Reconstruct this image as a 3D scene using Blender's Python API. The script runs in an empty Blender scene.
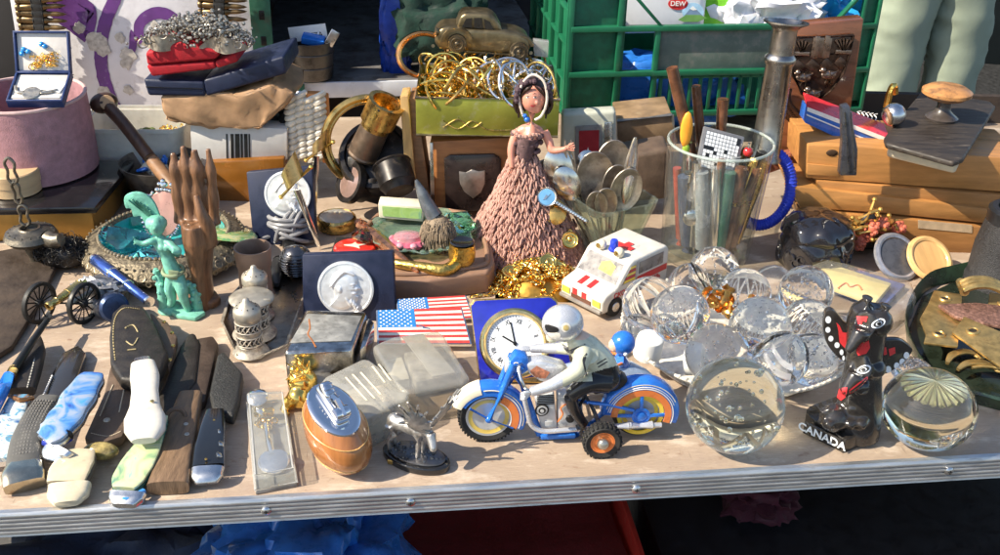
import bpy, bmesh, math, random
from mathutils import Vector, Matrix, Euler
from mathutils import noise as mnoise
random.seed(7)
R = math.radians; PI = math.pi
SC = bpy.context.scene; COL = SC.collection
V = Vector
# ---------------------------------------------------------------- camera (all lengths in mm, built in metres)
F = 1072.0; PITCH = R(28); ROLL = R(1.5)
CAM = V((0, 0, 650))
FW = V((0, math.cos(PITCH), -math.sin(PITCH)))
U0 = V((0, math.sin(PITCH), math.cos(PITCH))); R0 = V((1, 0, 0))
UP = U0*math.cos(ROLL) - R0*math.sin(ROLL)
RT = R0*math.cos(ROLL) + U0*math.sin(ROLL)
def ray(px, py): return FW*F + RT*(px-500) - UP*(py-277.5)
def gp(px, py, z=0.0):
    d = ray(px, py); t = (z-CAM.z)/d.z; return CAM + d*t
def at(px, py, Y):
    d = ray(px, py); t = (Y-CAM.y)/d.y; return CAM + d*t
def kk(p): return (p-CAM).dot(FW)/F          # mm per pixel at a point
class Loc:
    """local helper: origin on the table, points on the upright plane dy behind it"""
    def __init__(s, px, py, z=0.0): s.o = gp(px, py, z); s.k = kk(s.o)
    def __call__(s, px, py, dy=0.0): return at(px, py, s.o.y+dy) - s.o
    def g(s, px, py, z=0.0): return gp(px, py, s.o.z+z) - s.o
# ---------------------------------------------------------------- materials
MATS = {}
def _new(name):
    m = bpy.data.materials.new(name); m.use_nodes = True
    nt = m.node_tree; b = nt.nodes['Principled BSDF']; return m, nt, b
def mat(name, col, rough=.5, metal=0., var=.18, sc=60., bump=0., bsc=None, dirt=None, damt=.5, dsc=40., coat=0., trans=0., ior=1.45, rvar=.15, emis=0., sss=0., stretch=None, aniso=0.):
    if name in MATS: return MATS[name]
    m, nt, b = _new(name); N = nt.nodes; Lk = nt.links.new
    tc = N.new('ShaderNodeTexCoord'); src = tc.outputs['Object']
    if stretch:
        mp = N.new('ShaderNodeMapping'); mp.inputs['Scale'].default_value = stretch; Lk(src, mp.inputs['Vector']); src = mp.outputs[0]
    n = N.new('ShaderNodeTexNoise'); n.inputs['Scale'].default_value = sc; n.inputs['Detail'].default_value = 5; n.inputs['Roughness'].default_value = .6
    Lk(src, n.inputs['Vector'])
    rp = N.new('ShaderNodeValToRGB'); Lk(n.outputs['Fac'], rp.inputs[0])
    e = rp.color_ramp.elements; e[0].position = .3; e[1].position = .7
    e[0].color = (*[max(0, c*(1-var)) for c in col], 1); e[1].color = (*[min(1, c*(1+var)) for c in col], 1)
    out = rp.outputs[0]
    if dirt:
        n2 = N.new('ShaderNodeTexNoise'); n2.inputs['Scale'].default_value = dsc; n2.inputs['Detail'].default_value = 8; n2.inputs['Roughness'].default_value = .7
        Lk(src, n2.inputs['Vector'])
        r2 = N.new('ShaderNodeValToRGB'); Lk(n2.outputs['Fac'], r2.inputs[0]); q = r2.color_ramp.elements
        q[0].position = 1-damt-.12; q[1].position = min(1, 1-damt+.12); q[0].color = (0, 0, 0, 1); q[1].color = (1, 1, 1, 1)
        mx = N.new('ShaderNodeMixRGB'); Lk(r2.outputs[0], mx.inputs[0]); Lk(out, mx.inputs[1]); mx.inputs[2].default_value = (*dirt, 1); out = mx.outputs[0]
    Lk(out, b.inputs['Base Color'])
    if rvar:
        mr = N.new('ShaderNodeMapRange'); Lk(n.outputs['Fac'], mr.inputs[0]); mr.inputs[1].default_value = .3; mr.inputs[2].default_value = .7
        mr.inputs[3].default_value = max(.02, rough*(1-rvar*2)); mr.inputs[4].default_value = min(1, rough*(1+rvar*2)); Lk(mr.outputs[0], b.inputs['Roughness'])
    else: b.inputs['Roughness'].default_value = rough
    b.inputs['Metallic'].default_value = metal; b.inputs['Coat Weight'].default_value = coat; b.inputs['Coat Roughness'].default_value = .08
    b.inputs['Transmission Weight'].default_value = trans; b.inputs['IOR'].default_value = ior
    if sss: b.inputs['Subsurface Weight'].default_value = sss; b.inputs['Subsurface Radius'].default_value = (.004, .002, .001)
    if emis: b.inputs['Emission Color'].default_value = (*col, 1); b.inputs['Emission Strength'].default_value = emis
    if bump:
        n3 = N.new('ShaderNodeTexNoise'); n3.inputs['Scale'].default_value = bsc or sc*4; n3.inputs['Detail'].default_value = 4; Lk(src, n3.inputs['Vector'])
        bp = N.new('ShaderNodeBump'); bp.inputs['Strength'].default_value = min(1, bump); bp.inputs['Distance'].default_value = .0015*max(1, bump); Lk(n3.outputs['Fac'], bp.inputs['Height']); Lk(bp.outputs[0], b.inputs['Normal'])
    MATS[name] = m; return m
def glass(name, col=(1, 1, 1), rough=0., ior=1.5):
    if name in MATS: return MATS[name]
    m, nt, b = _new(name); b.inputs['Base Color'].default_value = (*col, 1); b.inputs['Roughness'].default_value = rough
    b.inputs['Transmission Weight'].default_value = 1; b.inputs['IOR'].default_value = ior
    MATS[name] = m; return m
def thin(name, col=(.95, .95, .95), haze=.12, hazecol=(.8, .8, .78), rough=.06, ior=1.5, bump=0.):
    """thin clear wall: lets light through, reflects at the surface, a little milky"""
    if name in MATS: return MATS[name]
    m, nt, b = _new(name); N = nt.nodes; Lk = nt.links.new; N.remove(b)
    o = [x for x in N if x.type == 'OUTPUT_MATERIAL'][0]
    t = N.new('ShaderNodeBsdfTransparent'); t.inputs[0].default_value = (*col, 1)
    d = N.new('ShaderNodeBsdfDiffuse'); d.inputs[0].default_value = (*hazecol, 1)
    g = N.new('ShaderNodeBsdfGlossy'); g.inputs['Roughness'].default_value = rough
    tc = N.new('ShaderNodeTexCoord'); n = N.new('ShaderNodeTexNoise'); n.inputs['Scale'].default_value = 90; n.inputs['Detail'].default_value = 7; Lk(tc.outputs['Object'], n.inputs['Vector'])
    mr = N.new('ShaderNodeMapRange'); Lk(n.outputs['Fac'], mr.inputs[0]); mr.inputs[1].default_value = .35; mr.inputs[2].default_value = .7; mr.inputs[3].default_value = haze*.88; mr.inputs[4].default_value = haze*1.12
    m1 = N.new('ShaderNodeMixShader'); Lk(mr.outputs[0], m1.inputs[0]); Lk(t.outputs[0], m1.inputs[1]); Lk(d.outputs[0], m1.inputs[2])
    lw = N.new('ShaderNodeLayerWeight'); lw.inputs[0].default_value = .5; pw_ = N.new('ShaderNodeMath'); pw_.operation = 'POWER'; pw_.inputs[1].default_value = 4.; Lk(lw.outputs['Facing'], pw_.inputs[0])
    fr = N.new('ShaderNodeMath'); fr.operation = 'MULTIPLY_ADD'; fr.inputs[1].default_value = .8; fr.inputs[2].default_value = .045; Lk(pw_.outputs[0], fr.inputs[0])
    m2 = N.new('ShaderNodeMixShader'); Lk(fr.outputs[0], m2.inputs[0]); Lk(m1.outputs[0], m2.inputs[1]); Lk(g.outputs[0], m2.inputs[2]); Lk(m2.outputs[0], o.inputs[0])
    if bump:
        n3 = N.new('ShaderNodeTexNoise'); n3.inputs['Scale'].default_value = 60; Lk(tc.outputs['Object'], n3.inputs['Vector'])
        bp = N.new('ShaderNodeBump'); bp.inputs['Strength'].default_value = bump; bp.inputs['Distance'].default_value = .002; Lk(n3.outputs[0], bp.inputs['Height']); Lk(bp.outputs[0], g.inputs['Normal']); Lk(bp.outputs[0], lw.inputs['Normal'])
    MATS[name] = m; return m
# ---------------------------------------------------------------- mesh builder
def catmull(pts, n=6, closed=False):
    pts = [V(p) for p in pts]; out = []; L = len(pts)
    rng = range(L if closed else L-1)
    for i in rng:
        if closed: a, b, c, d = pts[(i-1) % L], pts[i], pts[(i+1) % L], pts[(i+2) % L]
        else: a, b, c, d = pts[max(i-1, 0)], pts[i], pts[i+1], pts[min(i+2, L-1)]
        for j in range(n):
            t = j/n
            out.append(.5*((2*b) + (c-a)*t + (2*a-5*b+4*c-d)*t*t + (3*b-a-3*c+d)*t**3))
    if not closed: out.append(pts[-1])
    return out
def frame(d):
    d = d.normalized(); a = V((0, 0, 1)) if abs(d.z) < .9 else V((1, 0, 0))
    x = d.cross(a).normalized(); y = x.cross(d).normalized(); return x, y
def rotm(rx=0, ry=0, rz=0): return Euler((R(rx), R(ry), R(rz))).to_matrix().to_4x4()
def TM(loc=(0, 0, 0), rx=0, ry=0, rz=0, s=1.):
    return Matrix.Translation(V(loc)) @ rotm(rx, ry, rz) @ Matrix.Diagonal((*((s,)*3 if not hasattr(s, '__len__') else s), 1))
def facing(n, roll=0.):
    """rotation whose local z looks along n, local y as upright as possible"""
    n = V(n).normalized(); u = V((0, 0, 1)) if abs(n.z) < .95 else V((0, 1, 0))
    x = u.cross(n).normalized(); y = n.cross(x)
    return Matrix((x, y, n)).transposed().to_4x4() @ Matrix.Rotation(roll, 4, 'Z')
def lerp(a, b, t): return a+(b-a)*t
class MB:
    def __init__(s): s.v = []; s.f = []; s.m = []; s.mi = 0; s.T = Matrix.Identity(4)
    def add(s, vs, fs, T=None):
        T = s.T if T is None else s.T @ T
        b = len(s.v); s.v += [T @ V(v) for v in vs]; s.f += [tuple(b+i for i in f) for f in fs]; s.m += [s.mi]*len(fs); return s
    def use(s, i): s.mi = i; return s
    def box(s, c, d, bev=0., T=None, seg=2, rot=None):
        M = TM(c) if rot is None else TM(c, *rot)
        if T is not None: M = T @ M
        bm = bmesh.new(); bmesh.ops.create_cube(bm, size=1, matrix=Matrix.Diagonal((d[0], d[1], d[2], 1)))
        if bev: bmesh.ops.bevel(bm, geom=bm.edges[:], offset=min(bev, min(d)*.49), segments=seg, affect='EDGES', profile=.5)
        return s.bm(bm, M)
    def bm(s, bm, T=None):
        bm.verts.index_update(); s.add([v.co for v in bm.verts], [[v.index for v in f.verts] for f in bm.faces], T); bm.free(); return s
    def prism(s, pts, off, bev=0., seg=2, T=None):
        """closed polygon extruded by the vector off"""
        bm = bmesh.new(); off = V(off); a = [bm.verts.new(p) for p in pts]; b = [bm.verts.new(V(p)+off) for p in pts]; n = len(pts)
        bm.faces.new(a); bm.faces.new(b[::-1])
        for i in range(n): bm.faces.new((a[i], b[i], b[(i+1) % n], a[(i+1) % n]))
        bmesh.ops.recalc_face_normals(bm, faces=bm.faces[:])
        if bev:
            ed = [e for e in bm.edges]
            bmesh.ops.bevel(bm, geom=ed, offset=bev, segments=seg, affect='EDGES', profile=.5, clamp_overlap=True)
        bmesh.ops.triangulate(bm, faces=[f for f in bm.faces if len(f.verts) > 4])
        return s.bm(bm, T)
    def lathe(s, prof, seg=32, T=None, sx=1., sy=1., a0=0., a1=360., cap=False):
        full = abs(a1-a0) >= 360; n = seg; cols = n if full else n+1
        vs = []; fs = []
        for r, z in prof:
            for i in range(cols):
                a = R(a0 + (a1-a0)*i/n); vs.append((r*math.cos(a)*sx, r*math.sin(a)*sy, z))
        for j in range(len(prof)-1):
            for i in range(n):
                p = j*cols+i; q = j*cols+(i+1) % cols; fs.append((p, q, q+cols, p+cols))
        if full and cap:
            if prof[0][0] > 1e-6: fs.append(tuple(range(n))[::-1])
            if prof[-1][0] > 1e-6: k = (len(prof)-1)*cols; fs.append(tuple(range(k, k+n)))
        return s.add(vs, fs, T)
    def tube(s, pts, r, seg=8, closed=False, T=None, cap=True, flat=1., up=None):
        pts = [V(p) for p in pts]; n = len(pts); rs = r if hasattr(r, '__len__') else [r]*n
        vs = []; fs = []; x = y = None
        for i, p in enumerate(pts):
            a = pts[i-1] if (i > 0 or closed) else p; b = pts[(i+1) % n] if (i < n-1 or closed) else p
            d = (b-a)
            if d.length < 1e-9: d = V((0, 0, 1))
            d.normalize()
            if up is not None: x = d.cross(V(up)).normalized(); y = x.cross(d).normalized()
            elif x is None: x, y = frame(d)
            else:
                x = (x - d*x.dot(d)); x = x.normalized() if x.length > 1e-6 else frame(d)[0]; y = x.cross(d) * -1; y = d.cross(x)
            for k in range(seg):
                t = 2*PI*k/seg; vs.append(p + x*(rs[i]*math.cos(t)) + y*(rs[i]*flat*math.sin(t)))
        for i in range(n if closed else n-1):
            for k in range(seg):
                a = i*seg+k; b = i*seg+(k+1) % seg; j = ((i+1) % n)*seg
                fs.append((a, b, j+(k+1) % seg, j+k))
        if cap and not closed: fs.append(tuple(range(seg))[::-1]); fs.append(tuple(range((n-1)*seg, n*seg)))
        return s.add(vs, fs, T)
    def ball(s, c, r, seg=16, sc=(1, 1, 1), T=None, flip=False, rings=None):
        M = TM(c, s=sc);
        if T is not None: M = T @ M
        rings = rings or max(4, seg//2); vs = [(0, 0, -r)]; fs = []
        for j in range(1, rings):
            p = PI*j/rings - PI/2
            for i in range(seg):
                a = 2*PI*i/seg; vs.append((r*math.cos(p)*math.cos(a), r*math.cos(p)*math.sin(a), r*math.sin(p)))
        vs.append((0, 0, r)); L = len(vs)-1
        for i in range(seg):
            fs.append((0, 1+(i+1) % seg, 1+i)); k = 1+(rings-2)*seg; fs.append((L, k+i, k+(i+1) % seg))
            for j in range(rings-2):
                a = 1+j*seg+i; b = 1+j*seg+(i+1) % seg; fs.append((a, b, b+seg, a+seg))
        if flip: fs = [f[::-1] for f in fs]
        return s.add(vs, fs, M)
    def torus(s, c, R_, r, T=None, seg=32, ms=8, rot=(0, 0, 0), sx=1., sy=1., a0=0, a1=360):
        M = TM(c, *rot)
        if T is not None: M = T @ M
        full = abs(a1-a0) >= 360
        pts = [(R_*sx*math.cos(R(a0+(a1-a0)*i/seg)), R_*sy*math.sin(R(a0+(a1-a0)*i/seg)), 0) for i in range(seg if full else seg+1)]
        return s.tube(pts, r, ms, closed=full, T=M, up=(0, 0, 1))
    def cyl(s, a, b, r, r2=None, seg=16): return s.tube([a, b], [r, r if r2 is None else r2], seg)
    def rings(s, rows, cap=True, T=None):
        """loft: list of equal-length closed rings"""
        n = len(rows[0]); vs = [p for r in rows for p in r]; fs = []
        for j in range(len(rows)-1):
            for i in range(n): a = j*n+i; b = j*n+(i+1) % n; fs.append((a, b, b+n, a+n))
        if cap: fs.append(tuple(range(n))[::-1]); k = (len(rows)-1)*n; fs.append(tuple(range(k, k+n)))
        return s.add(vs, fs, T)
    def grid(s, fn, nu, nv, T=None):
        vs = [fn(i/nu, j/nv) for j in range(nv+1) for i in range(nu+1)]; w = nu+1
        fs = [(j*w+i, j*w+i+1, (j+1)*w+i+1, (j+1)*w+i) for j in range(nv) for i in range(nu)]
        return s.add(vs, fs, T)
    def text(s, txt, size, T, depth=.3, font_shear=0., bold=0.):
        c = bpy.data.curves.new('tmp', 'FONT'); c.body = txt; c.size = size; c.extrude = depth; c.align_x = 'CENTER'; c.align_y = 'CENTER'; c.shear = font_shear; c.offset = bold
        o = bpy.data.objects.new('tmp', c); COL.objects.link(o); dg = bpy.context.evaluated_depsgraph_get(); dg.update()
        me = bpy.data.meshes.new_from_object(o.evaluated_get(dg)); s.add([v.co for v in me.vertices], [tuple(p.vertices) for p in me.polygons], T)
        bpy.data.objects.remove(o); bpy.data.curves.remove(c); bpy.data.meshes.remove(me); return s
    def mesh(s, name, mats, smooth=38):
        me = bpy.data.meshes.new(name); me.from_pydata([tuple(v*.001) for v in s.v], [], s.f)
        mats = mats if isinstance(mats, (list, tuple)) else [mats]
        for m in mats: me.materials.append(m)
        me.polygons.foreach_set('material_index', s.m)
        bm = bmesh.new(); bm.from_mesh(me)
        if not getattr(s, 'keepn', False): bmesh.ops.recalc_face_normals(bm, faces=bm.faces[:])
        bm.to_mesh(me); bm.free()
        if smooth: me.polygons.foreach_set('use_smooth', [True]*len(me.polygons)); me.set_sharp_from_angle(angle=R(smooth))
        me.update(); return me
    def ob(s, name, mats, parent=None, smooth=38, remesh=0., sm=6, subsurf=0, label=None, loc=None):
        o = bpy.data.objects.new(name, s.mesh(name, mats, smooth)); COL.objects.link(o)
        if parent is not None: o.parent = parent
        if loc is not None: o.location = V(loc)*.001
        if remesh or subsurf:
            if remesh:
                md = o.modifiers.new('r', 'REMESH'); md.mode = 'VOXEL'; md.voxel_size = remesh*.001; md.use_smooth_shade = True
                if sm: m2 = o.modifiers.new('s', 'SMOOTH'); m2.iterations = sm; m2.factor = .5
            if subsurf: m3 = o.modifiers.new('u', 'SUBSURF'); m3.levels = m3.render_levels = subsurf
            dg = bpy.context.evaluated_depsgraph_get(); dg.update()
            me = bpy.data.meshes.new_from_object(o.evaluated_get(dg)); old = o.data; o.modifiers.clear(); o.data = me; me.name = name; bpy.data.meshes.remove(old)
            if not me.materials:
                for m in (mats if isinstance(mats, (list, tuple)) else [mats]): me.materials.append(m)
            me.polygons.foreach_set('use_smooth', [True]*len(me.polygons))
        if label: o['label'] = label
        return o
def tag(o, label, cat, group=None):
    o['label'] = label; o['category'] = cat
    if group: o['group'] = group
    return o
def thing(name, label, cat, loc, rz=0., group=None, rx=0., ry=0.):
    o = bpy.data.objects.new(name, None); COL.objects.link(o); o.empty_display_size = .01
    o.location = V(loc)*.001; o.rotation_euler = (R(rx), R(ry), R(rz)); return tag(o, label, cat, group)
def solo(name, label, cat, mb, mats, loc=(0, 0, 0), rz=0., group=None, rx=0., ry=0., **k):
    o = mb.ob(name, mats, None, **k); o.location = V(loc)*.001; o.rotation_euler = (R(rx), R(ry), R(rz)); return tag(o, label, cat, group)
def dup(o, loc=None, rot=None, label=None, parent=None, scale=None):
    c = o.copy(); COL.objects.link(c)
    if parent is not None: c.parent = parent
    for ch in o.children: dup(ch, parent=c)
    if loc is not None: c.location = V(loc)*.001
    if rot is not None: c.rotation_euler = [R(a) for a in rot]
    if label: c['label'] = label
    if scale is not None: c.scale = scale if hasattr(scale, '__len__') else (scale,)*3
    return c
def struct(name, mb, mats, smooth=38):
    o = mb.ob(name, mats, None, smooth); o['kind'] = 'structure'; return o
# common materials
WOOD = mat('worn_brown_wood', (.22, .115, .055), .55, var=.35, sc=25, stretch=(1, 6, 6), bump=.2)
WOODL = mat('pale_box_wood', (.55, .27, .10), .45, var=.3, sc=20, stretch=(1, 8, 8), bump=.15)
BRASS = mat('old_brass', (.62, .42, .14), .3, 1, var=.3, sc=120, dirt=(.2, .13, .05), damt=.35, dsc=90)
GOLD = mat('shiny_gold', (.95, .62, .16), .18, 1, var=.12)
SILVER = mat('polished_silver', (.82, .80, .76), .16, 1, var=.12, sc=80)
PEWTER = mat('dull_pewter', (.45, .42, .37), .42, .85, var=.3, sc=120, dirt=(.10, .09, .08), damt=.38, dsc=120)
TARN = mat('tarnished_silver', (.40, .355, .29), .5, .55, var=.3, sc=100, dirt=(.13, .10, .08), damt=.4, dsc=70)
STEEL = mat('brushed_steel', (.62, .62, .62), .28, 1, var=.15)
BLACK = mat('black_plastic', (.012, .012, .013), .35, var=.3)
BLACKM = mat('black_metal', (.02, .02, .02), .45, .3, var=.4)
WHITE = mat('white_paint', (.78, .77, .74), .4, var=.06, sc=80)
CREAM = mat('cream_paint', (.72, .66, .50), .4, var=.1, sc=80)
NAVY = mat('navy_leatherette', (.010, .016, .045), .5, var=.25, bump=.25, bsc=900)
RED = mat('red_paint', (.55, .03, .03), .35, var=.12)
BLUE = mat('blue_tin', (.025, .17, .62), .25, .15, var=.15, sc=70, coat=.5)
ORANGE = mat('orange_tin', (.72, .20, .05), .3, var=.15, coat=.4)
YELLOW = mat('yellow_tin', (.85, .62, .06), .3, var=.1, coat=.4)
RUBBER = mat('black_rubber', (.02, .019, .018), .75, var=.3, sc=200)
LEATHER = mat('brown_leather', (.105, .07, .048), .6, var=.35, sc=50, bump=.3, bsc=350)
DLEATHER = mat('dark_leather', (.022, .018, .015), .5, var=.4, sc=60, bump=.3, bsc=400)
DARKWOOD = mat('dark_brown_wood', (.06, .03, .018), .4, var=.35, sc=40, stretch=(4, 1, 1))
from mathutils.bvhtree import BVHTree
class RLoc:
    """like Loc but the upright plane is turned by rz about the vertical"""
    def __init__(s, px, py, rz=0., z=0.):
        s.o = gp(px, py, z); s.rz = rz; s.k = kk(s.o); a = R(rz); s.n = V((-math.sin(a), math.cos(a), 0)); s.M = Matrix.Rotation(-a, 4, 'Z')
    def __call__(s, px, py, dy=0.):
        d = ray(px, py); t = ((s.o+s.n*dy-CAM).dot(s.n))/d.dot(s.n); return s.M @ (CAM+d*t-s.o)
    def g(s, px, py, z=0.): return s.M @ (gp(px, py, s.o.z+z)-s.o)
def bvh_of(*objs):
    bpy.context.view_layer.update(); vs = []; fs = []
    for o in objs:
        b = len(vs); mw = o.matrix_world; vs += [mw @ v.co*1000 for v in o.data.vertices]; fs += [tuple(b+i for i in p.vertices) for p in o.data.polygons]
    return BVHTree.FromPolygons(vs, fs)
def cast(b, px, py):
    d = ray(px, py).normalized(); h = b.ray_cast(CAM, d); return (h[0], h[1] if h[1].dot(d) < 0 else -h[1]) if h[0] is not None else None
def decal(mb, b, out, root, off=.35, sm=0, rings=4):
    """a painted patch laid on a surface; out = outline in photo pixels, projected onto the real surface"""
    if sm: out = [(p.x, p.y) for p in catmull([(x, y, 0) for x, y in out], sm, True)]
    else:
        o2 = []
        for i, (x, y) in enumerate(out):
            x2, y2 = out[(i+1) % len(out)]
            for k in range(3): o2.append((x+(x2-x)*k/3, y+(y2-y)*k/3))
        out = o2
    bpy.context.view_layer.update(); inv = root.matrix_world.inverted()
    cx = sum(p[0] for p in out)/len(out); cy = sum(p[1] for p in out)/len(out); last = cast(b, cx, cy)
    if last is None: return mb
    def pt(x, y):
        nonlocal last
        h = cast(b, x, y)
        if h is None: h = last
        last = h; return (inv @ ((h[0]+h[1]*off)*.001))*1000
    n = len(out); vs = [pt(cx, cy)]; fs = []
    for r in range(1, rings+1):
        for x, y in out: vs.append(pt(cx+(x-cx)*r/rings, cy+(y-cy)*r/rings))
    for i in range(n):
        fs.append((0, 1+i, 1+(i+1) % n))
        for r in range(rings-1):
            a = 1+r*n+i; c = 1+r*n+(i+1) % n; fs.append((a, a+n, c+n, c))
    return mb.add(vs, fs)
def paint(o, fn, mats):
    """give each face the material fn(centre in mm) names"""
    o.data.materials.clear()
    for m in mats: o.data.materials.append(m)
    for p in o.data.polygons: p.material_index = fn(p.center*1000)
def circ(cx, cy, r, n=16, ry=None): return [(cx+r*math.cos(2*PI*i/n), cy+(ry or r)*math.sin(2*PI*i/n)) for i in range(n)]
# ---------------------------------------------------------------- ground, table, backdrop
GROUNDZ = -760
mb = MB(); mb.grid(lambda u, v: ((u-.5)*60000, (v-.35)*60000, GROUNDZ+ (0)), 8, 8)
struct('ground', mb, mat('asphalt_ground', (.075, .07, .065), .9, var=.35, sc=8, bump=.4, bsc=150))
TA = gp(0, 513); TB = gp(1000, 456)
TDIR = (TB-TA).normalized(); TRZ = math.degrees(math.atan2(TDIR.y, TDIR.x)); TN = V((-TDIR.y, TDIR.x, 0))
TO = (TA+TB)/2; TO.z = 0
def wood_table_mat():
    m, nt, b = _new('weathered_plywood'); N = nt.nodes; Lk = nt.links.new
    tc = N.new('ShaderNodeTexCoord')
    def noise(sc, st=(1, 1, 1), det=6, ro=.6):
        mp = N.new('ShaderNodeMapping'); mp.inputs['Scale'].default_value = st; Lk(tc.outputs['Object'], mp.inputs[0])
        n = N.new('ShaderNodeTexNoise'); n.inputs['Scale'].default_value = sc; n.inputs['Detail'].default_value = det; n.inputs['Roughness'].default_value = ro; Lk(mp.outputs[0], n.inputs['Vector']); return n.outputs['Fac']
    def ramp(f, a, b_, c0, c1):
        r = N.new('ShaderNodeValToRGB'); e = r.color_ramp.elements; e[0].position = a; e[1].position = b_; e[0].color = (*c0, 1); e[1].color = (*c1, 1); Lk(f, r.inputs[0]); return r.outputs[0]
    def mix(f, a, b_, t='MIX'):
        x = N.new('ShaderNodeMixRGB'); x.blend_type = t
        for i, q in ((0, f), (1, a), (2, b_)):
            if hasattr(q, 'is_linked') or hasattr(q, 'links'): Lk(q, x.inputs[i])
            elif isinstance(q, (int, float)): x.inputs[i].default_value = q
            else: x.inputs[i].default_value = (*q, 1)
        return x.outputs[0]
    base = ramp(noise(6, (1, 3, 1)), .3, .7, (.34, .255, .185), (.46, .355, .265))
    grain = ramp(noise(60, (1, 14, 1), 4), .38, .7, (.60, .57, .54), (1.06, 1.05, 1.04))
    c = mix(.4, base, grain, 'MULTIPLY')
    spots = ramp(noise(45, (1, 1.6, 1), 8, .75), .575, .66, (0, 0, 0), (1, 1, 1)); c = mix(spots, c, (.24, .15, .10))
    c2 = mix(ramp(noise(9, (1, 1, 1), 7, .7), .52, .64, (0, 0, 0), (.7, .7, .7)), c, (.30, .22, .17))
    pale = mix(ramp(noise(14, (1, 2, 1), 8, .7), .53, .66, (0, 0, 0), (.7, .7, .7)), c2, (.60, .50, .40))
    scr = mix(ramp(noise(160, (1, .12, 1), 2), .70, .74, (0, 0, 0), (.5, .5, .5)), pale, (.18, .12, .09))
    Lk(scr, b.inputs['Base Color']); b.inputs['Roughness'].default_value = .62
    bp = N.new('ShaderNodeBump'); bp.inputs['Strength'].default_value = .5; bp.inputs['Distance'].default_value = .001; Lk(noise(140, (1, 5, 1)), bp.inputs['Height']); Lk(bp.outputs[0], b.inputs['Normal'])
    return m
tb = thing('market_table', 'worn plywood stall table edged with a ribbed aluminium strip, under all the goods', 'table', TO, TRZ)
mb = MB(); mb.box((0, 520, -11), (2300, 1040, 22), 1.5); mb.ob('tabletop', wood_table_mat(), tb)
ALU = mat('ribbed_aluminium', (.60, .60, .60), .45, .9, var=.15, sc=30, dirt=(.30, .28, .26), damt=.36, dsc=60, stretch=(1, 6, 6))
mb = MB()   # ribbed strip: profile in (y,z) swept along x
prof = [(2, 2.2), (-3, 2.2)]
for i in range(5):
    z = .2 - i*4.6; prof += [(-4.6, z-.2), (-4.9, z-1.2), (-4.9, z-2.6), (-4.4, z-3.2), (-3.0, z-3.6), (-3.0, z-4.2)]
prof += [(-4, -24.5), (0, -25)]
for a in range(0, 40):
    pass
vs = []; fs = []; nx = 120
for i in range(nx+1):
    x = -1150+2300*i/nx; w = mnoise.noise(V((x*.01, 3, 0)))*.35
    vs += [(x, y+w*.4, z+w*.6) for y, z in prof]
n = len(prof)
for i in range(nx):
    for j in range(n-1): fs.append((i*n+j, i*n+j+1, (i+1)*n+j+1, (i+1)*n+j))
mb.add(vs, fs); es = mb.ob('edge_strip', ALU, tb, smooth=50)
for px, py in ((265, 513), (410, 500.5), (637, 490), (948, 468.5)):
    p = gp(px, py-11, 0); q = Matrix.Rotation(-R(TRZ), 4, 'Z') @ (p-TO)
    T = TM((q.x, -4.9, -11), rx=90)
    mb = MB(); mb.lathe([(4.6, 0), (4.6, .8), (3.6, 1.9), (1.6, 2.5), (0, 2.6)], 18, T); mb.use(1).box((0, 0, 2.5), (4.2, .9, .5), 0, T); mb.box((0, 0, 2.5), (.9, 4.2, .51), 0, T)
    mb.ob('screw', [STEEL, BLACK], es)
for x in (-1080, 1080):
    for y in (60, 960):
        mb = MB(); mb.box((x, y, -390), (45, 45, 735), 2); mb.ob('leg', STEEL, tb)
# ---- things in the shade below the table
REDP = mat('red_crate_plastic', (.40, .025, .015), .5, var=.15)
def under(px, py, d): # point d mm below table plane
    return gp(px, py, -d)
rc = thing('red_crate', 'red plastic crate with slotted sides stored in the shade below the table edge', 'crate', (35, 700, -760), TRZ)
mb = MB()
W_, D_, H_ = 330, 400, 560
for s in (-1, 1): mb.box((s*W_/2, D_/2, H_/2), (6, D_, H_), 1)
mb.box((0, D_, H_/2), (W_-8, 6, H_), 1); mb.box((0, D_/2, 3), (W_-8, D_-8, 6))
mb.ob('crate_shell', REDP, rc)
mb = MB()
nb = 11
for i in range(nb): mb.box((-W_/2+10+i*(W_-20)/(nb-1), 0, H_/2), (14, 5, H_-20), .6)
for z in (12, H_*.25, H_*.5, H_*.75, H_-14): mb.box((0, -.5, z), (W_, 8, 24), 1)
mb.ob('front_panel', REDP, rc)
mb = MB(); mb.grid(lambda u, v: ((u-.5)*(W_-20), 10+v*(D_-20), H_-26+16*mnoise.noise(V((u*3, v*3, 1)))), 20, 20); mb.ob('packed_cloth', mat('dark_red_cloth', (.16, .015, .012), .9, bump=.4), rc)
def crumple(mb, c, rx, ry, rz, amp=.25, f=3., seg=36, seed=0., pw=.7):
    vs = []; fs = []; n = seg; m = seg//2
    def pt(i, j):
        a = 2*PI*i/n; p = PI*j/m-PI/2; x = math.cos(p)*math.cos(a); y = math.cos(p)*math.sin(a); z = math.sin(p)
        d = V((x, y, z)); q = 1+amp*mnoise.fractal(d*f+V((seed, seed*1.7, 0)), .9, 2., 4) - amp*.6*abs(mnoise.noise(d*f*2.3+V((0, seed, 5))))
        s = lambda t: math.copysign(abs(t)**pw, t)
        return V((c[0]+rx*s(x)*q, c[1]+ry*s(y)*q, c[2]+rz*s(z)*q))
    vs = [pt(i, j) for j in range(m+1) for i in range(n)]
    for j in range(m):
        for i in range(n): a = j*n+i; b = j*n+(i+1) % n; fs.append((a, b, b+n, a+n))
    return mb.add(vs, fs)
mb = MB(); crumple(mb, (0, 0, 0), 110, 120, 75, .35, 3, 56, 4.); solo('plastic_bag', 'crumpled bright blue plastic bag in the shade below the table, beside the red crate', 'bag', mb, mat('blue_plastic_sheet', (.03, .16, .50), .3, var=.2, coat=.3), gp(300, 560, -130)+V((0, 60, -40)), smooth=60)
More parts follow.
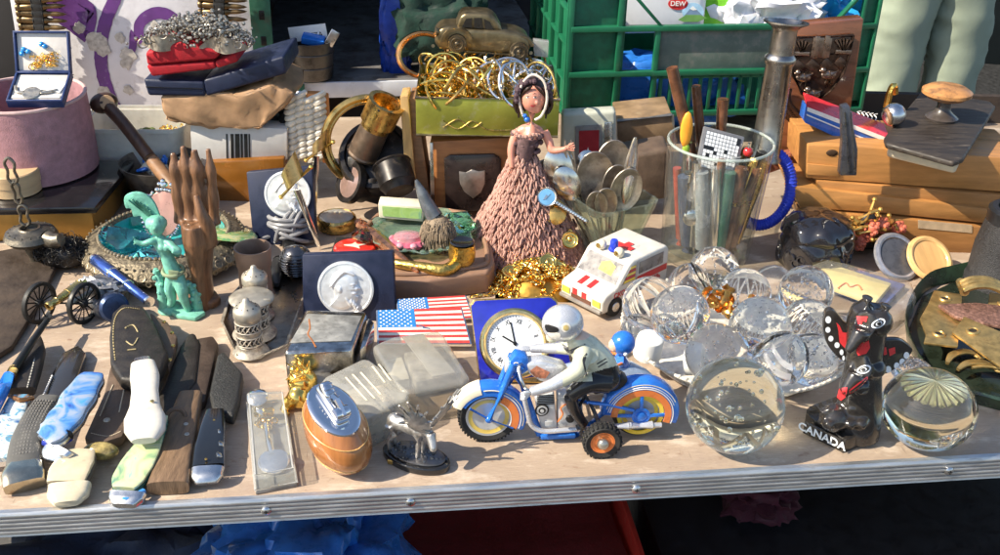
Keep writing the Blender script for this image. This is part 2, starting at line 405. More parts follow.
mb = MB(); crumple(mb, (0, 0, 0), 170, 140, 110, .3, 2.5, 40, 9.); solo('cloth_bundle', 'dark blue cloth bundle lying below the left end of the table edge', 'bundle', mb, mat('dark_blue_cloth', (.02, .03, .06), .9, bump=.5), gp(120, 560, -200)+V((0, 90, -100)), smooth=60)
bt = thing('black_tote_box', 'black plastic box with ribs in the shade below the right end of the table', 'box', V((610, 1150, -760)), TRZ)
mb = MB(); mb.box((0, 0, 262), (860, 380, 524), 8); mb.ob('box_body', mat('black_tote_plastic', (.012, .012, .014), .5), bt)
mb = MB()
for i in range(15): mb.box((-390+i*56, -192, 250), (10, 5, 440), 1)
mb.box((0, -193, 500), (866, 10, 26), 2); mb.ob('rib', mat('black_tote_plastic2', (.02, .02, .024), .5), bt)
mb = MB(); crumple(mb, (0, 0, 0), 44, 40, 22, .4, 3, 40, 2.); solo('cloth_scrap', 'crumpled dark crimson cloth scrap lying on the black box below the table', 'cloth', mb, mat('crimson_cloth', (.05, .006, .014), .9), V((330, 1060, -212)), smooth=60)
# ---- backdrop
GB = 1790.
def wallmat():
    m = mat('peeling_white_panel', (.56, .55, .58), .6, var=.14, sc=12, dirt=(.16, .13, .11), damt=.34, dsc=22, bump=.5, bsc=60); return m
gb = thing('graffiti_board', 'peeling white upright sheet sprayed with purple graffiti behind the left end', 'panel', at(130, 110, GB))
o = at(130, 110, GB); L = lambda px, py, d=0: at(px, py, GB+d)-o
mb = MB()
tl, tr, br, bl = L(6, -60), L(262, -60), L(258, 150), L(22, 150)
left = [L(4, -60), L(8, -10), L(13, 20), L(17, 45), L(22, 70), L(24, 150)]
pts = left + [L(258, 150), L(262, -60)]
mb.prism(pts, (0, 25, 0), 2); mb.ob('panel_board', wallmat(), gb)
PURP = mat('purple_spray_paint', (.105, .028, .17), .6, var=.25, sc=30, dirt=(.42, .38, .40), damt=.30, dsc=26)
def stroke(ctl, w):
    pts = catmull([V((x, y, 0)) for x, y in ctl], 8); Lr = [], []
    for i, p in enumerate(pts):
        a = pts[max(0, i-1)]; b = pts[min(len(pts)-1, i+1)]; d = (b-a).normalized(); nrm = V((-d.y, d.x, 0)); t = i/(len(pts)-1)
        ww = (w(t) if callable(w) else w)*(1+.12*mnoise.noise(p*.2)); Lr[0].append(p+nrm*ww/2); Lr[1].append(p-nrm*ww/2)
    return Lr
mb = MB()
def put(ctl, w):
    a, b = stroke(ctl, w); n = len(a)
    vs = [L(p.x, p.y, -1.2) for p in a]+[L(p.x, p.y, -1.2) for p in b]
    mb.add(vs, [(i, i+1, n+i+1, n+i) for i in range(n-1)])
put([(120, -30), (116, -5), (106, 20), (101, 45), (102, 70), (108, 92), (117, 112)], lambda t: 14-2*t)
put([(46, 0), (60, 16), (74, 27), (88, 38)], lambda t: 14-3*t)
put([(88, 38), (92, 12), (80, 0), (66, -12)], lambda t: 9)
put([(50, -12), (66, 4), (80, 14), (90, 20)], lambda t: 16)
put([(140, 44), (139, 26), (148, 16), (160, 13), (172, 17), (178, 24)], lambda t: 9+3*math.sin(t*PI))
put([(131, 30), (133, 44), (130, 58)], lambda t: 1+7*math.sin(t*PI))
put([(176, 60), (190, 40), (205, 20)], 7)
mb.ob('graffiti', PURP, gb, smooth=0)
mb = MB()   # blistered patches of old plaster
for cx, cy, r in ((79, 28, 6), (97, 42, 10), (103, 50, 7), (128, 55, 8), (126, 63, 6), (104, 93, 7), (128, 90, 5), (120, 38, 5), (155, 25, 4), (64, 45, 4), (38, 60, 4), (220, 60, 7)):
    c = L(cx, cy, -1.5); k = 1.75*r
    ring = [V((c.x+k*math.cos(a)*(1+.5*mnoise.noise(V((math.cos(a)*2, math.sin(a)*2, cx)))), c.y, c.z+k*math.sin(a)*(1+.5*mnoise.noise(V((math.cos(a)*2, math.sin(a)*2, cy)))))) for a in [2*PI*i/18 for i in range(18)]]
    mb = MB(); mb.rings([ring, [c+(p-c)*.93+V((0, -.15, 0)) for p in ring], [c+(p-c)*.35+V((0, -.18, 0)) for p in ring]])
    mb.ob('peeling_patch', mat('flaked_plaster', (.40, .37, .33), .9, var=.35, sc=160), gb)
P = [at(x, y, GB+45) for x, y in ((-70, -70), (12, -70), (26, 112), (-70, 118))]; c = sum(P, V())/4; mb = MB(); mb.prism([p-c for p in P], (0, 12, 0), 1); solo('added_dark_panel', 'added dark panel filling the left edge beside the white sheet', 'curtain', mb, mat('dark_side_filler', (.03, .028, .027), .9, var=.3), c)  # added panel that darkens the gap left of the white sheet
# dark shelf unit behind the middle
SHY = 1800.
se = at(262, 99, SHY)
dk = mat('dark_recess_lining', (.028, .027, .03), .9, var=.3)
SRZ = TRZ+1.5
sh = thing('shelf_rack', 'dark shelf with chipped white front edge and green perforated upright behind the goods', 'shelf', se, SRZ)
mb = MB(); mb.box((270, 300, 14), (540, 594, 26), 2); mb.ob('shelf_board', mat('rusty_grey_shelf', (.13, .125, .125), .75, var=.35, sc=18, dirt=(.05, .035, .025), damt=.45, dsc=25), sh)
mb = MB(); mb.box((270, -.5, 14), (540, 6, 28), 1); mb.ob('front_edge', mat('chipped_white_edge', (.56, .58, .62), .5, var=.1, sc=30, dirt=(.20, .12, .07), damt=.30, dsc=40), sh)
mb = MB(); mb.box((200, 610, 300), (1000, 12, 1300)); mb.ob('rear_panel', dk, sh)
mb = MB(); mb.box((-34, 330, 200), (12, 560, 420)); mb.ob('shading_side_panel', dk, sh)  # unseen panel, added to block the sun from the shelf interior
mb = MB(); mb.box((230, 300, 420), (760, 620, 20)); mb.ob('shading_top_board', dk, sh)  # unseen top, put in as an occluder to shade the recess
GRNP = mat('green_rack_paint', (.03, .12, .075), .5, var=.25, dirt=(.08, .07, .05), damt=.35)
mb = MB(); mb.box((10, -8, 200), (34, 8, 620), 1); mb.box((-5, 8, 200), (5, 30, 620), 1); mb.use(1)
for i in range(14): mb.box((12, -12.3, -70+i*44), (9, 1.2, 16), .4)
mb.ob('upright', [GRNP, BLACK], sh)
mb = MB(); mb.box((45, -7, 10), (60, 8, 34), 1); mb.ob('bracket', GRNP, sh)
mb = MB(); mb.ball((66, -12, 10), 8, 14, (1, .5, 1)); mb.ob('bolt', STEEL, sh)
# dark backing below the shelf behind the goods
bk = MB(); bk.box((0, 0, 0), (1300, 14, 760)); solo('back_board', 'dark brown board closing the stall below the shelf, behind the goods', 'board', bk, mat('dark_brown_board', (.035, .024, .018), .85, var=.4), V((300, SHY+80, -330)))
# ---------------------------------------------------------------- toy ambulance
_r = gp(655, 286); _f = gp(613, 317); dv = (_f-_r); AZ = -136   # +x local = forward
am = thing('toy_ambulance', 'white tin toy ambulance with red stripes and roof cross beside the basket', 'toy ambulance', gp(612, 296), AZ)
bpy.context.view_layer.update()
WT = mat('white_tin', (.62, .585, .52), .35, .1, var=.12, sc=60, coat=.4, dirt=(.40, .33, .25), damt=.24, dsc=70)
W2 = 35; x0 = 58; x1 = -62
prof = [(x0, 9), (x0+1, 27), (x0-4, 32), (x0-24, 37), (x0-44, 62), (x0-50, 65), (x1+6, 66), (x1, 60), (x1-1, 9)]
mb = MB(); mb.prism([V((x, -W2, z)) for x, z in prof], (0, 2*W2, 0), 3, 3); bd = mb.ob('body', WT, am)
for x, y in ((x0-22, 1), (x0-22, -1), (x1+24, 1), (x1+24, -1)):
    T = TM((x, y*(W2-3), 13), rx=90); mb = MB(); mb.lathe([(0, -4.5), (12, -4.5), (13, -3), (13, 3), (12, 4.5), (0, 4.5)], 28, T); mb.use(1).lathe([(0, -5.3), (6, -5.3), (6.5, -4.4), (6.5, 4.4), (6, 5.3), (0, 5.3)], 20, T); mb.ob('wheel', [RUBBER, STEEL], am)
mb = MB(); mb.box((x0+1.5, 0, 12), (5, 2*W2-2, 5), 1.5); mb.ob('bumper', mat('bumper_grey', (.35, .33, .30), .4, .5), am)
def q3(ax0, pts): return pts
# printed panels: thin plates on the tin
def plate(name, m, pts, nrm, t=.5):
    n = V(nrm).normalized(); mb = MB(); mb.prism([V(p)+n*.15 for p in pts], n*t); return mb.ob(name, m, bd)
WIN = mat('grey_window_print', (.17, .16, .155), .3, .1, var=.4, sc=90, coat=.3)
xa, xb = x0-24, x0-44; za, zb = 37, 62
nw = V((zb-za, 0, xa-xb)).normalized()
def ws(u, v): return V((lerp(xa-1.2, xb+1.2, v), lerp(-W2+4, W2-4, u), lerp(za+1.5, zb-1.5, v)))
plate('windscreen', WIN, [ws(0, .02), ws(1, .02), ws(.95, .98), ws(.05, .98)], nw)
for u0, u1 in ((.45, .8),): plate('yellow_figure', YELLOW, [ws(u0, .35)+nw*.4, ws(u1, .3)+nw*.4, ws(u1, .75)+nw*.4, ws((u0+u1)/2, .9)+nw*.4, ws(u0, .72)+nw*.4], nw, .3)
SD = -W2   # side shown to the viewer is the left of travel or right: both get the print
for s in (-1, 1):
    y = s*W2; n = (0, s, 0)
    P = lambda x, z: V((x, y, z))
    plate('side_window', WIN, [P(x0-30, 39), P(x0-46, 59), P(x0-56, 59), P(x0-56, 39)], n)
    for k in range(5):
        z = 40+k*4; plate('yellow_stripe', YELLOW if k % 2 == 0 else RED, [P(x0-34-k*2.6, z)+V((0, s*.45, 0)), P(x0-55, z)+V((0, s*.45, 0)), P(x0-55, z+3)+V((0, s*.45, 0)), P(x0-36-k*2.6, z+3)+V((0, s*.45, 0))], n, .3)
    plate('rear_window', WIN, [P(x0-62, 44), P(x0-62, 60), P(x1+12, 60), P(x1+12, 44)], n)
    plate('red_stripe', RED, [P(x0-60, 33), P(x0-60, 41), P(x1+3, 41), P(x1+3, 33)], n)
    mb = MB(); mb.text('СКОРАЯ ПОМОЩЬ', 9.5, TM((x0-62, y+s*.5, 27.5), rz=0 if s < 0 else 180) @ rotm(rx=90), .25, bold=.15); mb.ob('lettering', RED, bd, smooth=0)
    plate('door_line', mat('door_line', (.2, .18, .15), .5), [P(x0-58, 14), P(x0-58, 62), P(x0-58.8, 62), P(x0-58.8, 14)], n, .2)
def fp(y, z): return V((x0+.5+(z-9)/18*.5, y, z))
def hd(x, y): return V((x, y, 37+(x0-24-x)*(-1)*0+ (xa-x)*(37-32)/20))
for y0_, y1_ in ((-14, -7), (1, 8)):
    plate('red_stripe', RED, [fp(y0_, 20), fp(y1_, 20), fp(y1_, 28), fp(y0_, 28)], (1, 0, 0))
    plate('red_stripe', RED, [hd(x0-6, y0_), hd(x0-6, y1_), hd(x0-22, y1_), hd(x0-22, y0_)], (.24, 0, 1))
plate('grille', mat('grille_brown', (.12, .05, .03), .4), [fp(-16, 13), fp(16, 13), fp(16, 20), fp(-16, 20)], (1, 0, 0))
for s in (-1, 1): plate('headlight', YELLOW, [fp(s*19, 17), fp(s*31, 17), fp(s*31, 25), fp(s*19, 25)], (1, 0, 0), 1.)
# roof cross, lamp and horns
mb = MB(); zz = 66.2
for a, b in ((26, 9), (9, 26)): mb.box((-14, 2, zz+.15+.05*(a > b)), (a, b, .6))
mb.ob('red_cross', RED, bd)
mb = MB(); mb.lathe([(0, 0), (6.5, 0), (6.5, 2), (5.4, 3), (5, 12), (4, 14), (0, 14.5)], 20, TM((4, 0, 66))); mb.ob('blue_lamp', mat('blue_lamp', (.02, .05, .55), .25, coat=.6), bd)
for y in (-15, 14):
    mb = MB(); mb.ball((0, 0, 5), 6.5, 18, T=TM((10, y, 65))); mb.use(1).lathe([(0, 0), (3, 0), (3, 1), (0, 1)], 14, TM((16, y, 70.5), ry=80)); mb.ob('horn', [CREAM, BRASS], bd)
# ---------------------------------------------------------------- pierced basket with glass paperweights
BK = Loc(733, 354); B_R = 128
bs = thing('wire_basket', 'round pierced white metal basket piled with glass paperweight balls', 'basket', BK.o)
WM = mat('worn_white_metal', (.68, .63, .55), .45, .25, var=.2, sc=150, dirt=(.36, .28, .2), damt=.3, dsc=120)
mb = MB(); mb.lathe([(0, 2), (96, 2), (98, 4), (96, 5.5), (0, 5.5)], 64); mb.ob('bottom_plate', WM, bs)
mb = MB(); nd = 64
for i in range(nd):
    for s in (-1, 1):
        pts = []
        for k in range(4):
            t = k/3; a = 2*PI*(i+s*.75*t)/nd; r = 97+ (B_R-97)*t; pts.append((r*math.cos(a), r*math.sin(a), 4+28*t))
        mb.tube(pts, 1.15, 5, cap=False)
mb.ob('lattice_wall', WM, bs)
mb = MB(); mb.torus((0, 0, 33), B_R+1, 2.0, seg=80, ms=8); mb.torus((0, 0, 5), 98, 1.6, seg=72, ms=6)
for i in range(96): a = 2*PI*i/96; mb.ball(((B_R+2)*math.cos(a), (B_R+2)*math.sin(a), 35), 1.9, 6)
mb.ob('rim', WM, bs)
CLEAR = glass('clear_glass', (.985, .982, .96)); GREENISH = glass('greenish_glass', (.90, .94, .80)); YELL = glass('yellowish_glass', (.97, .96, .80)); SMOKE = glass('brownish_glass', (.93, .88, .82)); FROST = glass('frosted_glass', (.96, .97, .97), .12)
def paperweight(px, py, rp, zc, label, m=None, bub=40, br=(.5, 1.6), group='glass paperweights in the basket', kind='bub', sz=1., seed=0, sink=0., inr=.8):
    rnd = random.Random(seed*13+int(px)); c = gp(px, py, zc); r = rp*kk(c)
    if group is None: c.z = r*sz*.985
    o = thing('glass_paperweight', label, 'paperweight', c, rnd.uniform(0, 360), group)
    mb = MB(); mb.keepn = True; mb.ball((0, 0, 0), r, 56, (1, 1, sz)) if kind != 'facet' else None
    if kind == 'facet':
        bm = bmesh.new(); bmesh.ops.create_uvsphere(bm, u_segments=56, v_segments=28, radius=r, matrix=Matrix.Diagonal((1, 1, sz, 1)))
        for i in range(7):
            a = 2*PI*i/7+.4; n = V((math.cos(a)*.93, math.sin(a)*.93, -.28)).normalized(); g = bmesh.ops.bisect_plane(bm, geom=bm.verts[:]+bm.edges[:]+bm.faces[:], plane_co=n*r*.93, plane_no=n, clear_outer=True)
            ed = [e for e in g['geom_cut'] if isinstance(e, bmesh.types.BMEdge)]; bmesh.ops.holes_fill(bm, edges=ed, sides=0)
        bmesh.ops.recalc_face_normals(bm, faces=bm.faces[:]); mb.bm(bm)
    if kind in ('bub', 'speck', 'facet'):
        for i in range(int(bub*1.5)):
            d = V((rnd.gauss(0, 1), rnd.gauss(0, 1), rnd.gauss(0, 1))).normalized()*r*inr*rnd.random()**.4; d.z *= sz
            mb.ball(d, rnd.uniform(*br)*.85, 8 if br[1] < 2.4 else 12, (1, 1, rnd.uniform(.9, 1.4)), flip=True)
    g = mb.ob('glass_body', m or CLEAR, o, smooth=30)
    return o, r
# ---- the two on the table
o, r = paperweight(735, 405, 49, 48, 'large greenish glass ball with scattered bubbles standing on bare wood before the basket', GREENISH, 46, (.7, 2.4), None, seed=3)
o2, r2 = paperweight(929, 407, 46, 42, 'yellowish glass ball cut with flat facets and a starburst top, beside the totem', YELL, 0, (1, 1), None, 'facet', .88)
mb = MB(); mb.keepn = True
for i in range(22):   # the cut starburst sits just under the crown
    a = 2*PI*i/22; u = V((math.cos(a), math.sin(a), 0)); w_ = V((-u.y, u.x, 0))
    for s in (1,):
        p0 = V((0, 0, r2*.60)); p1 = u*r2*.62+V((0, 0, r2*.47)); mb.add([p0, p1+w_*3.2, p1+V((0, 0, 3)), p1-w_*3.2, p1*.98-V((0, 0, 2))], [(0, 1, 2), (0, 2, 3), (0, 3, 4), (0, 4, 1), (1, 4, 3, 2)])
mb.ob('starburst', mat('starburst_cut', (.75, .72, .52), .15, .6, var=.1), o2, smooth=0)
BALLS = [(680, 315, 30, 74, 'clear glass ball full of fine bubbles on top of the heap, left of centre', CLEAR, 120, (.4, 1.1)),
 (716, 354, 31, 48, 'brownish glass ball with bubbles at the front of the basket above the large greenish ball', SMOKE, 60, (.5, 1.5)),
 (714, 271, 25, 62, 'clear bubbled glass ball at the back of the basket nearest the pen tumbler', CLEAR, 70, (.4, 1.2)),
 (760, 327, 31, 70, 'bluish clear glass ball with a cloud of tiny bubbles in the middle of the heap', glass('bluish_glass', (.92, .96, .97)), 90, (.4, 1.0)),
 (781, 358, 28, 50, 'clear glass ball with broad inner ribbons at the front right of the basket', CLEAR, 6, (1, 2)),
 (806, 292, 27, 58, 'glittering speckled glass ball at the back right of the basket', CLEAR, 150, (.5, 1.2)),
 (745, 294, 26, 60, 'clear glass ball with few bubbles behind the gold flakes at the back of the basket', CLEAR, 25, (.5, 1.4)),
 (773, 287, 22, 46, 'smaller frosty glass ball at the back of the basket', FROST, 40, (.5, 1.)),
 (650, 304, 28, 54, 'plain clear glass ball at the left end of the basket behind the bubbled one', CLEAR, 4, (1, 2)),
 (808, 325, 27, 62, 'clear glass ball with glitter core on the right of the heap, beside the totem wing', CLEAR, 130, (.5, 1.1)),
 (811, 360, 27, 42, 'bubbly glass ball at the right front of the basket, half hidden by the totem', CLEAR, 80, (.5, 1.3)),
 (838, 338, 24, 40, 'clear glass ball at the right rim of the basket behind the totem', CLEAR, 60, (.5, 1.2)),
 (690, 285, 22, 44, 'small clear glass ball at the back left of the basket', CLEAR, 20, (.5, 1.2)),
 (640, 332, 20, 32, 'small clear glass ball at the left rim of the basket, behind the sidecar', CLEAR, 10, (.5, 1.2))]
for i, (px, py, rp, zc, lb, m, nb, br) in enumerate(BALLS):
    o, r = paperweight(px, py, rp, zc, lb, m, nb, br, seed=i, kind='bub', inr=.78)
    if i == 4:
        mb = MB()
        for k in range(3):
            mb.grid(lambda u, v: (r*.72*math.cos(PI*(u-.5)*.9)*(.85-.2*k), (u-.5)*r*1.3, r*(-.5+v*.22+k*.32)+6*math.sin(u*5)), 14, 3)
        mb.ob('inner_ribbon', thin('milky_ribbon', (.9, .9, .95), .5, (.75, .75, .8)), o)
# gold foil flakes, white caps between the balls
mb = MB(); rnd = random.Random(5)
for i in range(26):
    c = V((rnd.gauss(0, 15), rnd.gauss(0, 11), rnd.gauss(0, 5))); T = TM(c, rnd.uniform(0, 360), rnd.uniform(0, 360), rnd.uniform(0, 360)); w_ = rnd.uniform(5, 10)
    mb.grid(lambda u, v: ((u-.5)*w_*2, (v-.5)*w_, 3*math.sin(u*5+i)+2*math.cos(v*6)), 4, 3, T)
solo('gold_chain_bundle', 'crumpled bundle of copper gold foil links lying between the glass balls', 'chain', mb, mat('copper_gold', (.72, .38, .10), .3, 1, var=.3), gp(722, 305, 66))
for px, py, zz, lb, rz, rx, s_ in ((648, 345, 42, 'off white plastic cap standing on its rim between the balls and the sidecar', 20, 10, 1), (688, 352, 40, 'white plastic cap lying on its side at the front of the basket', 70, 76, 1.05)):
    mb = MB(); mb.lathe([(0, 26), (11, 26), (14, 24), (15, 20), (15.5, 0), (14, 0), (13.5, 19), (0, 23)], 32)
    solo('plastic_cup', lb, 'cap', mb, mat('white_cap_plastic', (.74, .73, .69), .35, var=.05), gp(px, py, zz)+V((0, 0, -12)), rz, 'white plastic cups', rx)
# ---------------------------------------------------------------- enamel clock leaning back
tl, tr, br, bl = (469, 300), (556, 296), (574, 372), (480, 386)
CK = RLoc(526, 386, -2); ck = thing('desk_clock', 'square blue enamel desk clock with brass bezel and white roman dial, behind the motorcycle', 'clock', CK.o, -2)
tilt = 24   # leans back
LT = TM((0, 0, 2), rx=90-tilt)
def ckp(px, py):   # pixel -> point on the leaning face, in face coordinates
    M = TM(CK.o+V((0, 0, 2)), rz=-2) @ rotm(rx=90-tilt); n = M.to_3x3() @ V((0, 0, 1)); o = M.translation; d = ray(px, py); t = (o-CAM).dot(n)/d.dot(n); return M.inverted() @ (CAM+d*t)
Q = [ckp(*p) for p in (tl, tr, br, bl)]
ENB = mat('cobalt_enamel', (.009, .014, .30), .16, var=.15, coat=.8)
mb = MB()
def notch(Q, k=7):
    out = []
    for i in range(4):
        a, b, c = Q[i-1], Q[i], Q[(i+1) % 4]; u = (a-b).normalized()*k; v = (c-b).normalized()*k
        out += [b+u, b+u*.6+v*.15, b+(u+v)*.42, b+v*.6+u*.15, b+v]
    return out
mb.prism(notch(Q), (0, 0, -6), .8, T=LT); mb.ob('clock_case', BRASS, ck)
cen = sum(Q, V())/4
mb = MB(); mb.prism([cen+(p-cen)*.972+V((0, 0, .2)) for p in notch(Q)], (0, 0, .9), .3, T=LT); mb.ob('enamel_face', ENB, ck)
dc = ckp(515, 343); dr = (ckp(551, 345)-ckp(480, 345)).length/2
D = LT @ TM((dc.x, dc.y, 1))
mb = MB(); mb.lathe([(dr*.80, .5), (dr*.82, 3.5), (dr*.88, 5.6), (dr*.95, 5.4), (dr, 3), (dr, 0)], 64, D); bz = mb.ob('bezel', mat('polished_brass', (.80, .58, .25), .2, 1, var=.15), ck)
mb = MB(); mb.lathe([(0, 1.2), (dr*.81, 1.2), (dr*.81, .2)], 64, D); dl = mb.ob('dial', mat('white_dial', (.78, .80, .83), .4, var=.03), ck)
mb = MB(); nums = ['XII', 'I', 'II', 'III', 'IIII', 'V', 'VI', 'VII', 'VIII', 'IX', 'X', 'XI']; rot0 = -8
for i, t in enumerate(nums):
    a = -30*i+rot0; mb.text(t, dr*.19, D @ rotm(rz=a) @ TM((0, dr*.62, 1.45)) @ TM(s=(.72, 1, 1)), .08, bold=.1)
for i in range(60):
    a = 6*i; mb.box((0, 0, 0), (.35 if i % 5 else .8, 1.6, .2), 0, D @ rotm(rz=a) @ TM((0, dr*.755, 1.4)))
mb.ob('numerals', BLACK, dl, smooth=0)
mb = MB()
for a, l, w_ in ((14+rot0*0, dr*.60, 1.5), (62, dr*.40, 1.9)): mb.box((0, 0, 0), (w_, l*1.15, .3), 0, D @ rotm(rz=a) @ TM((0, l*.45, 1.9+w_*.1)))
mb.lathe([(0, 1.6), (2.2, 1.6), (2.2, 2.6), (0, 2.8)], 16, D); mb.ob('hands', BLACK, dl)
mb = MB(); mb.prism([V((-20, 4, 2)), V((20, 4, 2)), V((20, 34, 1.2)), V((-20, 34, 1.2))], (0, 0, 1.2)); mb.prism([V((-4, 4, 3)), V((4, 4, 3)), V((4, 30, 32)), V((-4, 30, 32))], (0, 2, 0)); mb.ob('rear_stand', BRASS, ck)
# ---------------------------------------------------------------- tin motorcycle with rider and sidecar
_a = gp(488, 439.5); _b = gp(638, 434); MRZ = math.degrees(math.atan2(_b.y-_a.y, _b.x-_a.x))
ML = RLoc(563, 436.5, MRZ)
def q(zx, zy, dy=0.): return ML(450+zx/3.264, 290+zy/3.264, dy)
mo = thing('toy_motorcycle', 'blue tinplate toy motorcycle with helmeted rider and sidecar at the front of the table', 'toy motorcycle', ML.o, MRZ)
GREY = mat('grey_tin', (.55, .56, .56), .35, .3, var=.15); LTG = mat('silver_tin_paint', (.62, .63, .66), .28, .5, var=.12)
DKTIN = mat('printed_dark_tin', (.05, .05, .055), .4, .3, var=.5, sc=200)
def wheel(c, r, w, parent, rimmat, hubmat, knob=0, rimr=.74):
    wp = thing('tmp', '', '', (0, 0, 0)); bpy.data.objects.remove(wp)
    T = TM(c, rx=90)
    mb = MB(); ri = r*rimr; h = w/2
    mb.lathe([(ri, -h*.7), (r*.88, -h), (r*.97, -h*.65), (r, 0), (r*.97, h*.65), (r*.88, h), (ri, h*.7), (ri, -h*.7)], 48, T)
    if knob:
        for i in range(knob):
            a = 2*PI*i/knob
            for sgn in (-1, 1): mb.box((0, 0, 0), (r*.10, 2*PI*r/knob*.5, h*.75), .3, T @ rotm(rz=math.degrees(a)) @ TM((r*.985, 0, sgn*h*.45)))
    t = mb.ob('tyre', RUBBER, parent)
    mb = MB(); mb.lathe([(0, -h*.55), (ri*.35, -h*.6), (ri*.8, -h*.5), (ri*.93, -h*.7), (ri+.3, -h*.72), (ri+.3, h*.72), (ri*.93, h*.7), (ri*.8, h*.5), (0, h*.6)], 40, T)
    mb.use(1).lathe([(ri*.72, h*.62), (ri*.88, h*.68), (ri*.9, h*.74)], 40, T)
    mb.ob('rim', rimmat, t); return t
fh = q(125, 412); rh = q(616, 402); fr = 30.5; rr = 28
fh.z = 30.5; rh.z = 29
fw = wheel(fh, fr, 12, mo, [GREY, mat('gold_line', (.7, .5, .12), .3)], None, 0)
rw = wheel(rh, rr, 11, mo, [GREY, YELLOW], None, 0)
mb = MB()
for s in (-1, 1): mb.torus((fh.x, s*5.2, fh.z), fr*.9, .9, rot=(90, 0, 0), seg=40, ms=6)
for i in range(46):
    a = 2*PI*i/46
    for s in (-1, 1): mb.box((0, 0, 0), (1.4, 1.6, 2.6), .2, TM((fh.x, 0, fh.z), rx=90) @ rotm(rz=math.degrees(a)) @ TM((fr*.985, 0, s*3.6)))
mb.ob('tread', RUBBER, fw)
def arcshell(mb, c, a0, a1, rin, rout, w, n=36, flare=0.):
    prof = [(-w/2, rin), (-w/2, rout-3), (-w/2+1.5, rout-1), (-w/2+4, rout), (w/2-4, rout), (w/2-1.5, rout-1), (w/2, rout-3), (w/2, rin)]
    ins = [(y*.9, r-.6 if i not in (0, 7) else r) for i, (y, r) in enumerate(prof)]
    ring = prof+ins[::-1]
    rows = []
    for i in range(n+1):
        a = R(a0+(a1-a0)*i/n); rows.append([(c.x+r*math.cos(a), y, c.z+r*math.sin(a)) for y, r in ring])
    mb.rings(rows)
def arcband(mb, c, a0, a1, rin, rout, y, n=36, th=.5):
    rows = []
    for i in range(n+1):
        a = R(a0+(a1-a0)*i/n); rows.append([(c.x+r*math.cos(a), yy, c.z+r*math.sin(a)) for yy, r in ((y-th, rin), (y-th, rout), (y+th, rout), (y+th, rin))])
    mb.rings(rows)
# front mudguard
mb = MB(); arcshell(mb, fh, -22, 150, fr*.88, fr+8, 17); arcshell(mb, fh, -24, 40, fr*.76, fr+7.6, 16.6)
fg = mb.ob('front_mudguard', BLUE, mo)
mb = MB(); arcband(mb, fh, -24, 62, fr*.72, fr*.98, -8.9); mb.use(1); arcband(mb, fh, -22, 64, fr*1.02, fr*1.05, -9.1); arcband(mb, fh, -22, 62, fr*.70, fr*.73, -9.1); mb.ob('orange_band', [ORANGE, WHITE], fg)
mb = MB(); arcshell(mb, fh, 104, 156, fr*.99, fr+8.6, 17.8); mb.ob('cream_tip', CREAM, fg)
# rear mudguard
mb = MB(); arcshell(mb, rh, -16, 176, rr*.86, rr+12, 19); arcshell(mb, rh, 12, 150, rr*.5, rr+11.8, 3)
rg = mb.ob('rear_mudguard', BLUE, mo)
mb = MB(); arcband(mb, rh, -18, 180, rr*.86, rr*1.1, -10); mb.use(1); arcband(mb, rh, -18, 170, rr*1.14, rr*1.17, -10.1); arcband(mb, rh, 20, 170, rr*1.22, rr*1.235, -9.9); mb.ob('orange_band', [ORANGE, WHITE], rg)
mb = MB(); arcband(mb, rh, 0, 360, rr*.70, rr*.85, -7.2, 48); mb.ob('yellow_ring', YELLOW, rg)
mb = MB(); T = TM((rh.x, -8, rh.z), rx=90)
mb.lathe([(0, 0), (9, 0), (9.5, 1), (9.5, 2.2), (7.4, 2.4), (7, 1.6), (5, 1.6), (4.6, 3.6), (2, 4.2), (0, 4.2)], 28, T)
for a in (0, 92, 178): mb.box((0, 0, 0), (17, 3.4, 2.4), .5, T @ rotm(rz=a) @ TM((16, 0, 1)))
mb.ob('wheel_stay', BLUE, mo)
# fork and steering head
mb = MB()
for s in (-1, 1):
    mb.tube([(fh.x, s*8.5, fh.z), q(168, 315)+V((0, s*8.5, 0)), q(205, 225)+V((0, s*8, 0))], [3.2, 3.4, 3.6], 10); mb.tube([(fh.x+1, s*9.5, fh.z), (fh.x-19, s*9.5, fh.z+14)], 1.3, 6); mb.tube([(fh.x+1, s*9.5, fh.z), (fh.x+24, s*9.5, fh.z-11)], 1.3, 6)
    mb.tube([q(185, 300)+V((0, s*6, 0)), q(240, 238)+V((0, s*6, 0))], 2.4, 8)
mb.ball((fh.x, -9, fh.z), 4, 12, (1, .7, 1)); mb.ball((fh.x, 9, fh.z), 4, 12, (1, .7, 1))
mb.ob('fork', BLUE, mo)
c = q(228, 238); mb = MB(); mb.ball((c.x-4, 0, c.z-1), 9.5, 20, (1.15, .95, 1)); mb.prism([q(195, 235, -7), q(215, 212, -7), q(255, 222, -7), q(262, 262, -7), q(215, 290, -7)], (0, 14, 0), 2.5); hl = mb.ob('headlamp', BLUE, mo)
mb = MB(); mb.lathe([(0, 1.6), (5, 1.2), (7.6, 0), (8, -1.6), (6, -2)], 24, TM((c.x-13.5, 0, c.z-1.5), ry=-82)); mb.ob('lens', LTG, hl)
mb = MB()
for s in (-1, 1):
    e = q(250, 330, -26); mb.tube(catmull([(c.x+2, s*4, c.z+2), (c.x-3, s*14, c.z+5), (c.x-1, s*24, c.z-4), (e.x, s*26, e.z+2), (e.x+9, s*27, e.z+1)], 6), 1.7, 8)
mb.ob('handlebar', STEEL, mo)
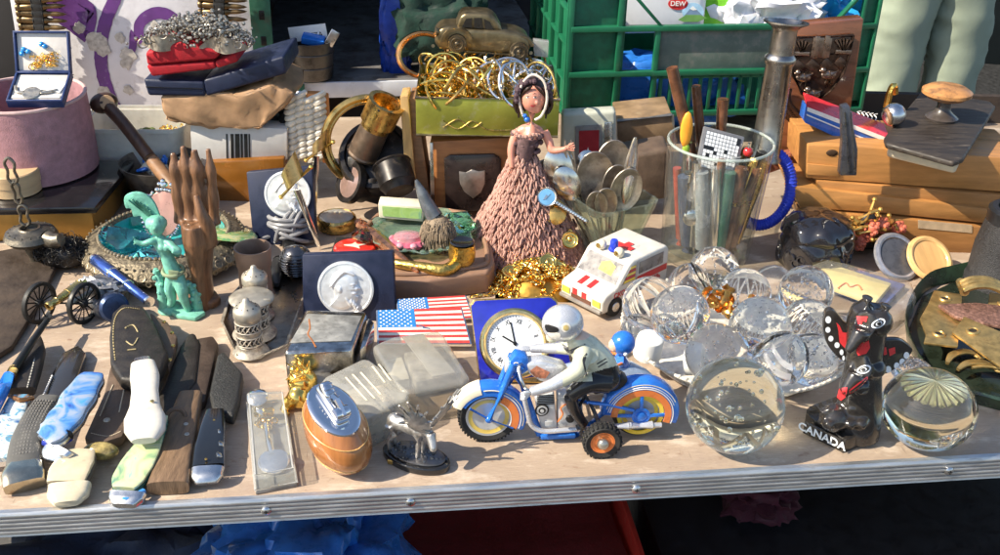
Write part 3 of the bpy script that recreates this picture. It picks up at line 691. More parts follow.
# body: tank, frame, engine
mb = MB(); mb.prism([q(x, y, -8) for x, y in ((242, 240), (300, 232), (375, 250), (400, 290), (330, 312), (290, 300), (255, 275))], (0, 16, 0), 4.5, 3); tk = mb.ob('fuel_tank', LTG, mo)
bt_ = bvh_of(tk); mb = MB()
def zq(pts): return [(450+x/3.264, 290+y/3.264) for x, y in pts]
decal(mb, bt_, zq([(262, 262), (283, 247), (326, 268), (312, 288), (266, 285)]), mo, .4); mb.ob('red_label', mat('faded_red_label', (.52, .20, .11), .5, var=.5, sc=300), tk)
mb = MB(); mb.tube([q(212, 270, 0), q(250, 350, 0), q(292, 470, 0)], [3.5, 3.8, 3.8], 10); mb.tube([q(292, 472), q(410, 476)], 3.5, 10); mb.tube([q(410, 474), q(500, 400), q(560, 372)], 3.2, 10); mb.tube([q(390, 350, -8), q(445, 366, -9), q(520, 374, -9), q(600, 392, -9)], 2., 8)
mb.box(q(350, 472, 0)+V((0, 0, 2)), (36, 15, 6), 2); mb.ob('frame', BLUE, mo)
mb = MB(); mb.prism([q(x, y, -9) for x, y in ((276, 350), (340, 335), (348, 420), (352, 452), (300, 458), (290, 420))], (0, 18, 0), 2.); mb.prism([q(x, y, -8) for x, y in ((352, 350), (432, 350), (436, 452), (352, 456))], (0, 16, 0), 1.5)
en = mb.ob('engine', GREY, mo)
mb = MB(); cc = q(300, 391, -9.5)
for i in range(4): mb.use(i % 2); mb.lathe([(0, 0), (7-i*1.7, 0), (7-i*1.7, .8+i*.5), (0, .8+i*.5)], 26, TM(cc, rx=90))
mb.use(0)
for i in range(6): mb.box(q(312+i*0, 344+i*5.5, -9.4), (17, 1, 1), .2)
mb.use(1).box(q(322, 436, -9.6), (8, 1.4, 6), .4); mb.use(0).lathe([(0, 0), (4.5, 0), (4, 1.6), (0, 2)], 16, TM(q(392, 420, -8.4), rx=90)); mb.use(2).tube(catmull([q(352, 430, -9.5), q(368, 405, -10), q(362, 385, -9.5), q(380, 372, -9.5)], 5), .9, 6)
mb.ob('engine_detail', [BLACK, GREY, ORANGE], en)
mb = MB(); mb.tube(catmull([q(240, 345, -11), q(252, 395, -12), q(266, 440, -12.5), q(302, 460, -13), q(360, 458, -13), q(430, 452, -13)], 8), 2.6, 10); mb.tube([q(430, 452, -13), q(540, 444, -13), q(590, 442, -13)], [2.4, 2.6, 4.2], 10); mb.tube([q(580, 442, -13), q(660, 441, -13), q(664, 441, -13), q(690, 440, -13)], [4.4, 4.4, 2.8, 2.6], 12); mb.ob('exhaust_pipe', LTG, mo)
mb = MB(); mb.prism([q(x, y, -7.5) for x, y in ((445, 300), (560, 280), (585, 296), (560, 330), (470, 345))], (0, 15, 0), 3); mb.ob('saddle', DLEATHER, mo)
mb = MB(); mb.tube([q(440, 350, -12), q(420, 380, -13), q(440, 430, -15), q(425, 470, -15)], [2, 2, 1.8, 1.6], 8); mb.tube([q(418, 300, 2), q(470, 395, -14), q(500, 470, -22)], 2, 8); mb.ob('stand_bracket', DKTIN, mo)
mb = MB(); mb.tube(catmull([q(175, 318, -8.6), q(205, 245, -8.3), q(222, 238, -8)], 5), .5, 5); mb.ob('pin_stripe', mat('cream_line', (.70, .62, .40), .35), mo)
for h_, a0, a1, r_, y_ in ((rh, 25, 165, rr+8.5, -9.4), (fh, -15, 100, fr+3.4, -8.9)): mb = MB(); arcband(mb, h_, a0, a1, r_, r_+.6, y_); mb.ob('pin_stripe', mat('cream_line', (.70, .62, .40), .35), mo)
# small near-side drive wheel
dw_c = q(498, 470, -34); dw = wheel(V((dw_c.x, -34, 19)), 19, 12, mo, [ORANGE, ORANGE], None, 26, .62)
mb = MB(); mb.ball((dw_c.x, -40, 19), 6, 18, (1, .8, 1)); mb.ob('hub_cap', mat('dull_hub', (.45, .42, .36), .3, .8), dw)
mb = MB(); mb.cyl((dw_c.x, -38, 19), (dw_c.x, 0, 19), 1.8); mb.ob('axle', STEEL, mo)
# rider: one skin, coloured by region
mb = MB()
def limb(pts, rs, n=7):
    P = catmull(pts, n); k = len(pts)-1; rr_ = [lerp(rs[min(int(i/n), k-1)], rs[min(int(i/n)+1, k)], (i/n) % 1 if i < len(P)-1 else 1) for i in range(len(P))]
    mb.tube(P, rr_, 14)
limb([q(520, 292), q(490, 240), q(440, 190), q(405, 150)], [13, 15.5, 15.5, 9]); mb.ball(q(505, 285), 15, 18, (1.15, 1.05, .9)); mb.tube([q(455, 215, -13), q(455, 215, 13)], [9, 9], 14); mb.ball(q(435, 205, -12), 8.5); mb.ball(q(430, 200, 12), 8.5)
limb([q(432, 208, -14), q(415, 262, -20), q(342, 306, -25)], [8.5, 8.2, 6.2]); limb([q(345, 306, -25), q(290, 325, -26), q(262, 332, -26)], [6.6, 5.4, 4.6])
limb([q(420, 190, 13), q(362, 190, 22), q(300, 190, 28), q(262, 192, 30)], [8, 6, 5, 4])
limb([q(512, 300, -8), q(450, 305, -15), q(392, 345, -16)], [12, 9.5, 7]); limb([q(392, 345, -16), q(408, 395, -14), q(440, 440, -14)], [7, 6, 4.6])
limb([q(512, 300, 8), q(450, 305, 14), q(395, 350, 14)], [12, 9.5, 7]); limb([q(395, 350, 14), q(405, 395, 13), q(435, 440, 13)], [7, 6, 4.6])
mb.tube([q(405, 152), q(380, 130)], [7, 7], 12); mb.ball(q(366, 116), 15.5, 18, (1.05, .92, 1.05)); mb.ball(q(335, 150), 7, 12)
mb.tube([q(440, 440, -14), q(412, 450, -14)], [4.6, 4.], 10); mb.tube([q(435, 440, 13), q(410, 450, 13)], [4.6, 4], 10)
rd = mb.ob('rider', CREAM, mo, remesh=1.05, sm=4)
JK = mat('grey_green_jacket', (.56, .56, .42), .35, .1, var=.1, coat=.4); SK = mat('doll_skin_tin', (.70, .48, .36), .4, var=.08)
kz = q(455, 268).z; k1 = q(352, 300).x; kzz = q(392, 330).z
def rfn(c):
    if c.z > q(380, 140).z-3: return 3
    kx = q(364, 345).x; zz = c.z+.73*c.y     # zz: height as seen in the picture plane
    arm = (c.y < -12 and zz > q(400, 303).z and c.x < q(452, 290).x) or (c.y > 16 and c.z > kz+6) or (c.y < -15 and c.x < q(385, 300).x and zz > q(380, 328).z)
    if zz < q(455, 272).z+(c.x-q(455, 268).x)*.30 and c.x > kx and not arm: return 2
    if c.x < k1 and abs(c.y) > 15: return 1
    return 0
paint(rd, rfn, [JK, LTG, mat('black_trousers_tin', (.018, .018, .02), .3, .2, coat=.4), SK])
mb = MB(); hc = q(368, 108); mb.ball((0, 0, 0), 18.6, 28, (1.08, .95, 1), TM(hc)); hm = mb.ob('helmet', LTG, rd)
mb = MB(); bh = bvh_of(hm)
decal(mb, bh, zq([(313, 112), (350, 122), (352, 136), (318, 136)]), mo, .6, 3); mb.ob('goggles', BLACK, hm)
mb = MB(); decal(mb, bh, zq(circ(378, 122, 15, 20)), mo, .9); decal(mb, bh, zq([(316, 140), (358, 140), (356, 165), (330, 172)]), mo, .4, 3); mb.use(1); decal(mb, bh, zq(circ(378, 122, 9, 16)), mo, 1.4); mb.ob('ear_disc', [mat('pale_face_tin', (.70, .66, .58), .4), mat('gold_line2', (.5, .38, .15), .4)], hm)
for pts in ([(235, 322), (262, 318), (268, 340), (240, 345)],):
    for i, (dx, dy_) in enumerate(((-9, 2), (-6, 5), (-2, 7), (2, 8), (-9, -3))):
        c0 = q(262, 330, -26); mb = MB()
        mb.tube(catmull([c0+V((0, -1.5+i*.9-1, 1-i*1.2)), c0+V((-5, -4, 1.5-i*1.6)), c0+V((-8.5, -2, -1.5-i*1.5)), c0+V((-6.5, 1.5, -3.4-i*1.3))], 4), [1.5]*12+[1.1], 8); mb.ob('finger', LTG, rd)
for i in range(5):
    c0 = q(262, 192, 30); mb = MB(); mb.tube(catmull([c0+V((0, -2.6+i*1.3, 0)), c0+V((-7, -3+i*1.4, .6)), c0+V((-13+abs(i-2)*1.6, -3+i*1.5, -.6))], 4), [1.5]*8+[1.0], 8); mb.ob('finger', LTG, rd)
# jacket seams
brd = bvh_of(rd); mb = MB()
for ln in ([(365, 175), (375, 195), (395, 205), (410, 190), (440, 175)], [(445, 205), (432, 230), (445, 280)], [(478, 240), (508, 222)], [(482, 250), (512, 232)]):
    p = catmull([(x, y, 0) for x, y in ln], 6); decal(mb, brd, zq([(a.x, a.y) for a in p]+[(a.x+2.4, a.y+2.8) for a in p[::-1]]), mo, .35, rings=2)
mb.ob('jacket_seam', DKTIN, rd)
# sidecar on the far side
sd = 52
mb = MB(); sc_z = 16
rows = []
for t, w_, h0, h1 in ((0, 4, 30, 40), (.1, 12, 24, 50), (.3, 17, 18, 56), (.55, 18, 16, 60), (.8, 17, 18, 52), (.95, 11, 24, 42), (1, 5, 30, 37)):
    x = lerp(-8, 100, t); rows.append([(x, sd+w_*math.cos(a), (h0+h1)/2+(h1-h0)/2*math.sin(a)) for a in [2*PI*i/20 for i in range(20)]])
mb.rings(rows); scr_ = mb.ob('sidecar', mat('sidecar_tin', (.42, .50, .60), .3, .3, coat=.4), mo)
mb = MB(); mb.torus((52, sd, 57.5), 13, 1.6, sx=1.25); mb.ob('cockpit_rim', ORANGE, scr_)
mb = MB(); mb.ball(q(565, 172, sd), 12.5, 24, (1.02, 1, 1.02)); hx = q(565, 172, sd); mb.tube([hx, (hx.x, sd, 52)], [8, 10], 14); mb.use(1).ball(hx+V((-8, -1, -2)), 7.5, 14); ps = mb.ob('passenger', [BLUE, SK], scr_)
mb = MB(); mb.ball(hx+V((1, -11, -7)), 2.2, 10); mb.ob('helmet_stud', WHITE, ps)
sw = wheel(V((60, sd+22, 18)), 18, 9, mo, [ORANGE, ORANGE], None, 0, .6)
mb = MB()
for x in (10, 62): mb = MB(); mb.cyl((x, 4, 20), (x, sd+22, 22), 1.6); mb.ob('sidecar_strut', STEEL, mo)
# ---------------------------------------------------------------- totem souvenir
TL = Loc(848, 438)
tt = thing('totem_figure', 'glossy black totem pole souvenir with painted wings and white CANADA lettering on its foot', 'totem', TL.o)
TBK = mat('glossy_black_resin', (.022, .019, .017), .22, var=.5, sc=60, coat=.5, bump=.25, bsc=120)
def tq(zx, zy, d=0.): return TL(800+zx/3.085, 280+zy/3.085, d)
mb = MB()
out = [tq(10, 455), tq(50, 425), tq(120, 400), tq(215, 455), tq(235, 462), tq(180, 510), tq(120, 525)]
b0 = [V((p.x, 0, 0)) for p in out]
foot = [TL.g(804, 426), TL.g(822, 414), TL.g(850, 408), TL.g(874, 428), TL.g(868, 442), TL.g(846, 452), TL.g(838, 450)]
fo = catmull([(p.x, p.y, 0) for p in foot], 5, True); mb.prism(fo, (0, 0, 17), 3, 3); ft = mb.ob('foot', TBK, tt)
ax = lambda zy: 175 - (zy-460)*.10     # axis of the pole in zoom pixels
mb = MB()
def col(zy, w, d, off=0, fy=0): c = tq(ax(zy)+off, zy); mb.ball((c.x, fy, c.z), 1, 18, (w, d, 13))
rows = ((478, 23, 20), (440, 23.5, 20), (400, 23, 19), (350, 21.5, 18), (300, 19.5, 17), (250, 18, 16), (200, 18.5, 16), (160, 19.5, 16), (125, 20, 16), (100, 18, 15), (84, 16, 13))
P = catmull([tq(ax(r[0]), r[0]) for r in rows], 4); W = catmull([V((r[1], r[2], 0)) for r in rows], 4)
mb.rings([[V((p.x+w.x*math.cos(t), w.y*math.sin(t), p.z)) for t in [2*PI*i/28 for i in range(28)]] for p, w in zip(P, W)])
mb.tube([tq(180, 88, 4), tq(260, 84, 4)], [7, 6], 10)
# top head with ears and long beak
for a, b, r0, r1 in ((tq(212, 118, -12), tq(146, 222, -34), 12, 3.6), (tq(196, 262, -12), tq(132, 346, -32), 12.5, 4), (tq(150, 330, -14), tq(205, 330, -16), 9, 6)):
    mb.tube([a, (a+b)/2+V((0, -3, 2)), b], [r0, (r0+r1)/2+1.5, r1], 14)
mb.tube([tq(196, 88), tq(208, 52)], [11, 6.5], 12); mb.tube([tq(258, 105, -4), tq(268, 76, -4)], [8, 6], 10); mb.ball(tq(245, 130, -8), 13, 14)
mb.ball(tq(225, 270, -8), 13, 14, (1, 1, .8))
for sx_ in (95, 160, 195): mb.tube([tq(sx_, 400, -12), tq(sx_-5, 440, -20), tq(sx_-12, 455, -24)], [8, 6.5, 5.5], 10)
mb.ball(tq(105, 425, -10), 15, 14); mb.tube([tq(75, 400, -12), tq(70, 440, -14)], [6, 6], 10)
po = mb.ob('pole', TBK, tt, remesh=1.5, sm=3)
def wing(pts, dy0, dy1, name):
    a = []; 
    xs = [p[0] for p in pts]; x0, x1 = min(xs), max(xs)
    P = catmull([(x, y, 0) for x, y in pts], 5, True)
    f = [tq(p.x, p.y, lerp(dy0, dy1, (p.x-x0)/(x1-x0))) for p in P]
    mb = MB(); mb.prism(f, (0, 7, 0), 1.6); return mb.ob('wing', TBK, tt)
w1 = wing([(80, 100), (105, 95), (135, 130), (165, 165), (160, 250), (125, 245), (85, 200), (74, 150)], 4, 0, 'l')
w2 = wing([(230, 200), (300, 185), (340, 205), (345, 225), (300, 270), (260, 290), (232, 275)], 0, 8, 'r')
TR = mat('totem_red', (.62, .035, .04), .3, var=.1, coat=.4); TWH = mat('totem_white', (.75, .78, .82), .35, var=.05)
def tz(pts): return [(800+x/3.085, 280+y/3.085) for x, y in pts]
B1 = bvh_of(w1); B2 = bvh_of(w2); B3 = bvh_of(po)
mb = MB()
for x, y, w_, h in ((87, 122, 9, 11), (86, 153, 8, 9), (95, 180, 8, 9), (114, 200, 8, 9), (128, 222, 6, 9), (134, 240, 4, 8)): decal(mb, B1, tz(circ(x, y, w_, 12, h)), tt, .5)
mb.ob('white_spot', TWH, w1)
mb = MB(); decal(mb, B1, tz([(112, 130), (122, 140), (130, 160), (160, 165), (155, 200), (135, 195), (122, 172)]), tt, .5); decal(mb, B1, tz([(118, 158), (128, 175), (150, 205), (140, 212), (122, 192)]), tt, .5); mb.ob('red_patch', TR, w1)
mb = MB()
for x, y in ((243, 266), (272, 275), (298, 264), (315, 252), (328, 232)): decal(mb, B2, tz(circ(x, y, 9, 12, 11)), tt, .5)
mb.ob('white_spot', TWH, w2)
mb = MB(); decal(mb, B2, tz([(240, 210), (265, 206), (268, 228), (248, 235)]), tt, .5); decal(mb, B2, tz([(272, 212), (292, 206), (294, 225), (276, 234)]), tt, .5); mb.ob('red_patch', TR, w2)
for ex, ey, a in ((241, 134, -24), (197, 276, -20)):
    ca, sa = math.cos(R(a)), math.sin(R(a)); E = lambda rx, ry, n=18: [(ex+rx*math.cos(t)*ca-ry*math.sin(t)*sa, ey+rx*math.cos(t)*sa+ry*math.sin(t)*ca) for t in [2*PI*i/n for i in range(n)]]
    mb = MB(); decal(mb, B3, tz(E(23, 13)), tt, .5); mb.use(1); decal(mb, B3, tz(E(17, 9)), tt, .9); mb.use(0); decal(mb, B3, tz(E(9, 6)), tt, 1.2); mb.use(1); decal(mb, B3, tz(E(6, 5)), tt, 1.5); mb.ob('painted_eye', [TWH, TBK], po)
mb = MB(); decal(mb, B3, tz([(175, 112), (210, 112), (205, 130), (195, 125), (190, 138), (178, 136)]), tt, .5); decal(mb, B3, tz([(172, 215), (190, 195), (212, 185), (216, 208), (205, 226), (180, 233)]), tt, .5); decal(mb, B3, tz([(150, 340), (180, 316), (208, 298), (208, 308), (182, 334), (152, 352)]), tt, .6); decal(mb, B3, tz([(122, 335), (146, 330), (142, 360), (128, 372), (115, 362)]), tt, .6); mb.use(1); decal(mb, B3, tz([(154, 342), (184, 318), (204, 303), (204, 306), (182, 328), (156, 347)]), tt, .9)
mb.ob('red_marking', [TR, TBK], po)
a = TL.g(804, 436); b = TL.g(839, 453); dv = (b-a).normalized(); ang = math.degrees(math.atan2(dv.y, dv.x)); m_ = (TL.g(804.5, 433)+TL.g(840, 450.5))/2
nrm = V((dv.y, -dv.x, 0)); pc = m_+nrm*2.0
mb = MB(); mb.box((pc.x+0*nrm.x, pc.y-nrm.y*0, 8.5), ((b-a).length*1.06, 3, 14), 1, rot=(0, 0, ang)); mb.ob('name_band', TBK, ft)
mb = MB(); mb.text('CANADA', 12.5, TM(pc+nrm*1.6+V((0, 0, 8.5)), rz=ang) @ rotm(rx=90), .25, bold=.25); mb.ob('lettering', TWH, ft, smooth=0)
# ---------------------------------------------------------------- knives, sheaths and pocket things at the front left
def slab(name, top, z0, z1, m, bev=1.5, parent=None, seg=2):
    """flat-lying piece whose upper outline is traced at height z1; returns builder in coordinates about its centre"""
    P = [gp(x, y, z1) for x, y in top]; c = sum(P, V())/len(P); c.z = z0
    mb = MB(); mb.prism([p-c for p in P], (0, 0, z0-z1), bev, seg); return mb, c
def spine(ctl, n=6): return catmull(ctl, n)
def flatbar(mb, pts, ws, ts, up=(0, 0, 1), seg=20, pw=.55):
    """long piece with rounded-rectangle section: centre line pts, width ws, thickness ts"""
    rows = []; n = len(pts)
    for i, p in enumerate(pts):
        d = (pts[min(n-1, i+1)]-pts[max(0, i-1)]).normalized(); x = d.cross(V(up)).normalized(); y = x.cross(d).normalized()
        s = lambda t: math.copysign(abs(t)**pw, t)
        rows.append([p+x*(ws[i]/2*s(math.cos(t)))+y*(ts[i]/2*s(math.sin(t))) for t in [2*PI*k/seg for k in range(seg)]])
    return mb.rings(rows)
def interp(vals, n):
    k = len(vals)-1; out = []
    for i in range(n): t = i/(n-1)*k; j = min(int(t), k-1); out.append(lerp(vals[j], vals[j+1], t-j))
    return out
def knife_handle(mb, ctl, w, t, n=8, T=None):
    P = spine(ctl, n); flatbar(mb, P, interp(w, len(P)), interp(t, len(P))); return P
def pearl(name, cols, sc=25, rough=.18):
    m, nt, b = _new(name); N = nt.nodes; Lk = nt.links.new; tc = N.new('ShaderNodeTexCoord'); n = N.new('ShaderNodeTexNoise'); n.inputs['Scale'].default_value = sc; n.inputs['Detail'].default_value = 3; n.inputs['Distortion'].default_value = 1.2
    Lk(tc.outputs['Object'], n.inputs[0]); r = N.new('ShaderNodeValToRGB'); e = r.color_ramp.elements
    while len(e) < len(cols): e.new(.5)
    for i, c in enumerate(cols): e[i].position = .3+.4*i/(len(cols)-1); e[i].color = (*c, 1)
    Lk(n.outputs[0], r.inputs[0]); Lk(r.outputs[0], b.inputs['Base Color']); b.inputs['Roughness'].default_value = rough; b.inputs['Coat Weight'].default_value = .7; return m
BLUEP = pearl('blue_white_pearl', [(.02, .05, .30), (.07, .22, .52), (.24, .32, .44), (.32, .36, .46), (.04, .28, .58)], 36)
GRNM = pearl('green_mother_of_pearl', [(.10, .22, .16), (.35, .48, .24), (.60, .62, .34), (.28, .46, .38)], 40)
PICT = pearl('painted_fish_scene', [(.02, .10, .30), (.55, .62, .58), (.62, .66, .64), (.10, .30, .45), (.25, .14, .06)], 70)
# leather sheath bundle in the middle, folded flap with white stitching
def W(px, py, z): return gp(px, py, z)
sh1 = thing('leather_sheath', 'large dark brown leather knife sheath with a pale stitched flap, holding the white handled knife', 'sheath', gp(130, 370))
o = gp(130, 370); iv = lambda p: p-o
mb, c = slab('s', [(112, 312), (122, 303), (143, 305), (156, 324), (168, 352), (163, 365), (152, 382), (120, 378), (110, 362), (109, 335)], 18, 34, None, 4, seg=3)
for i in range(len(mb.v)): mb.v[i] += c-o
mb.ob('sheath_body', DLEATHER, sh1)
mb, c = slab('s', [(150, 312), (168, 322), (177, 336), (174, 352), (168, 366), (158, 345)], 12, 24, None, 2)
for i in range(len(mb.v)): mb.v[i] += c-o
mb.ob('side_flap', LEATHER, sh1)
mb = MB()
for x, y in ((164, 322), (172, 333), (173, 346), (170, 360)): mb.lathe([(0, 1.4), (2, 1.2), (2.4, 0)], 10, TM(gp(x, y, 24.4)-o))
mb.ob('rivet', BRASS, sh1)
mb = MB(); mb.tube([p-o+V((0, 0, 35)) for p in [gp(x, y, 0) for x, y in ()]], .5) if 0 else None
pts = [gp(x, y, 34.4)-o for x, y in ((115, 360), (113, 338), (115, 318), (124, 308), (140, 309))]; pp = catmull(pts, 8)
for i in range(0, len(pp)-1): mb.tube([pp[i], lerp(pp[i], pp[i+1], .6)], .7, 5)
for pts in ([(125, 328), (133, 325), (138, 332)], [(126, 341), (133, 345), (138, 338)], [(127, 350), (136, 349)]):
    mb.tube(catmull([gp(x, y, 34.5)-o for x, y in pts], 6), .8, 5)
mb.ob('stitching', mat('gold_stitch', (.38, .30, .15), .6), sh1)
mb, c = slab('s', [(84, 436), (104, 392), (110, 365), (150, 382), (130, 420), (122, 436), (96, 444)], 5, 17, None, 3)
sh2 = solo('leather_scabbard', 'grey brown leather scabbard flap with snap button, under the white handled knife', 'sheath', mb, LEATHER, c)
mb = MB(); mb.lathe([(0, 1.6), (2.4, 1.4), (3.2, .8), (3.6, 0)], 14, TM(gp(107, 420, 17.2)-c)); mb.ob('snap_button', PEWTER, sh2)
mb = MB()
pp = catmull([gp(x, y, 17.3)-c for x, y in ((91, 433), (108, 436), (121, 431))], 9)
for i in range(len(pp)-1): mb.tube([pp[i], lerp(pp[i], pp[i+1], .55)], .6, 5)
for a, b in (((100, 416), (113, 385)), ((119, 412), (124, 390))): mb.tube(catmull([gp(a[0], a[1], 17.3)-c, gp(b[0], b[1], 17.3)-c], 4), .7, 5)
mb.ob('stitching', mat('pale_stitch', (.45, .38, .28), .7), sh2)
# white handled knife
kn = thing('sheath_knife', 'white bone handled knife with two rivets, its blade inside the dark sheath', 'knife', gp(145, 405))
o = gp(145, 405)
mb = MB(); P = [gp(x, y, z)-o for x, y, z in ((143, 364, 44), (145, 380, 44), (145, 398, 42), (145, 415, 40), (145, 428, 38), (144, 441, 34))]
flatbar(mb, catmull(P, 6), interp([24, 29, 26, 29, 39, 38, 22], 31), interp([11, 13, 13, 14, 18, 16, 9], 31), pw=.75); hb = mb.ob('handle', mat('old_bone_white', (.66, .62, .54), .35, var=.1, sc=60, coat=.3), kn)
mb = MB()
for y in (374, 401): mb.lathe([(0, .7), (1.8, .5), (2.1, 0)], 12, TM(gp(151 if y < 380 else 152, y, 49)-o))
mb.ob('rivet', BRASS, kn)
mb = MB(); P = [gp(x, y, z)-o for x, y, z in ((143, 366, 38), (140, 345, 26), (136, 325, 22))]; flatbar(mb, catmull(P, 4), interp([16, 16, 8], 9), [2.4]*9); mb.ob('blade', STEEL, kn)
# big folding knife with blue pearl grip
def folding(name, label, ctl, w, t, scale_m, liner_m, bolster_ctl, bw, bt, group=None, ridges=0, cat_='knife', blade=None):
    o = gp(ctl[len(ctl)//2][0], ctl[len(ctl)//2][1]); k = thing(name, label, cat_, o, 0, group)
    mb = MB(); P = catmull([gp(*p)-o for p in ctl], 8); n = len(P); ww = interp(w, n); tt_ = interp(t, n)
    if ridges:
        for i in range(n): ww[i] *= 1+.06*math.sin(i/n*2*PI*ridges)
    flatbar(mb, [p+V((0, 0, 2)) for p in P], ww, [x*.42 for x in tt_]); mb.ob('grip_scale', scale_m, k)
    mb = MB(); flatbar(mb, [p-V((0, 0, tt_[i]*.25)) for i, p in enumerate(P)], [x*1.02 for x in ww], [x*.5 for x in tt_]); mb.ob('liner', liner_m, k)
    if bolster_ctl:
        mb = MB(); Q = catmull([gp(*p)-o for p in bolster_ctl], 6); m_ = len(Q); flatbar(mb, Q, interp(bw, m_), interp(bt, m_)); mb.ob('bolster', STEEL, k)
    return k, o
k, o = folding('folding_knife', 'large folding knife with blue pearl grip and wavy spring, left of the sheath', [(93, 376, 40), (82, 392, 40), (70, 412, 38), (56, 430, 34), (44, 440, 30)], [22, 31, 33, 33, 34, 26], [14, 17, 17, 17, 15, 10], BLUEP, STEEL, [(62, 448, 24), (57, 455, 20), (54, 462, 16)], [36, 32, 20], [14, 14, 9], None, 4)
mb = MB()
for i, (x, y) in enumerate(((97, 392), (90, 402), (84, 413), (77, 424), (70, 434))): mb.tube(catmull([gp(x-4, y-3, 37)-o, gp(x, y, 34)-o, gp(x+1, y+4, 26)-o], 4), [2.4]*9, 8)
mb.ob('wavy_spring', BLACKM, k)
mb = MB(); P = catmull([gp(x, y, z)-o for x, y, z in ((44, 441, 27), (57, 444, 25), (70, 437, 27))], 5); flatbar(mb, P, [8]*len(P), [6]*len(P)); mb.ob('blue_band', mat('dark_blue_enamel', (.03, .05, .35), .2, coat=.6), k)
# ivory folding knife with dark blade slot
k, o = folding('folding_knife', 'cream horn folding knife with a round yellow knob, below the blue pearl one', [(82, 452, 18), (76, 462, 17), (70, 472, 16), (66, 484, 13)], [26, 36, 38, 34], [13, 17, 17, 13], mat('cream_horn', (.58, .49, .33), .35, var=.15, coat=.3), mat('dark_horn', (.10, .08, .06), .5), [(70, 486, 12), (68, 496, 10), (67, 504, 8)], [38, 36, 20], [14, 14, 8])
for c_ in k.children:
    if c_.name.startswith('bolster'): c_.data.materials[0] = mat('cream_horn2', (.60, .52, .37), .3, var=.12, coat=.4)
mb = MB(); mb.ball(gp(101, 451, 12)-o, 15, 22, (1.15, .62, .6)); mb.ob('end_knob', mat('mottled_yellow_horn', (.30, .23, .08), .2, var=.7, sc=120, coat=.7), k)
# green mother of pearl knife
k, o = folding('folding_knife', 'folding knife with green pearl grip and blue banded end under the white handle', [(160, 418, 24), (152, 440, 20), (142, 458, 17), (130, 478, 13), (124, 490, 11)], [16, 20, 28, 33, 31, 20], [10, 12, 14, 13, 10], GRNM, mat('green_liner', (.05, .14, .10), .3, .4), [(128, 494, 10), (126, 500, 8), (124, 506, 6)], [34, 32, 20], [13, 12, 8])
mb = MB(); P = catmull([gp(x, y, z)-o for x, y, z in ((113, 494, 9), (127, 499, 11), (144, 491, 9))], 5); flatbar(mb, P, [5]*len(P), [5]*len(P)); mb.ob('blue_band', mat('sky_blue_enamel', (.05, .25, .60), .2, coat=.6), k)
# fish-painted knife at the far left with cane handle
k, o = folding('painted_knife', 'knife with fish painted handle and black leather sheath at the left edge of the table', [(20, 398, 18), (12, 418, 17), (4, 440, 15), (-4, 462, 13)], [20, 25, 27, 28], [12, 14, 14, 12], PICT, STEEL, None, None, None)
mb = MB(); P = catmull([gp(x, y, z)-o for x, y, z in ((36, 338, 14), (34, 352, 16), (28, 372, 18), (22, 392, 18))], 6); flatbar(mb, P, interp([10, 24, 27, 26], len(P)), interp([8, 11, 12, 12], len(P))); mb.ob('sheath', DLEATHER, k)
mb = MB(); P = catmull([gp(x, y, z)-o for x, y, z in ((10, 396, 20), (20, 400, 25), (33, 398, 20))], 4); mb.tube(P, 2.3, 8); mb.ob('copper_collar', mat('copper_collar', (.50, .24, .10), .35, .9), k)
mb = MB(); P = catmull([gp(x, y, z)-o for x, y, z in ((38, 344, 16.5), (33, 365, 24.5), (27, 388, 24.6))], 9)
for i in range(len(P)-1): mb.tube([P[i], lerp(P[i], P[i+1], .6)], .8, 5)
mb.ob('stitching', mat('grey_stitch', (.45, .42, .36), .7), k)
k = thing('blue_stick', 'black handled rod with a brass ferrule and bright blue grip at the left edge', 'rod', gp(12, 380)); o = gp(12, 380)
mb = MB(); P = [gp(x, y, z)-o for x, y, z in ((50, 316, 30), (30, 345, 30), (14, 370, 28))]; mb.tube(catmull(P, 5), interp([3, 4, 5], 11), 10); mb.ob('black_shaft', BLACKM, k)
mb = MB(); P = [gp(x, y, z)-o for x, y, z in ((14, 369, 28), (9, 377, 28))]; mb.tube(P, [5.3, 5.5], 12); mb.ob('ferrule', BRASS, k)
mb = MB(); P = [gp(x, y, z)-o for x, y, z in ((9, 376, 28), (2, 390, 27), (-10, 412, 26))]; mb.tube(P, [6, 7.5, 8], 14); mb.ob('blue_grip', mat('blue_lacquer', (.02, .18, .60), .2, coat=.6), k)
# chequered grey grip knife
k = thing('chequered_knife', 'knife with a grey chequered rubber grip and polished octagonal pommel at the front left', 'knife', gp(36, 440)); o = gp(36, 440)
mb = MB(); P = catmull([gp(x, y, z)-o for x, y, z in ((50, 400, 17), (38, 418, 17), (28, 442, 16), (24, 468, 14))], 8); flatbar(mb, P, interp([24, 28, 31, 32], len(P)), interp([14, 17, 18, 17], len(P)), pw=.6); hb = mb.ob('grip', mat('grey_rubber_grip', (.10, .095, .085), .55, var=.2), k)
mb = MB()
for j in range(len(P)*1):
    if j < 4 or j > len(P)-4: continue
    d = (P[min(len(P)-1, j+1)]-P[j-1]).normalized(); x = d.cross(V((0, 0, 1))).normalized()
    for a in range(-3, 4): mb.box(P[j]+x*a*2.9+V((0, 0, 8.7-.13*abs(a)**1.7)), (1.9, 3, .9), .3, rot=(0, 0, math.degrees(math.atan2(d.y, d.x))+90))
mb.ob('chequering', mat('grey_rubber_grip2', (.15, .14, .125), .5), hb)
mb = MB(); P = [gp(x, y, z)-o for x, y, z in ((26, 466, 14), (24, 477, 12), (25, 486, 9))]; flatbar(mb, catmull(P, 4), interp([32, 39, 36], 9), interp([17, 22, 17], 9), pw=.5, seg=16); mb.ob('pommel', mat('brassy_pommel', (.50, .45, .34), .22, 1, var=.2), k)
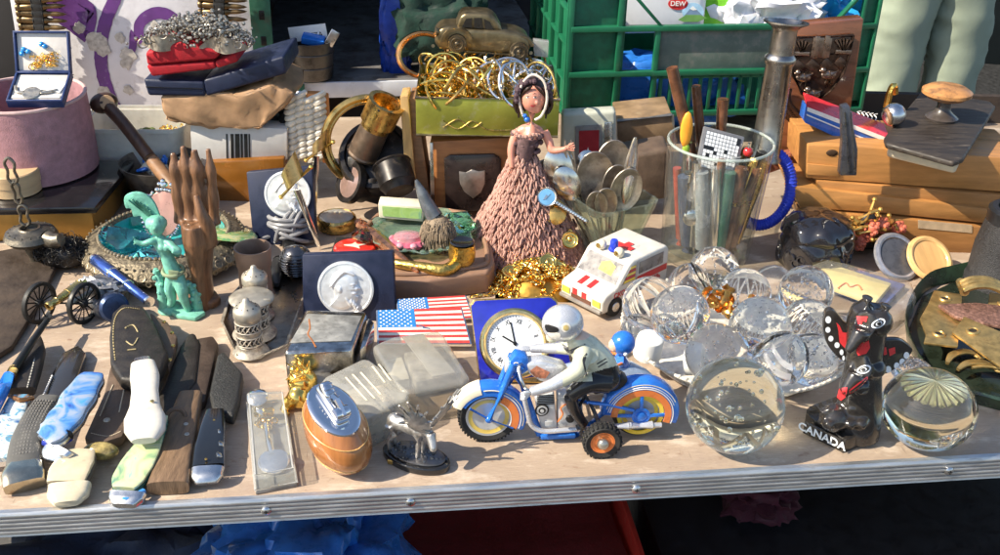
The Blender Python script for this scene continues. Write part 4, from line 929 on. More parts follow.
# dark sheaths further right
mb, c = slab('s', [(180, 345), (188, 333), (195, 332), (200, 343), (196, 380), (178, 402), (165, 430), (150, 424), (160, 390)], 2, 16, None, 4, seg=3); solo('knife_sheath', 'plain near black leather sheath right of the stitched one', 'sheath', mb, DLEATHER, c)
mb, c = slab('s', [(196, 338), (213, 335), (218, 342), (205, 400), (194, 408), (186, 392)], 2, 13, None, 3); solo('knife_sheath', 'narrow dark brown sheath between the near black sheath and the grainy pouch', 'sheath', mb, mat('brown_sheath', (.05, .032, .022), .6, var=.3, bump=.3, bsc=300), c)
mb, c = slab('s', [(217, 354), (224, 350), (243, 372), (239, 398), (233, 415), (212, 408), (209, 392)], 2, 17, None, 4, seg=3); solo('grainy_pouch', 'grainy black leather pouch above the black folding knife', 'pouch', mb, mat('grainy_leather', (.03, .029, .027), .45, var=.5, sc=500, bump=.9, bsc=700), c)
# wooden handled knife
k = thing('wooden_knife', 'knife with flat worn brown wooden handle lying against the table edge', 'knife', gp(178, 450)); o = gp(178, 450)
mb = MB(); P = catmull([gp(x, y, z)-o for x, y, z in ((191, 396, 12), (183, 425, 12), (176, 455, 11), (168, 488, 9))], 6); flatbar(mb, P, interp([24, 30, 34, 38], len(P)), interp([15, 17, 17, 16], len(P)), pw=.5); mb.ob('handle', mat('worn_handle_wood', (.17, .105, .06), .5, var=.4, sc=40, stretch=(6, 1, 1), bump=.3), k)
mb = MB()
for x, y in ((186, 424), (187, 434)): mb.lathe([(0, .9), (2.2, .7), (2.6, 0)], 12, TM(gp(x, y, 20)-o))
mb.ob('rivet', PEWTER, k)
mb = MB(); P = catmull([gp(x, y, z)-o for x, y, z in ((186, 456, 11), (183, 470, 10), (181, 481, 9))], 4); flatbar(mb, P, [3]*len(P), [12]*len(P)); mb.ob('brass_edge', mat('worn_wood_edge', (.5, .33, .15), .4), k)
# black knife with steel bolster
k, o = folding('folding_knife', 'glossy black folding knife with steel end bolster and three nicks, below the grainy pouch', [(215, 412, 16), (212, 430, 16), (209, 450, 15), (208, 468, 13)], [18, 24, 28, 30], [12, 14, 15, 14], mat('gloss_black_horn', (.01, .01, .01), .12, coat=.8), STEEL, [(208, 470, 12), (207, 478, 10), (207, 484, 7)], [31, 29, 20], [14, 13, 8])
mb = MB()
for x, y in ((220, 432), (221, 444), (219, 455)): mb.box(gp(x, y, 19)-o, (5, 7, 3), 1, rot=(0, 30, 20))
mb.ob('blade_nick', STEEL, k)
mb = MB()
for x, y in ((214, 420), (206, 459)): mb.ball(gp(x, y, 20.5)-o, 1.4, 8)
mb.ob('pin', BRASS, k)
mb = MB(); mb.torus((0, 0, 0), 9, 2.2, T=TM(gp(176, 418, 20), 60, 0, 20), seg=24); solo('leather_loop', 'small brown leather thong loop beside the dark sheaths', 'loop', mb, LEATHER)
# long black blade-shaped sheath between
mb, c = slab('s', [(62, 352), (78, 344), (86, 352), (72, 392), (58, 405), (44, 398), (52, 372)], 2, 11, None, 3); k = solo('clear_sleeve', 'dark transparent plastic sleeve with a row of white beads, between two knives at the left', 'sleeve', mb, mat('dark_sleeve', (.03, .027, .025), .15, coat=.5), c)
mb = MB()
for i in range(12): mb.ball(gp(52-i*.95, 376+i*2.1, 13)-c, 1.3, 8)
mb.ob('bead_row', WHITE, k)
# dark hide at the far left and table rubbish behind
mb, c = slab('s', [(-60, 262), (20, 246), (58, 262), (40, 300), (12, 345), (-30, 372), (-90, 380)], 1, 9, None, 3); solo('leather_hide', 'dark brown leather hide spread flat under the cannon at the left edge', 'hide', mb, mat('dark_hide', (.055, .038, .027), .75, var=.4, sc=40, bump=.5, bsc=150), c)
# ---- toy cannon
CN = RLoc(62, 322, 0); cn = thing('toy_cannon', 'small toy cannon with gold barrel and black spoked wheels, left of the green statuette', 'toy cannon', CN.o, 0)
ws_ = [CN(40, 306, 0), CN(85, 311, -6)]
f = gp(85, 333)-gp(40, 330)
ax_d = (V((1, -.18, 0))).normalized(); bar_d = V((-.5, -.86, 0)).normalized()
for i, (wc, r) in enumerate(((CN(40, 306, 0), 25), (CN(85, 310, 2), 25))):
    M = Matrix.Translation(V((wc.x, wc.y, 25))) @ facing((.93, -.36, 0))
    mb = MB(); mb.lathe([(21, -2.4), (25, -2.6), (25.6, 0), (25, 2.6), (21, 2.4), (20.4, 0), (21, -2.4)], 40, M); mb.lathe([(0, -3.5), (4, -3.5), (5, -2), (5, 2), (4, 3.5), (0, 4.5)], 16, M)
    w_ = mb.ob('wheel', BLACKM, cn); mb = MB()
    for a in range(14): mb.tube([V((4*math.cos(2*PI*a/14), 4*math.sin(2*PI*a/14), 0)), V((21*math.cos(2*PI*a/14), 21*math.sin(2*PI*a/14), 0))], .95, 6, T=M)
    mb.ob('spokes', BLACKM, w_)
a = CN(40, 306, 0); b = CN(85, 310, 2); a.z = b.z = 25
mb = MB(); mb.tube([a, b], 2.2, 8); mb.ob('axle', BLACKM, cn)
mz = CN(45, 293, -22); br_ = CN(82, 281, 24); br_.z = 40; mz.z = 33
d = (br_-mz).normalized(); Lb = (br_-mz).length
M = Matrix.Translation(mz) @ facing(d)
mb = MB(); mb.lathe([(2.6, 8), (2.6, 0), (4.6, -.4), (5.4, 1), (5.4, 4), (4.4, 6), (4.2, 12), (4.9, 13), (4.2, 14), (5, Lb*.55), (5.8, Lb*.56), (5.4, Lb*.6), (6, Lb*.9), (6.8, Lb*.92), (6, Lb*.97), (2, Lb), (2.2, Lb+5), (0, Lb+7)], 24, M); mb.ob('barrel', mat('cannon_gold', (.72, .50, .18), .25, 1, var=.2), cn)
mb = MB()
for s in (-1, 1): mb.tube(catmull([mz+d*Lb*.3+V((s*9, 0, -8)), br_+V((s*8, 8, -14)), br_+V((s*6, 52, -34))], 5), 3.2, 8)
mb.ob('carriage_trail', PEWTER, cn)
mb = MB(); crumple(mb, (br_.x+10, br_.y+16, 22), 32, 16, 14, .35, 4, 26, 3.); mb.ob('gun_bed', mat('grey_castmetal', (.28, .28, .29), .4, .8, var=.4, bump=.4), cn)
# black curly tuft
rnd = random.Random(11); mb = MB(); tc_ = gp(66, 268, 0)
mb.ball((0, 0, 20), 24, 16, (1.25, .8, .8))
for i in range(260):
    d = V((rnd.gauss(0, 1), rnd.gauss(0, .7), abs(rnd.gauss(0, .8)))).normalized(); c0 = V((0, 0, 18))+V((d.x*28, d.y*18, d.z*19)); ph = rnd.uniform(0, 6); e1 = V((rnd.gauss(0, 1), rnd.gauss(0, 1), rnd.gauss(0, 1))).normalized(); e2 = d.cross(e1).normalized(); rr_ = rnd.uniform(3, 6)
    mb.tube([c0+d*(j*1.2)+e1*(rr_*math.cos(ph+j*.8))+e2*(rr_*math.sin(ph+j*.8)) for j in range(9)], .45, 4)
solo('hair_tuft', 'tuft of frizzy black hair lying between the oil lamp and the blue telescope', 'hair piece', mb, mat('black_hair', (.012, .01, .009), .45, var=.4), tc_)
# blue telescope
a = gp(94, 259, 30); b = gp(152, 304, 26); o = (a+b)/2; tl_ = thing('toy_telescope', 'slim blue metallic telescope with silver bands leaning above the leather sheath', 'telescope', V((o.x, o.y, 0)))
o = V((o.x, o.y, 0)); d = (b-a).normalized(); M = Matrix.Translation(a-o) @ facing(d); Lt = (b-a).length
mb = MB(); mb.lathe([(0, 0), (6, 0), (7.5, 3), (7.5, Lt*.36), (6.6, Lt*.37), (6.4, Lt*.62), (5.6, Lt*.63), (5.4, Lt*.94), (0, Lt*.94)], 24, M); mb.ob('tube', mat('metallic_blue', (.10, .18, .52), .2, .85, var=.1), tl_)
mb = MB()
for t in (.03, .34, .6, .95): mb = MB(); mb.lathe([(0, Lt*t-2), (8.2-2*t, Lt*t-2), (8.4-2*t, Lt*t+2), (0, Lt*t+2.5)], 24, M); mb.ob('silver_band', SILVER, tl_)
mb, c = slab('s', [(70, 282), (110, 268), (128, 284), (120, 300), (95, 306)], 0, 20, None, 6, seg=3); solo('metal_bracket', 'grey cast metal block propping up the blue telescope', 'bracket', mb, mat('grey_castmetal', (.28, .28, .29), .4, .8), c)
mb = MB(); mb.lathe([(0, 0), (14, 0), (17, 2), (18, 8), (17, 20), (14, 23), (0, 23)], 28, TM(gp(112, 306, 14), rx=70, rz=30)); solo('eyepiece', 'short dark blue eyepiece cylinder beside the cannon', 'eyepiece', mb, mat('dark_blue_metal', (.03, .05, .11), .3, .6), (0, 0, 0))
# ---------------------------------------------------------------- shakers on a tray
mb, c = slab('s', [(222, 322), (228, 300), (262, 262), (300, 262), (308, 285), (286, 345), (256, 358), (238, 356)], 0, 2.5, None, .6)
tr = thing('metal_tray', 'dull octagonal metal tray holding the pierced salt shakers', 'tray', c)
mb.ob('tray_floor', mat('dull_tray', (.30, .25, .20), .32, 1, var=.3, sc=40, dirt=(.10, .08, .06), damt=.4), tr)
P = [gp(x, y, 6)-c for x, y in ((222, 322), (228, 300), (262, 262), (300, 262), (308, 285), (286, 345), (256, 358), (238, 356))]
mb = MB(); mb.tube(P, 1.8, 6, closed=True); mb.ob('tray_rim', TARN, tr)
def shaker(px, py, s, label, salt=False, first=[None]):
    o = gp(px, py, 3)
    if not salt and first[0] is not None: return dup(first[0], o, (0, 0, px), label, scale=s)
    k = thing('salt_cellar' if salt else 'salt_shaker', label, 'salt cellar' if salt else 'shaker', o, 0, 'pierced metal cruet pieces on the tray')
    r = 17*(1.25 if salt else 1)
    mb = MB(); mb.lathe([(0, 0), (r*1.12, 0), (r*1.2, 1.5), (r*1.12, 3.5), (r*.9, 6), (r*.82, 9), (r*.82, 11), (r*.78, 11.5), (r*.78, 42), (r*.84, 43), (r*.86, 46), (0, 46)], 40)
    mb.ob('shaker_body', TARN, k); mb = MB()
    for z in (19, 36):
        n = 16
        for i in range(n):
            for sg in (-1, 1): mb.tube([V((r*.82*math.cos(a), r*.82*math.sin(a), z+sg*(4.2-abs(j-1.5)*0)*(j/1.5-1))) for j, a in [(j, 2*PI*(i+j/3)/n) for j in range(4)]], .8, 5)
        for zz in (z-5, z+5): mb.torus((0, 0, zz), r*.82, .9, seg=36, ms=6)
    mb.ob('pierced_band', mat('pierced_silver', (.50, .44, .36), .48, .6, var=.3, sc=100), k); mb = MB()
    for z in (19, 36): mb.lathe([(r*.79, z-4.5), (r*.792, z+4.5)], 32)
    mb.ob('dark_liner', BLACK, k)
    mb = MB()
    if salt: mb.lathe([(r*.9, 45), (r*1.18, 46), (r*1.2, 48), (r*1.1, 50), (r*.6, 52.5), (0, 53)], 40); mb.box((r*.9, -r*.35, 49), (9, 4, 5), 1)
    else:
        mb.lathe([(r*.86, 46), (r*.9, 47), (r*.9, 54), (r*.84, 57), (r*.5, 61), (r*.25, 65), (r*.2, 68), (r*.14, 69), (0, 69.5)], 40)
    lid = mb.ob('lid', mat('silver_lid', (.42, .385, .32), .45, .6, var=.25, sc=60, dirt=(.22, .19, .15), damt=.32), k)
    if not salt:
        mb = MB()
        for i in range(10): a = 2*PI*i/10; mb.ball((r*.62*math.cos(a), r*.62*math.sin(a), 59.6), .9, 6)
        mb.ob('shaker_hole', BLACK, lid); first[0] = k
    return k
shaker(251, 352, 1.0, 'pierced silver salt shaker at the front of the tray')
shaker(255, 334, 1, 'wider round pierced pot with a flat spoon notched lid behind the front shaker', True)
shaker(258, 316, .98, 'pierced silver shaker at the back of the tray below the brown cup')
# brown cup behind them
mb = MB(); mb.lathe([(0, 0), (21, 0), (22, 2), (20, 6), (19.5, 40), (21, 44), (22, 62), (22.5, 68), (20.5, 68), (19.5, 62), (18, 40), (18, 8), (0, 6)], 36)
solo('horn_cup', 'matt pinkish brown cylindrical cup behind the silver shakers', 'cup', mb, mat('pink_brown_horn', (.30, .19, .13), .5, var=.25, sc=30, bump=.3, bsc=120), gp(257, 296))
# ---------------------------------------------------------------- clear box with a bottle charm
ko = gp(271, 450); kb = thing('display_case', 'narrow clear plastic case with a silver and brass miniature inside, at the table front', 'case', ko)
A = [gp(x, y, 20)-ko for x, y in ((246, 391), (283, 389), (296, 470), (254, 478))]
PLA = thin('clear_plastic', (.93, .94, .92), .16, (.75, .74, .70), .05)
mb = MB(); base = [p*1 for p in A]; mb.prism([V((p.x, p.y, 4)) for p in A], (0, 0, -4), 1); mb.ob('case_base', mat('grey_case_base', (.22, .20, .18), .4, var=.3), kb)
mb = MB(); n = 4
mb.prism([V((p.x, p.y, 19)) for p in A], (0, 0, -14.5), 2.5, 3); mb.ob('clear_lid', PLA, kb)
mb = MB(); mb.tube([V((p.x, p.y, 6))*1.0 for p in A], 1.1, 6, closed=True); mb.tube([V((p.x*.9, p.y*.93, 19.5)) for p in A], .8, 6, closed=True); mb.ob('lid_edge', thin('plastic_edge', (.8, .8, .78), .4), kb)
mb = MB(); z = 9
mb.lathe([(0, 0), (15, 0), (15, 2), (12, 3), (0, 3)], 26, TM(gp(274, 462, z)-ko, rx=12)); mb.tube(catmull([gp(x, y, z+3)-ko for x, y in ((272, 455), (268, 438), (266, 424))], 5), [3.5]*5+[2.6]*6, 10)
mb.lathe([(0, 0), (5, 2), (6, 8), (4, 12), (0, 13)], 18, TM(gp(262, 412, z)-ko, rx=60)); mb.lathe([(0, 0), (10, 1), (11, 5), (7, 8), (0, 8)], 20, TM(gp(258, 400, z)-ko, rx=20)); mb.ob('silver_miniature', SILVER, kb)
mb = MB(); mb.box(gp(264, 412, z+4)-ko, (20, 11, 6), 2, rot=(0, 0, 8))
for i in range(14): mb.torus(gp(266+random.uniform(-9, 9), 424+random.uniform(-4, 4), z+2)-ko, 3, .8, rot=(random.uniform(0, 90), random.uniform(0, 90), 0), seg=12, ms=5)
mb.ob('brass_ornament', BRASS, kb)
# ---------------------------------------------------------------- gold frog charm
go = gp(301, 405); gf = thing('gold_charm', 'small bright gold ornament with twisted gold wire loops behind the wooden table lighter', 'charm', go)
mb = MB(); mb.ball((2, 6, 26), 16, 20, (1, .9, .9)); mb.ball((-1, -6, 14), 12, 16); mb.ball((10, -10, 8), 8, 12); mb.ball((-10, -8, 8), 8, 12); mb.ball((-6, 6, 40), 5, 10); mb.ball((8, 5, 40), 5, 10); mb.tube([(-8, -4, 12), (-16, -14, 3), (-10, -22, 2)], [5, 4, 4], 8); mb.tube([(8, -4, 12), (15, -14, 3), (10, -24, 2)], [5, 4, 4], 8); mb.ob('charm_body', GOLD, gf, remesh=1.6, sm=2)
mb = MB()
for k in range(4):
    mb.tube(catmull([(random.uniform(-14, 14), random.uniform(-8, 8), 30+random.uniform(0, 26)) for _ in range(6)], 6), .8, 5)
mb.ob('gold_wire', GOLD, gf)
# ---------------------------------------------------------------- wooden table lighter
lo = gp(343, 463); lt = thing('table_lighter', 'oval honey coloured wooden table lighter with chrome top, at the table front', 'lighter', lo, 0)
LL = Loc(345, 470)
mb = MB(); rows = []
ctl = [((345, 474), 0), ((346, 455), 6), ((343, 440), 12), ((338, 420), 20), ((330, 404), 26)]
# upright body of oval section, its long axis running towards the viewer, top sloping down to the front
lu = V((.60, -.80, 0)); lv = V((.80, .60, 0)); HL = 62
def lring(t, g=0., dz=0.):
    a, b_ = interp([21, 31, 38, 41, 41, 38, 32], 61)[int(t*60+.5)]+g, interp([15, 22, 27, 29, 29, 27, 22], 61)[int(t*60+.5)]+g
    return [lu*a*math.cos(w)+lv*b_*math.sin(w)+V((-6*t, 0, HL*t+dz-.30*t*a*math.cos(w))) for w in [2*PI*k/48 for k in range(48)]]
mb = MB(); rows = [lring(i/16) for i in range(17)]; mb.rings(rows)
HW = mat('honey_wood', (.36, .135, .036), .3, var=.22, sc=18, stretch=(8, 2, 1), coat=.6, bump=.05)
wb = mb.ob('wooden_body', HW, lt)
mb = MB()
for t in (.25, .80): mb.tube(lring(t, .25), .6, 6, closed=True)
mb.ob('inlay_line', mat('pale_inlay', (.62, .36, .12), .3, coat=.4), wb)
CH = mat('chrome', (.75, .75, .76), .08, 1, var=.03)
mb = MB(); mb.rings([lring(1, .3, -2), lring(1, .3, 1.5), lring(1, -1.5, 3), lring(1, -5, 3.2)]); ct = mb.ob('chrome_plate', CH, lt)
mb = MB(); up_ = lu.cross(lv); up_ = up_ if up_.z > 0 else -up_; lu2 = (lu+V((0, 0, -.30))).normalized(); n2 = lu2.cross(lv); n2 = n2 if n2.z > 0 else -n2
T = Matrix((lu2, lv, n2)).transposed().to_4x4(); T.translation = V((-6, 0, HL+3))
mb.box((-2, 0, 4), (46, 15, 11), 4, T, 3); mb.box((-14, 0, 9), (18, 12, 12), 4, T, 3, (0, 20, 0)); mb.lathe([(0, -7), (6, -7), (6.6, -5), (6.6, 5), (6, 7), (0, 7)], 24, T @ TM((14, 0, 7), rx=90)); mb.tube([(-18, 0, 12), (4, 0, 15), (20, 0, 10)], [2.4, 3, 2.4], 8, T=T)
for i in range(4): mb.box((-16+i*5, 0, 15.5-i*.4), (1.6, 11, 1.4), .4, T)
mb.ob('lighter_mechanism', CH, ct)
# ---------------------------------------------------------------- pewter moose on plinth
mo_o = gp(410, 462); mz_ = thing('moose_figurine', 'small shiny pewter moose with broad antlers on an oval black base, beside the wooden lighter', 'figurine', mo_o)
MLc = Loc(410, 462); GLB = mat('gloss_black_base', (.012, .012, .013), .12, coat=.6)
e = [TM((6, 2, 0), rz=-24) @ V((35*math.cos(a)*(1+.03*math.cos(2*a)), 20*math.sin(a), 0)) for a in [2*PI*i/36 for i in range(36)]]
mb = MB(); mb.prism(e, (0, 0, 8), 2, 3); bse = mb.ob('plinth', GLB, mz_)
mb = MB(); mb.prism([TM((6, 2, 0), rz=-24) @ V((31*math.cos(a), 16.5*math.sin(a), 8)) for a in [2*PI*i/30 for i in range(30)]], (0, 0, 2.5), 1.2)
for i in range(40):
    a = random.uniform(0, 6.28); p = TM((6, 2, 0), rz=-24) @ V((random.uniform(0, 28)*math.cos(a), random.uniform(0, 14)*math.sin(a), 10.5)); mb.ball(p, random.uniform(1, 2.6), 6)
mb.ob('rocky_ground', mat('dark_pewter', (.16, .16, .17), .3, 1, var=.4, bump=.4, bsc=300), mz_)
pp = TM((6, 2, 0), rz=-24) @ V((-14, -19.4, 4)); mb = MB(); mb.box(pp+V((4, 2.4, 0)), (22, 2, 5), .8, rot=(0, 0, -14)); pl_ = mb.ob('name_plate', BRASS, bse)
mb = MB()
hip = V((-15, 10, 42)); sh = V((10, -2, 43)); hd_ = V((21, -10, 41)); muz = V((24, -18, 31))
mb.tube(catmull([hip+V((-6, 3, 0)), hip, (hip+sh)/2+V((0, 0, -1)), sh, hd_+V((-4, 3, 2))], 6), interp([4, 8.5, 8, 10.5, 6], 25), 14)
mb.tube([hd_+V((-3, 2, 3)), hd_, muz], [6, 5.5, 3.8], 10); mb.ball(muz, 4, 10); mb.ball(sh+V((-2, 1, 6)), 9, 12)
for s in (-1, 1):
    u = V((.45, .9, 0)).normalized()*5*s
    mb.tube([hip+u+V((-2, 0, -2)), hip+u+V((1, 0, -15)), hip+u+V((-4, 0, -22)), hip+u+V((-3, 0, -32))], [6, 4, 2.4, 2], 8)
    mb.tube([sh+u+V((0, 0, -4)), sh+u+V((1, 0, -18)), sh+u+V((0, 0, -33))], [5, 2.8, 2], 8)
    mb.ball(hd_+u*.9+V((-4, 2, 5)), 2.4, 8)
MOS = mat('cast_pewter', (.46, .445, .42), .42, .85, var=.3, sc=150, bump=.4, bsc=250)
mbody = mb.ob('moose_body', MOS, mz_, remesh=1.1, sm=2)
for s in (-1, 1):
    mb = MB(); b0 = hd_+V((-1, 1+s*3, 5)); u = V((s*.75, .45*s+.25, .55)).normalized(); v = V((s*.1+.25, -.2, 1)).normalized()
    mb.tube([b0, b0+u*9], [2, 2.2], 8); c0 = b0+u*15+v*4
    mb.ball((0, 0, 0), 1, 12, T=Matrix.Translation(c0) @ Matrix((u, v, u.cross(v).normalized())).transposed().to_4x4() @ Matrix.Diagonal((16, 12, 2.2, 1)))
    for i, (a, l) in enumerate(((-.5, 8), (0, 9), (.5, 10), (1, 10), (1.5, 9), (2.0, 8), (2.6, 6))):
        d = (u*math.cos(a)+v*math.sin(a)); mb.tube([c0+d*9, c0+d*(13+l*.6), c0+d*(12+l*1.25)+V((0, -2, 1))], [2, 1.5, .8], 7)
    mb.ob('antler', MOS, mbody)
# ---------------------------------------------------------------- cigarette case and plastic boxes
ZC = 52
mb, c = slab('s', [(305, 309), (367, 311), (352, 349), (284, 352)], 0, ZC, None, 4, seg=3)
SCR = mat('scuffed_chrome', (.50, .48, .45), .22, 1, var=.35, sc=45, dirt=(.12, .11, .10), damt=.42, dsc=55)
cg = thing('cigarette_box', 'tarnished chrome box with a mottled lid and rust streak, in front of the boxed medal', 'box', c); mb.ob('box_body', SCR, cg)
mb = MB(); P = [gp(x, y, ZC+.2)-c for x, y in ((307, 314), (362, 316), (351, 341), (290, 343))]; mb.prism(P, (0, 0, .5), .2); mb.ob('lid_panel', mat('mottled_lid', (.33, .32, .29), .5, .4, var=.4, sc=60, dirt=(.10, .095, .085), damt=.36, dsc=70), cg)
mb = MB(); mb.tube(catmull([gp(x, y, ZC+.7)-c for x, y in ((309, 319), (310, 328), (308, 334), (312, 340), (316, 347))], 6), .9, 6, flat=.4); mb.ob('rust_streak', mat('rust', (.32, .11, .03), .8), cg)
mb = MB(); P = [gp(x, y, ZC-10)-c for x, y in ((368, 318), (374, 322), (366, 345), (360, 350))]; mb.prism(P, (0, 0, -24), 1); mb.ob('hinge_bar', SCR, cg)
def plasbox(name, label, top, z, haze, inner):
    mb, c = slab('s', top, 0, z, None, 5, seg=3); k = thing(name, label, 'box', c)
    mb.ob('clear_shell', thin('cloudy_plastic_%d' % int(haze*100), (.88, .87, .82), haze, (.80, .78, .71), .1, bump=.15), k)
    for fn in inner: fn(k, c)
    return k
GR1 = mat('grey_contents', (.24, .22, .19), .5, var=.5, sc=60); 
def inA(k, c):
    for pts, m, z0, z1 in (([(404, 352), (446, 346), (462, 372), (416, 382)], GR1, 2, 22), ([(383, 360), (402, 356), (410, 378), (388, 382)], mat('dull_cream', (.45, .42, .35), .5), 2, 14)):
        mb, c2 = slab('s', pts, z0, z1, None, 2)
        mb.v = [v+c2-c for v in mb.v]; mb.ob('contents', m, k)
    mb = MB(); P = [gp(x, y, 40)-c for x, y in ((402, 336), (423, 333), (456, 372), (432, 376))]; mb.prism(P, (0, 0, -3), 1); mb.ob('inner_tray', thin('cloudy_tray', (.7, .68, .64), .5, (.5, .47, .42)), k)
plasbox('plastic_case', 'cloudy clear plastic case, the larger of two, in front of the flag plates', [(372, 345), (392, 336), (438, 330), (444, 334), (470, 376), (466, 383), (408, 392), (400, 390)], 42, .20, [inA])
def inB(k, c):
    mb = MB()
    for i, (a, b) in enumerate((((345, 377), (366, 400)), ((352, 374), (374, 398)), ((360, 372), (380, 394)), ((372, 366), (384, 382)), ((378, 364), (390, 380)))): mb.prism([gp(a[0], a[1], 40.6)-c, gp(a[0]+1.6, a[1], 40.6)-c, gp(b[0]+1.6, b[1], 40.6)-c, gp(b[0], b[1], 40.6)-c], (0, 0, -.7))
    mb.ob('moulded_ribs', CREAM, k)
    mb, c2 = slab('s', [(338, 392), (368, 384), (392, 410), (358, 420)], 2, 26, None, 3); mb.v = [v+c2-c for v in mb.v]; mb.ob('contents', mat('dull_contents', (.30, .27, .21), .5, var=.4), k)
plasbox('plastic_case', 'yellowish clear plastic case with moulded ribs, the smaller of two, behind the wooden lighter', [(320, 382), (325, 376), (362, 358), (370, 359), (410, 390), (408, 398), (366, 418), (358, 418)], 40, .30, [inB])
mb = MB()
for i in range(5): mb.box((0, 0, 2+i*5), (30, 60, 4.2), 1, rot=(0, 0, 30+i*3))
solo('tin_stack', 'stack of thin grey metal plates against the yellowish plastic case', 'plates', mb, PEWTER, gp(322, 404)+V((0, 8, 0)))
# ---------------------------------------------------------------- enamel flag plates
def flag(px, label, z, dep=0):
    P = [gp(x, y, zz) for (x, y), zz in zip(px, z)]; o = sum(P, V())/4; o.z = 0; k = thing('flag_plate', label, 'plaque', o, 0, 'enamelled stars and stripes plates')
    P = [p-o for p in P]; u = (P[1]-P[0]); v = (P[3]-P[0]); n = u.cross(v).normalized(); n = n if n.z > 0 else -n
    def q_(s, t, h=0): return P[0]*(1-s)*(1-t)+P[1]*s*(1-t)+P[2]*s*t+P[3]*(1-s)*t+n*h
    mb = MB(); mb.prism([q_(0, 0), q_(1, 0), q_(1, 1), q_(0, 1)], -n*5, .8); pb = mb.ob('plate_body', SILVER, k)
    mb = MB()
    for i in range(13):
        s0 = .44 if i < 7 else .02; t0 = .02+.96*i/13; t1 = .02+.96*(i+1)/13
        mb.use(i % 2).prism([q_(s0, t0, .1), q_(.98, t0, .1), q_(.98, t1, .1), q_(s0, t1, .1)], n*.5)
    mb.ob('stripes', [mat('enamel_red', (.55, .05, .04), .25, coat=.6), mat('enamel_cream', (.74, .70, .58), .25, coat=.6)], pb)
    mb = MB(); mb.prism([q_(.02, .02, .1), q_(.435, .02, .1), q_(.435, .535, .1), q_(.02, .535, .1)], n*.6); cn_ = mb.ob('blue_canton', mat('enamel_blue', (.03, .19, .50), .25, coat=.6), pb)
    mb = MB()
    for r_ in range(9):
        for c_ in range(6 - r_ % 2):
            c0 = q_(.05+(c_+.5*(r_ % 2))*.067, .05+r_*.056, .8); ux = u.normalized(); vx = v.normalized(); pts = []
            for j in range(10): rr_ = 1.5 if j % 2 == 0 else .65; a = PI*j/5; pts.append(c0+ux*rr_*math.sin(a)-vx*rr_*math.cos(a))
            mb.prism(pts, n*.3)
    mb.ob('stars', WHITE, cn_, smooth=0)
flag([(376, 310), (462, 307), (472, 344), (377, 344)], 'enamel flag plate of stars and stripes, the front one lying behind the plastic cases', (30, 30, 12, 12))
flag([(396, 299), (466, 295), (474, 318), (398, 322)], 'enamel flag plate of stars and stripes, the rear one mostly covered', (25, 25, 8, 8))
# ---------------------------------------------------------------- boxed portrait medals
def leaning(px, y0, tilt, rz=0.):
    """frame for a panel whose lower edge midpoint stands at px,y0; returns origin, matrix, and pixel->panel coordinate function"""
    o = gp(px, y0); M = TM(o, rz=rz) @ rotm(rx=90-tilt); n = M.to_3x3() @ V((0, 0, 1)); Mi = M.inverted()
    def f(x, y): d = ray(x, y); t = (o-CAM).dot(n)/d.dot(n); return Mi @ (CAM+d*t)
    return o, rotm(rx=90-tilt), f
def medal(name, label, px, y0, tilt, rz, corners, mc, mr, th, face_bumps, boxm, group):
    o, M, f = leaning(px, y0, tilt, rz); k = thing(name, label, 'medal box', o, rz, group)
    P = [f(*c) for c in corners]; mb = MB(); mb.prism([V((p.x, p.y, 0)) for p in P], (0, 0, -th), 2, T=M); mb.ob('box_lining', boxm, k)
    c = f(*mc); r = (f(mc[0]+mr, mc[1])-c).length
    mb = MB(); mb.lathe([(0, 3.0), (r*.90, 3.0), (r*.93, 4.0), (r, 3.6), (r, .2)], 64, M @ TM((c.x, c.y, 0))); md = mb.ob('medal_disc', mat('matt_silver_medal', (.74, .76, .78), .42, .55, var=.06, sc=150, bump=.12, bsc=300), k)
    mb = MB()
    MM = M @ TM((c.x, c.y, 2.2)); q0 = catmull([(x*r*.92, y*r*.92, 0) for x, y in face_bumps], 3, True); ce = V((-.05*r, 0, 0))
    mb.rings([[p for p in q0], [p+V((0, 0, .05*r)) for p in q0], [ce+(p-ce)*.86+V((0, 0, .12*r)) for p in q0], [ce+(p-ce)*.55+V((0, 0, .17*r)) for p in q0], [ce+(p-ce)*.2+V((0, 0, .185*r)) for p in q0]], True, MM)
    E = lambda x, y, rx, ry, z, a=0: mb.ball((0, 0, 0), 1, 14, T=MM @ TM((x*r, y*r, z*r), rz=a, s=(rx*r, ry*r, .06*r)))
    E(-.18, .0, .08, .14, .17); E(.26, .20, .12, .035, .13, 8); E(.28, .12, .06, .04, .12); E(.30, -.13, .12, .04, .12); E(.40, .02, .10, .06, .09, 60)
    for i in range(9): E(.05+.06*i-.1*(i > 5), -.36-.05*(i % 3)-.03*i, .035, .13, .14, 20-5*i)
    for i in range(16): t = i/15; E(.28-.75*t, .58-.75*max(0, t-.4)+.10*math.sin(t*3), .05, .13, .14, 70+70*t)
    mb.ob('portrait_relief', MATS['matt_silver_medal'], md, remesh=.8, sm=2); return k
prof_r = [(.10,-.80),(.30,-.64),(.47,-.47),(.50,-.30),(.43,-.22),(.48,-.13),(.42,-.06),(.60,.02),(.45,.22),(.47,.32),(.40,.55),(.18,.74),(-.18,.76),(-.48,.54),(-.57,.15),(-.46,-.2),(-.48,-.55),(-.62,-.72),(-.2,-.87)]
medal('medal_box', 'large silver portrait medal upright in a navy box, behind the chrome cigarette box', 347, 320, 12, -1, [(302, 255), (393, 252), (396, 322), (303, 326)], (346, 288), 28, 14, prof_r, NAVY, 'boxed portrait medals')
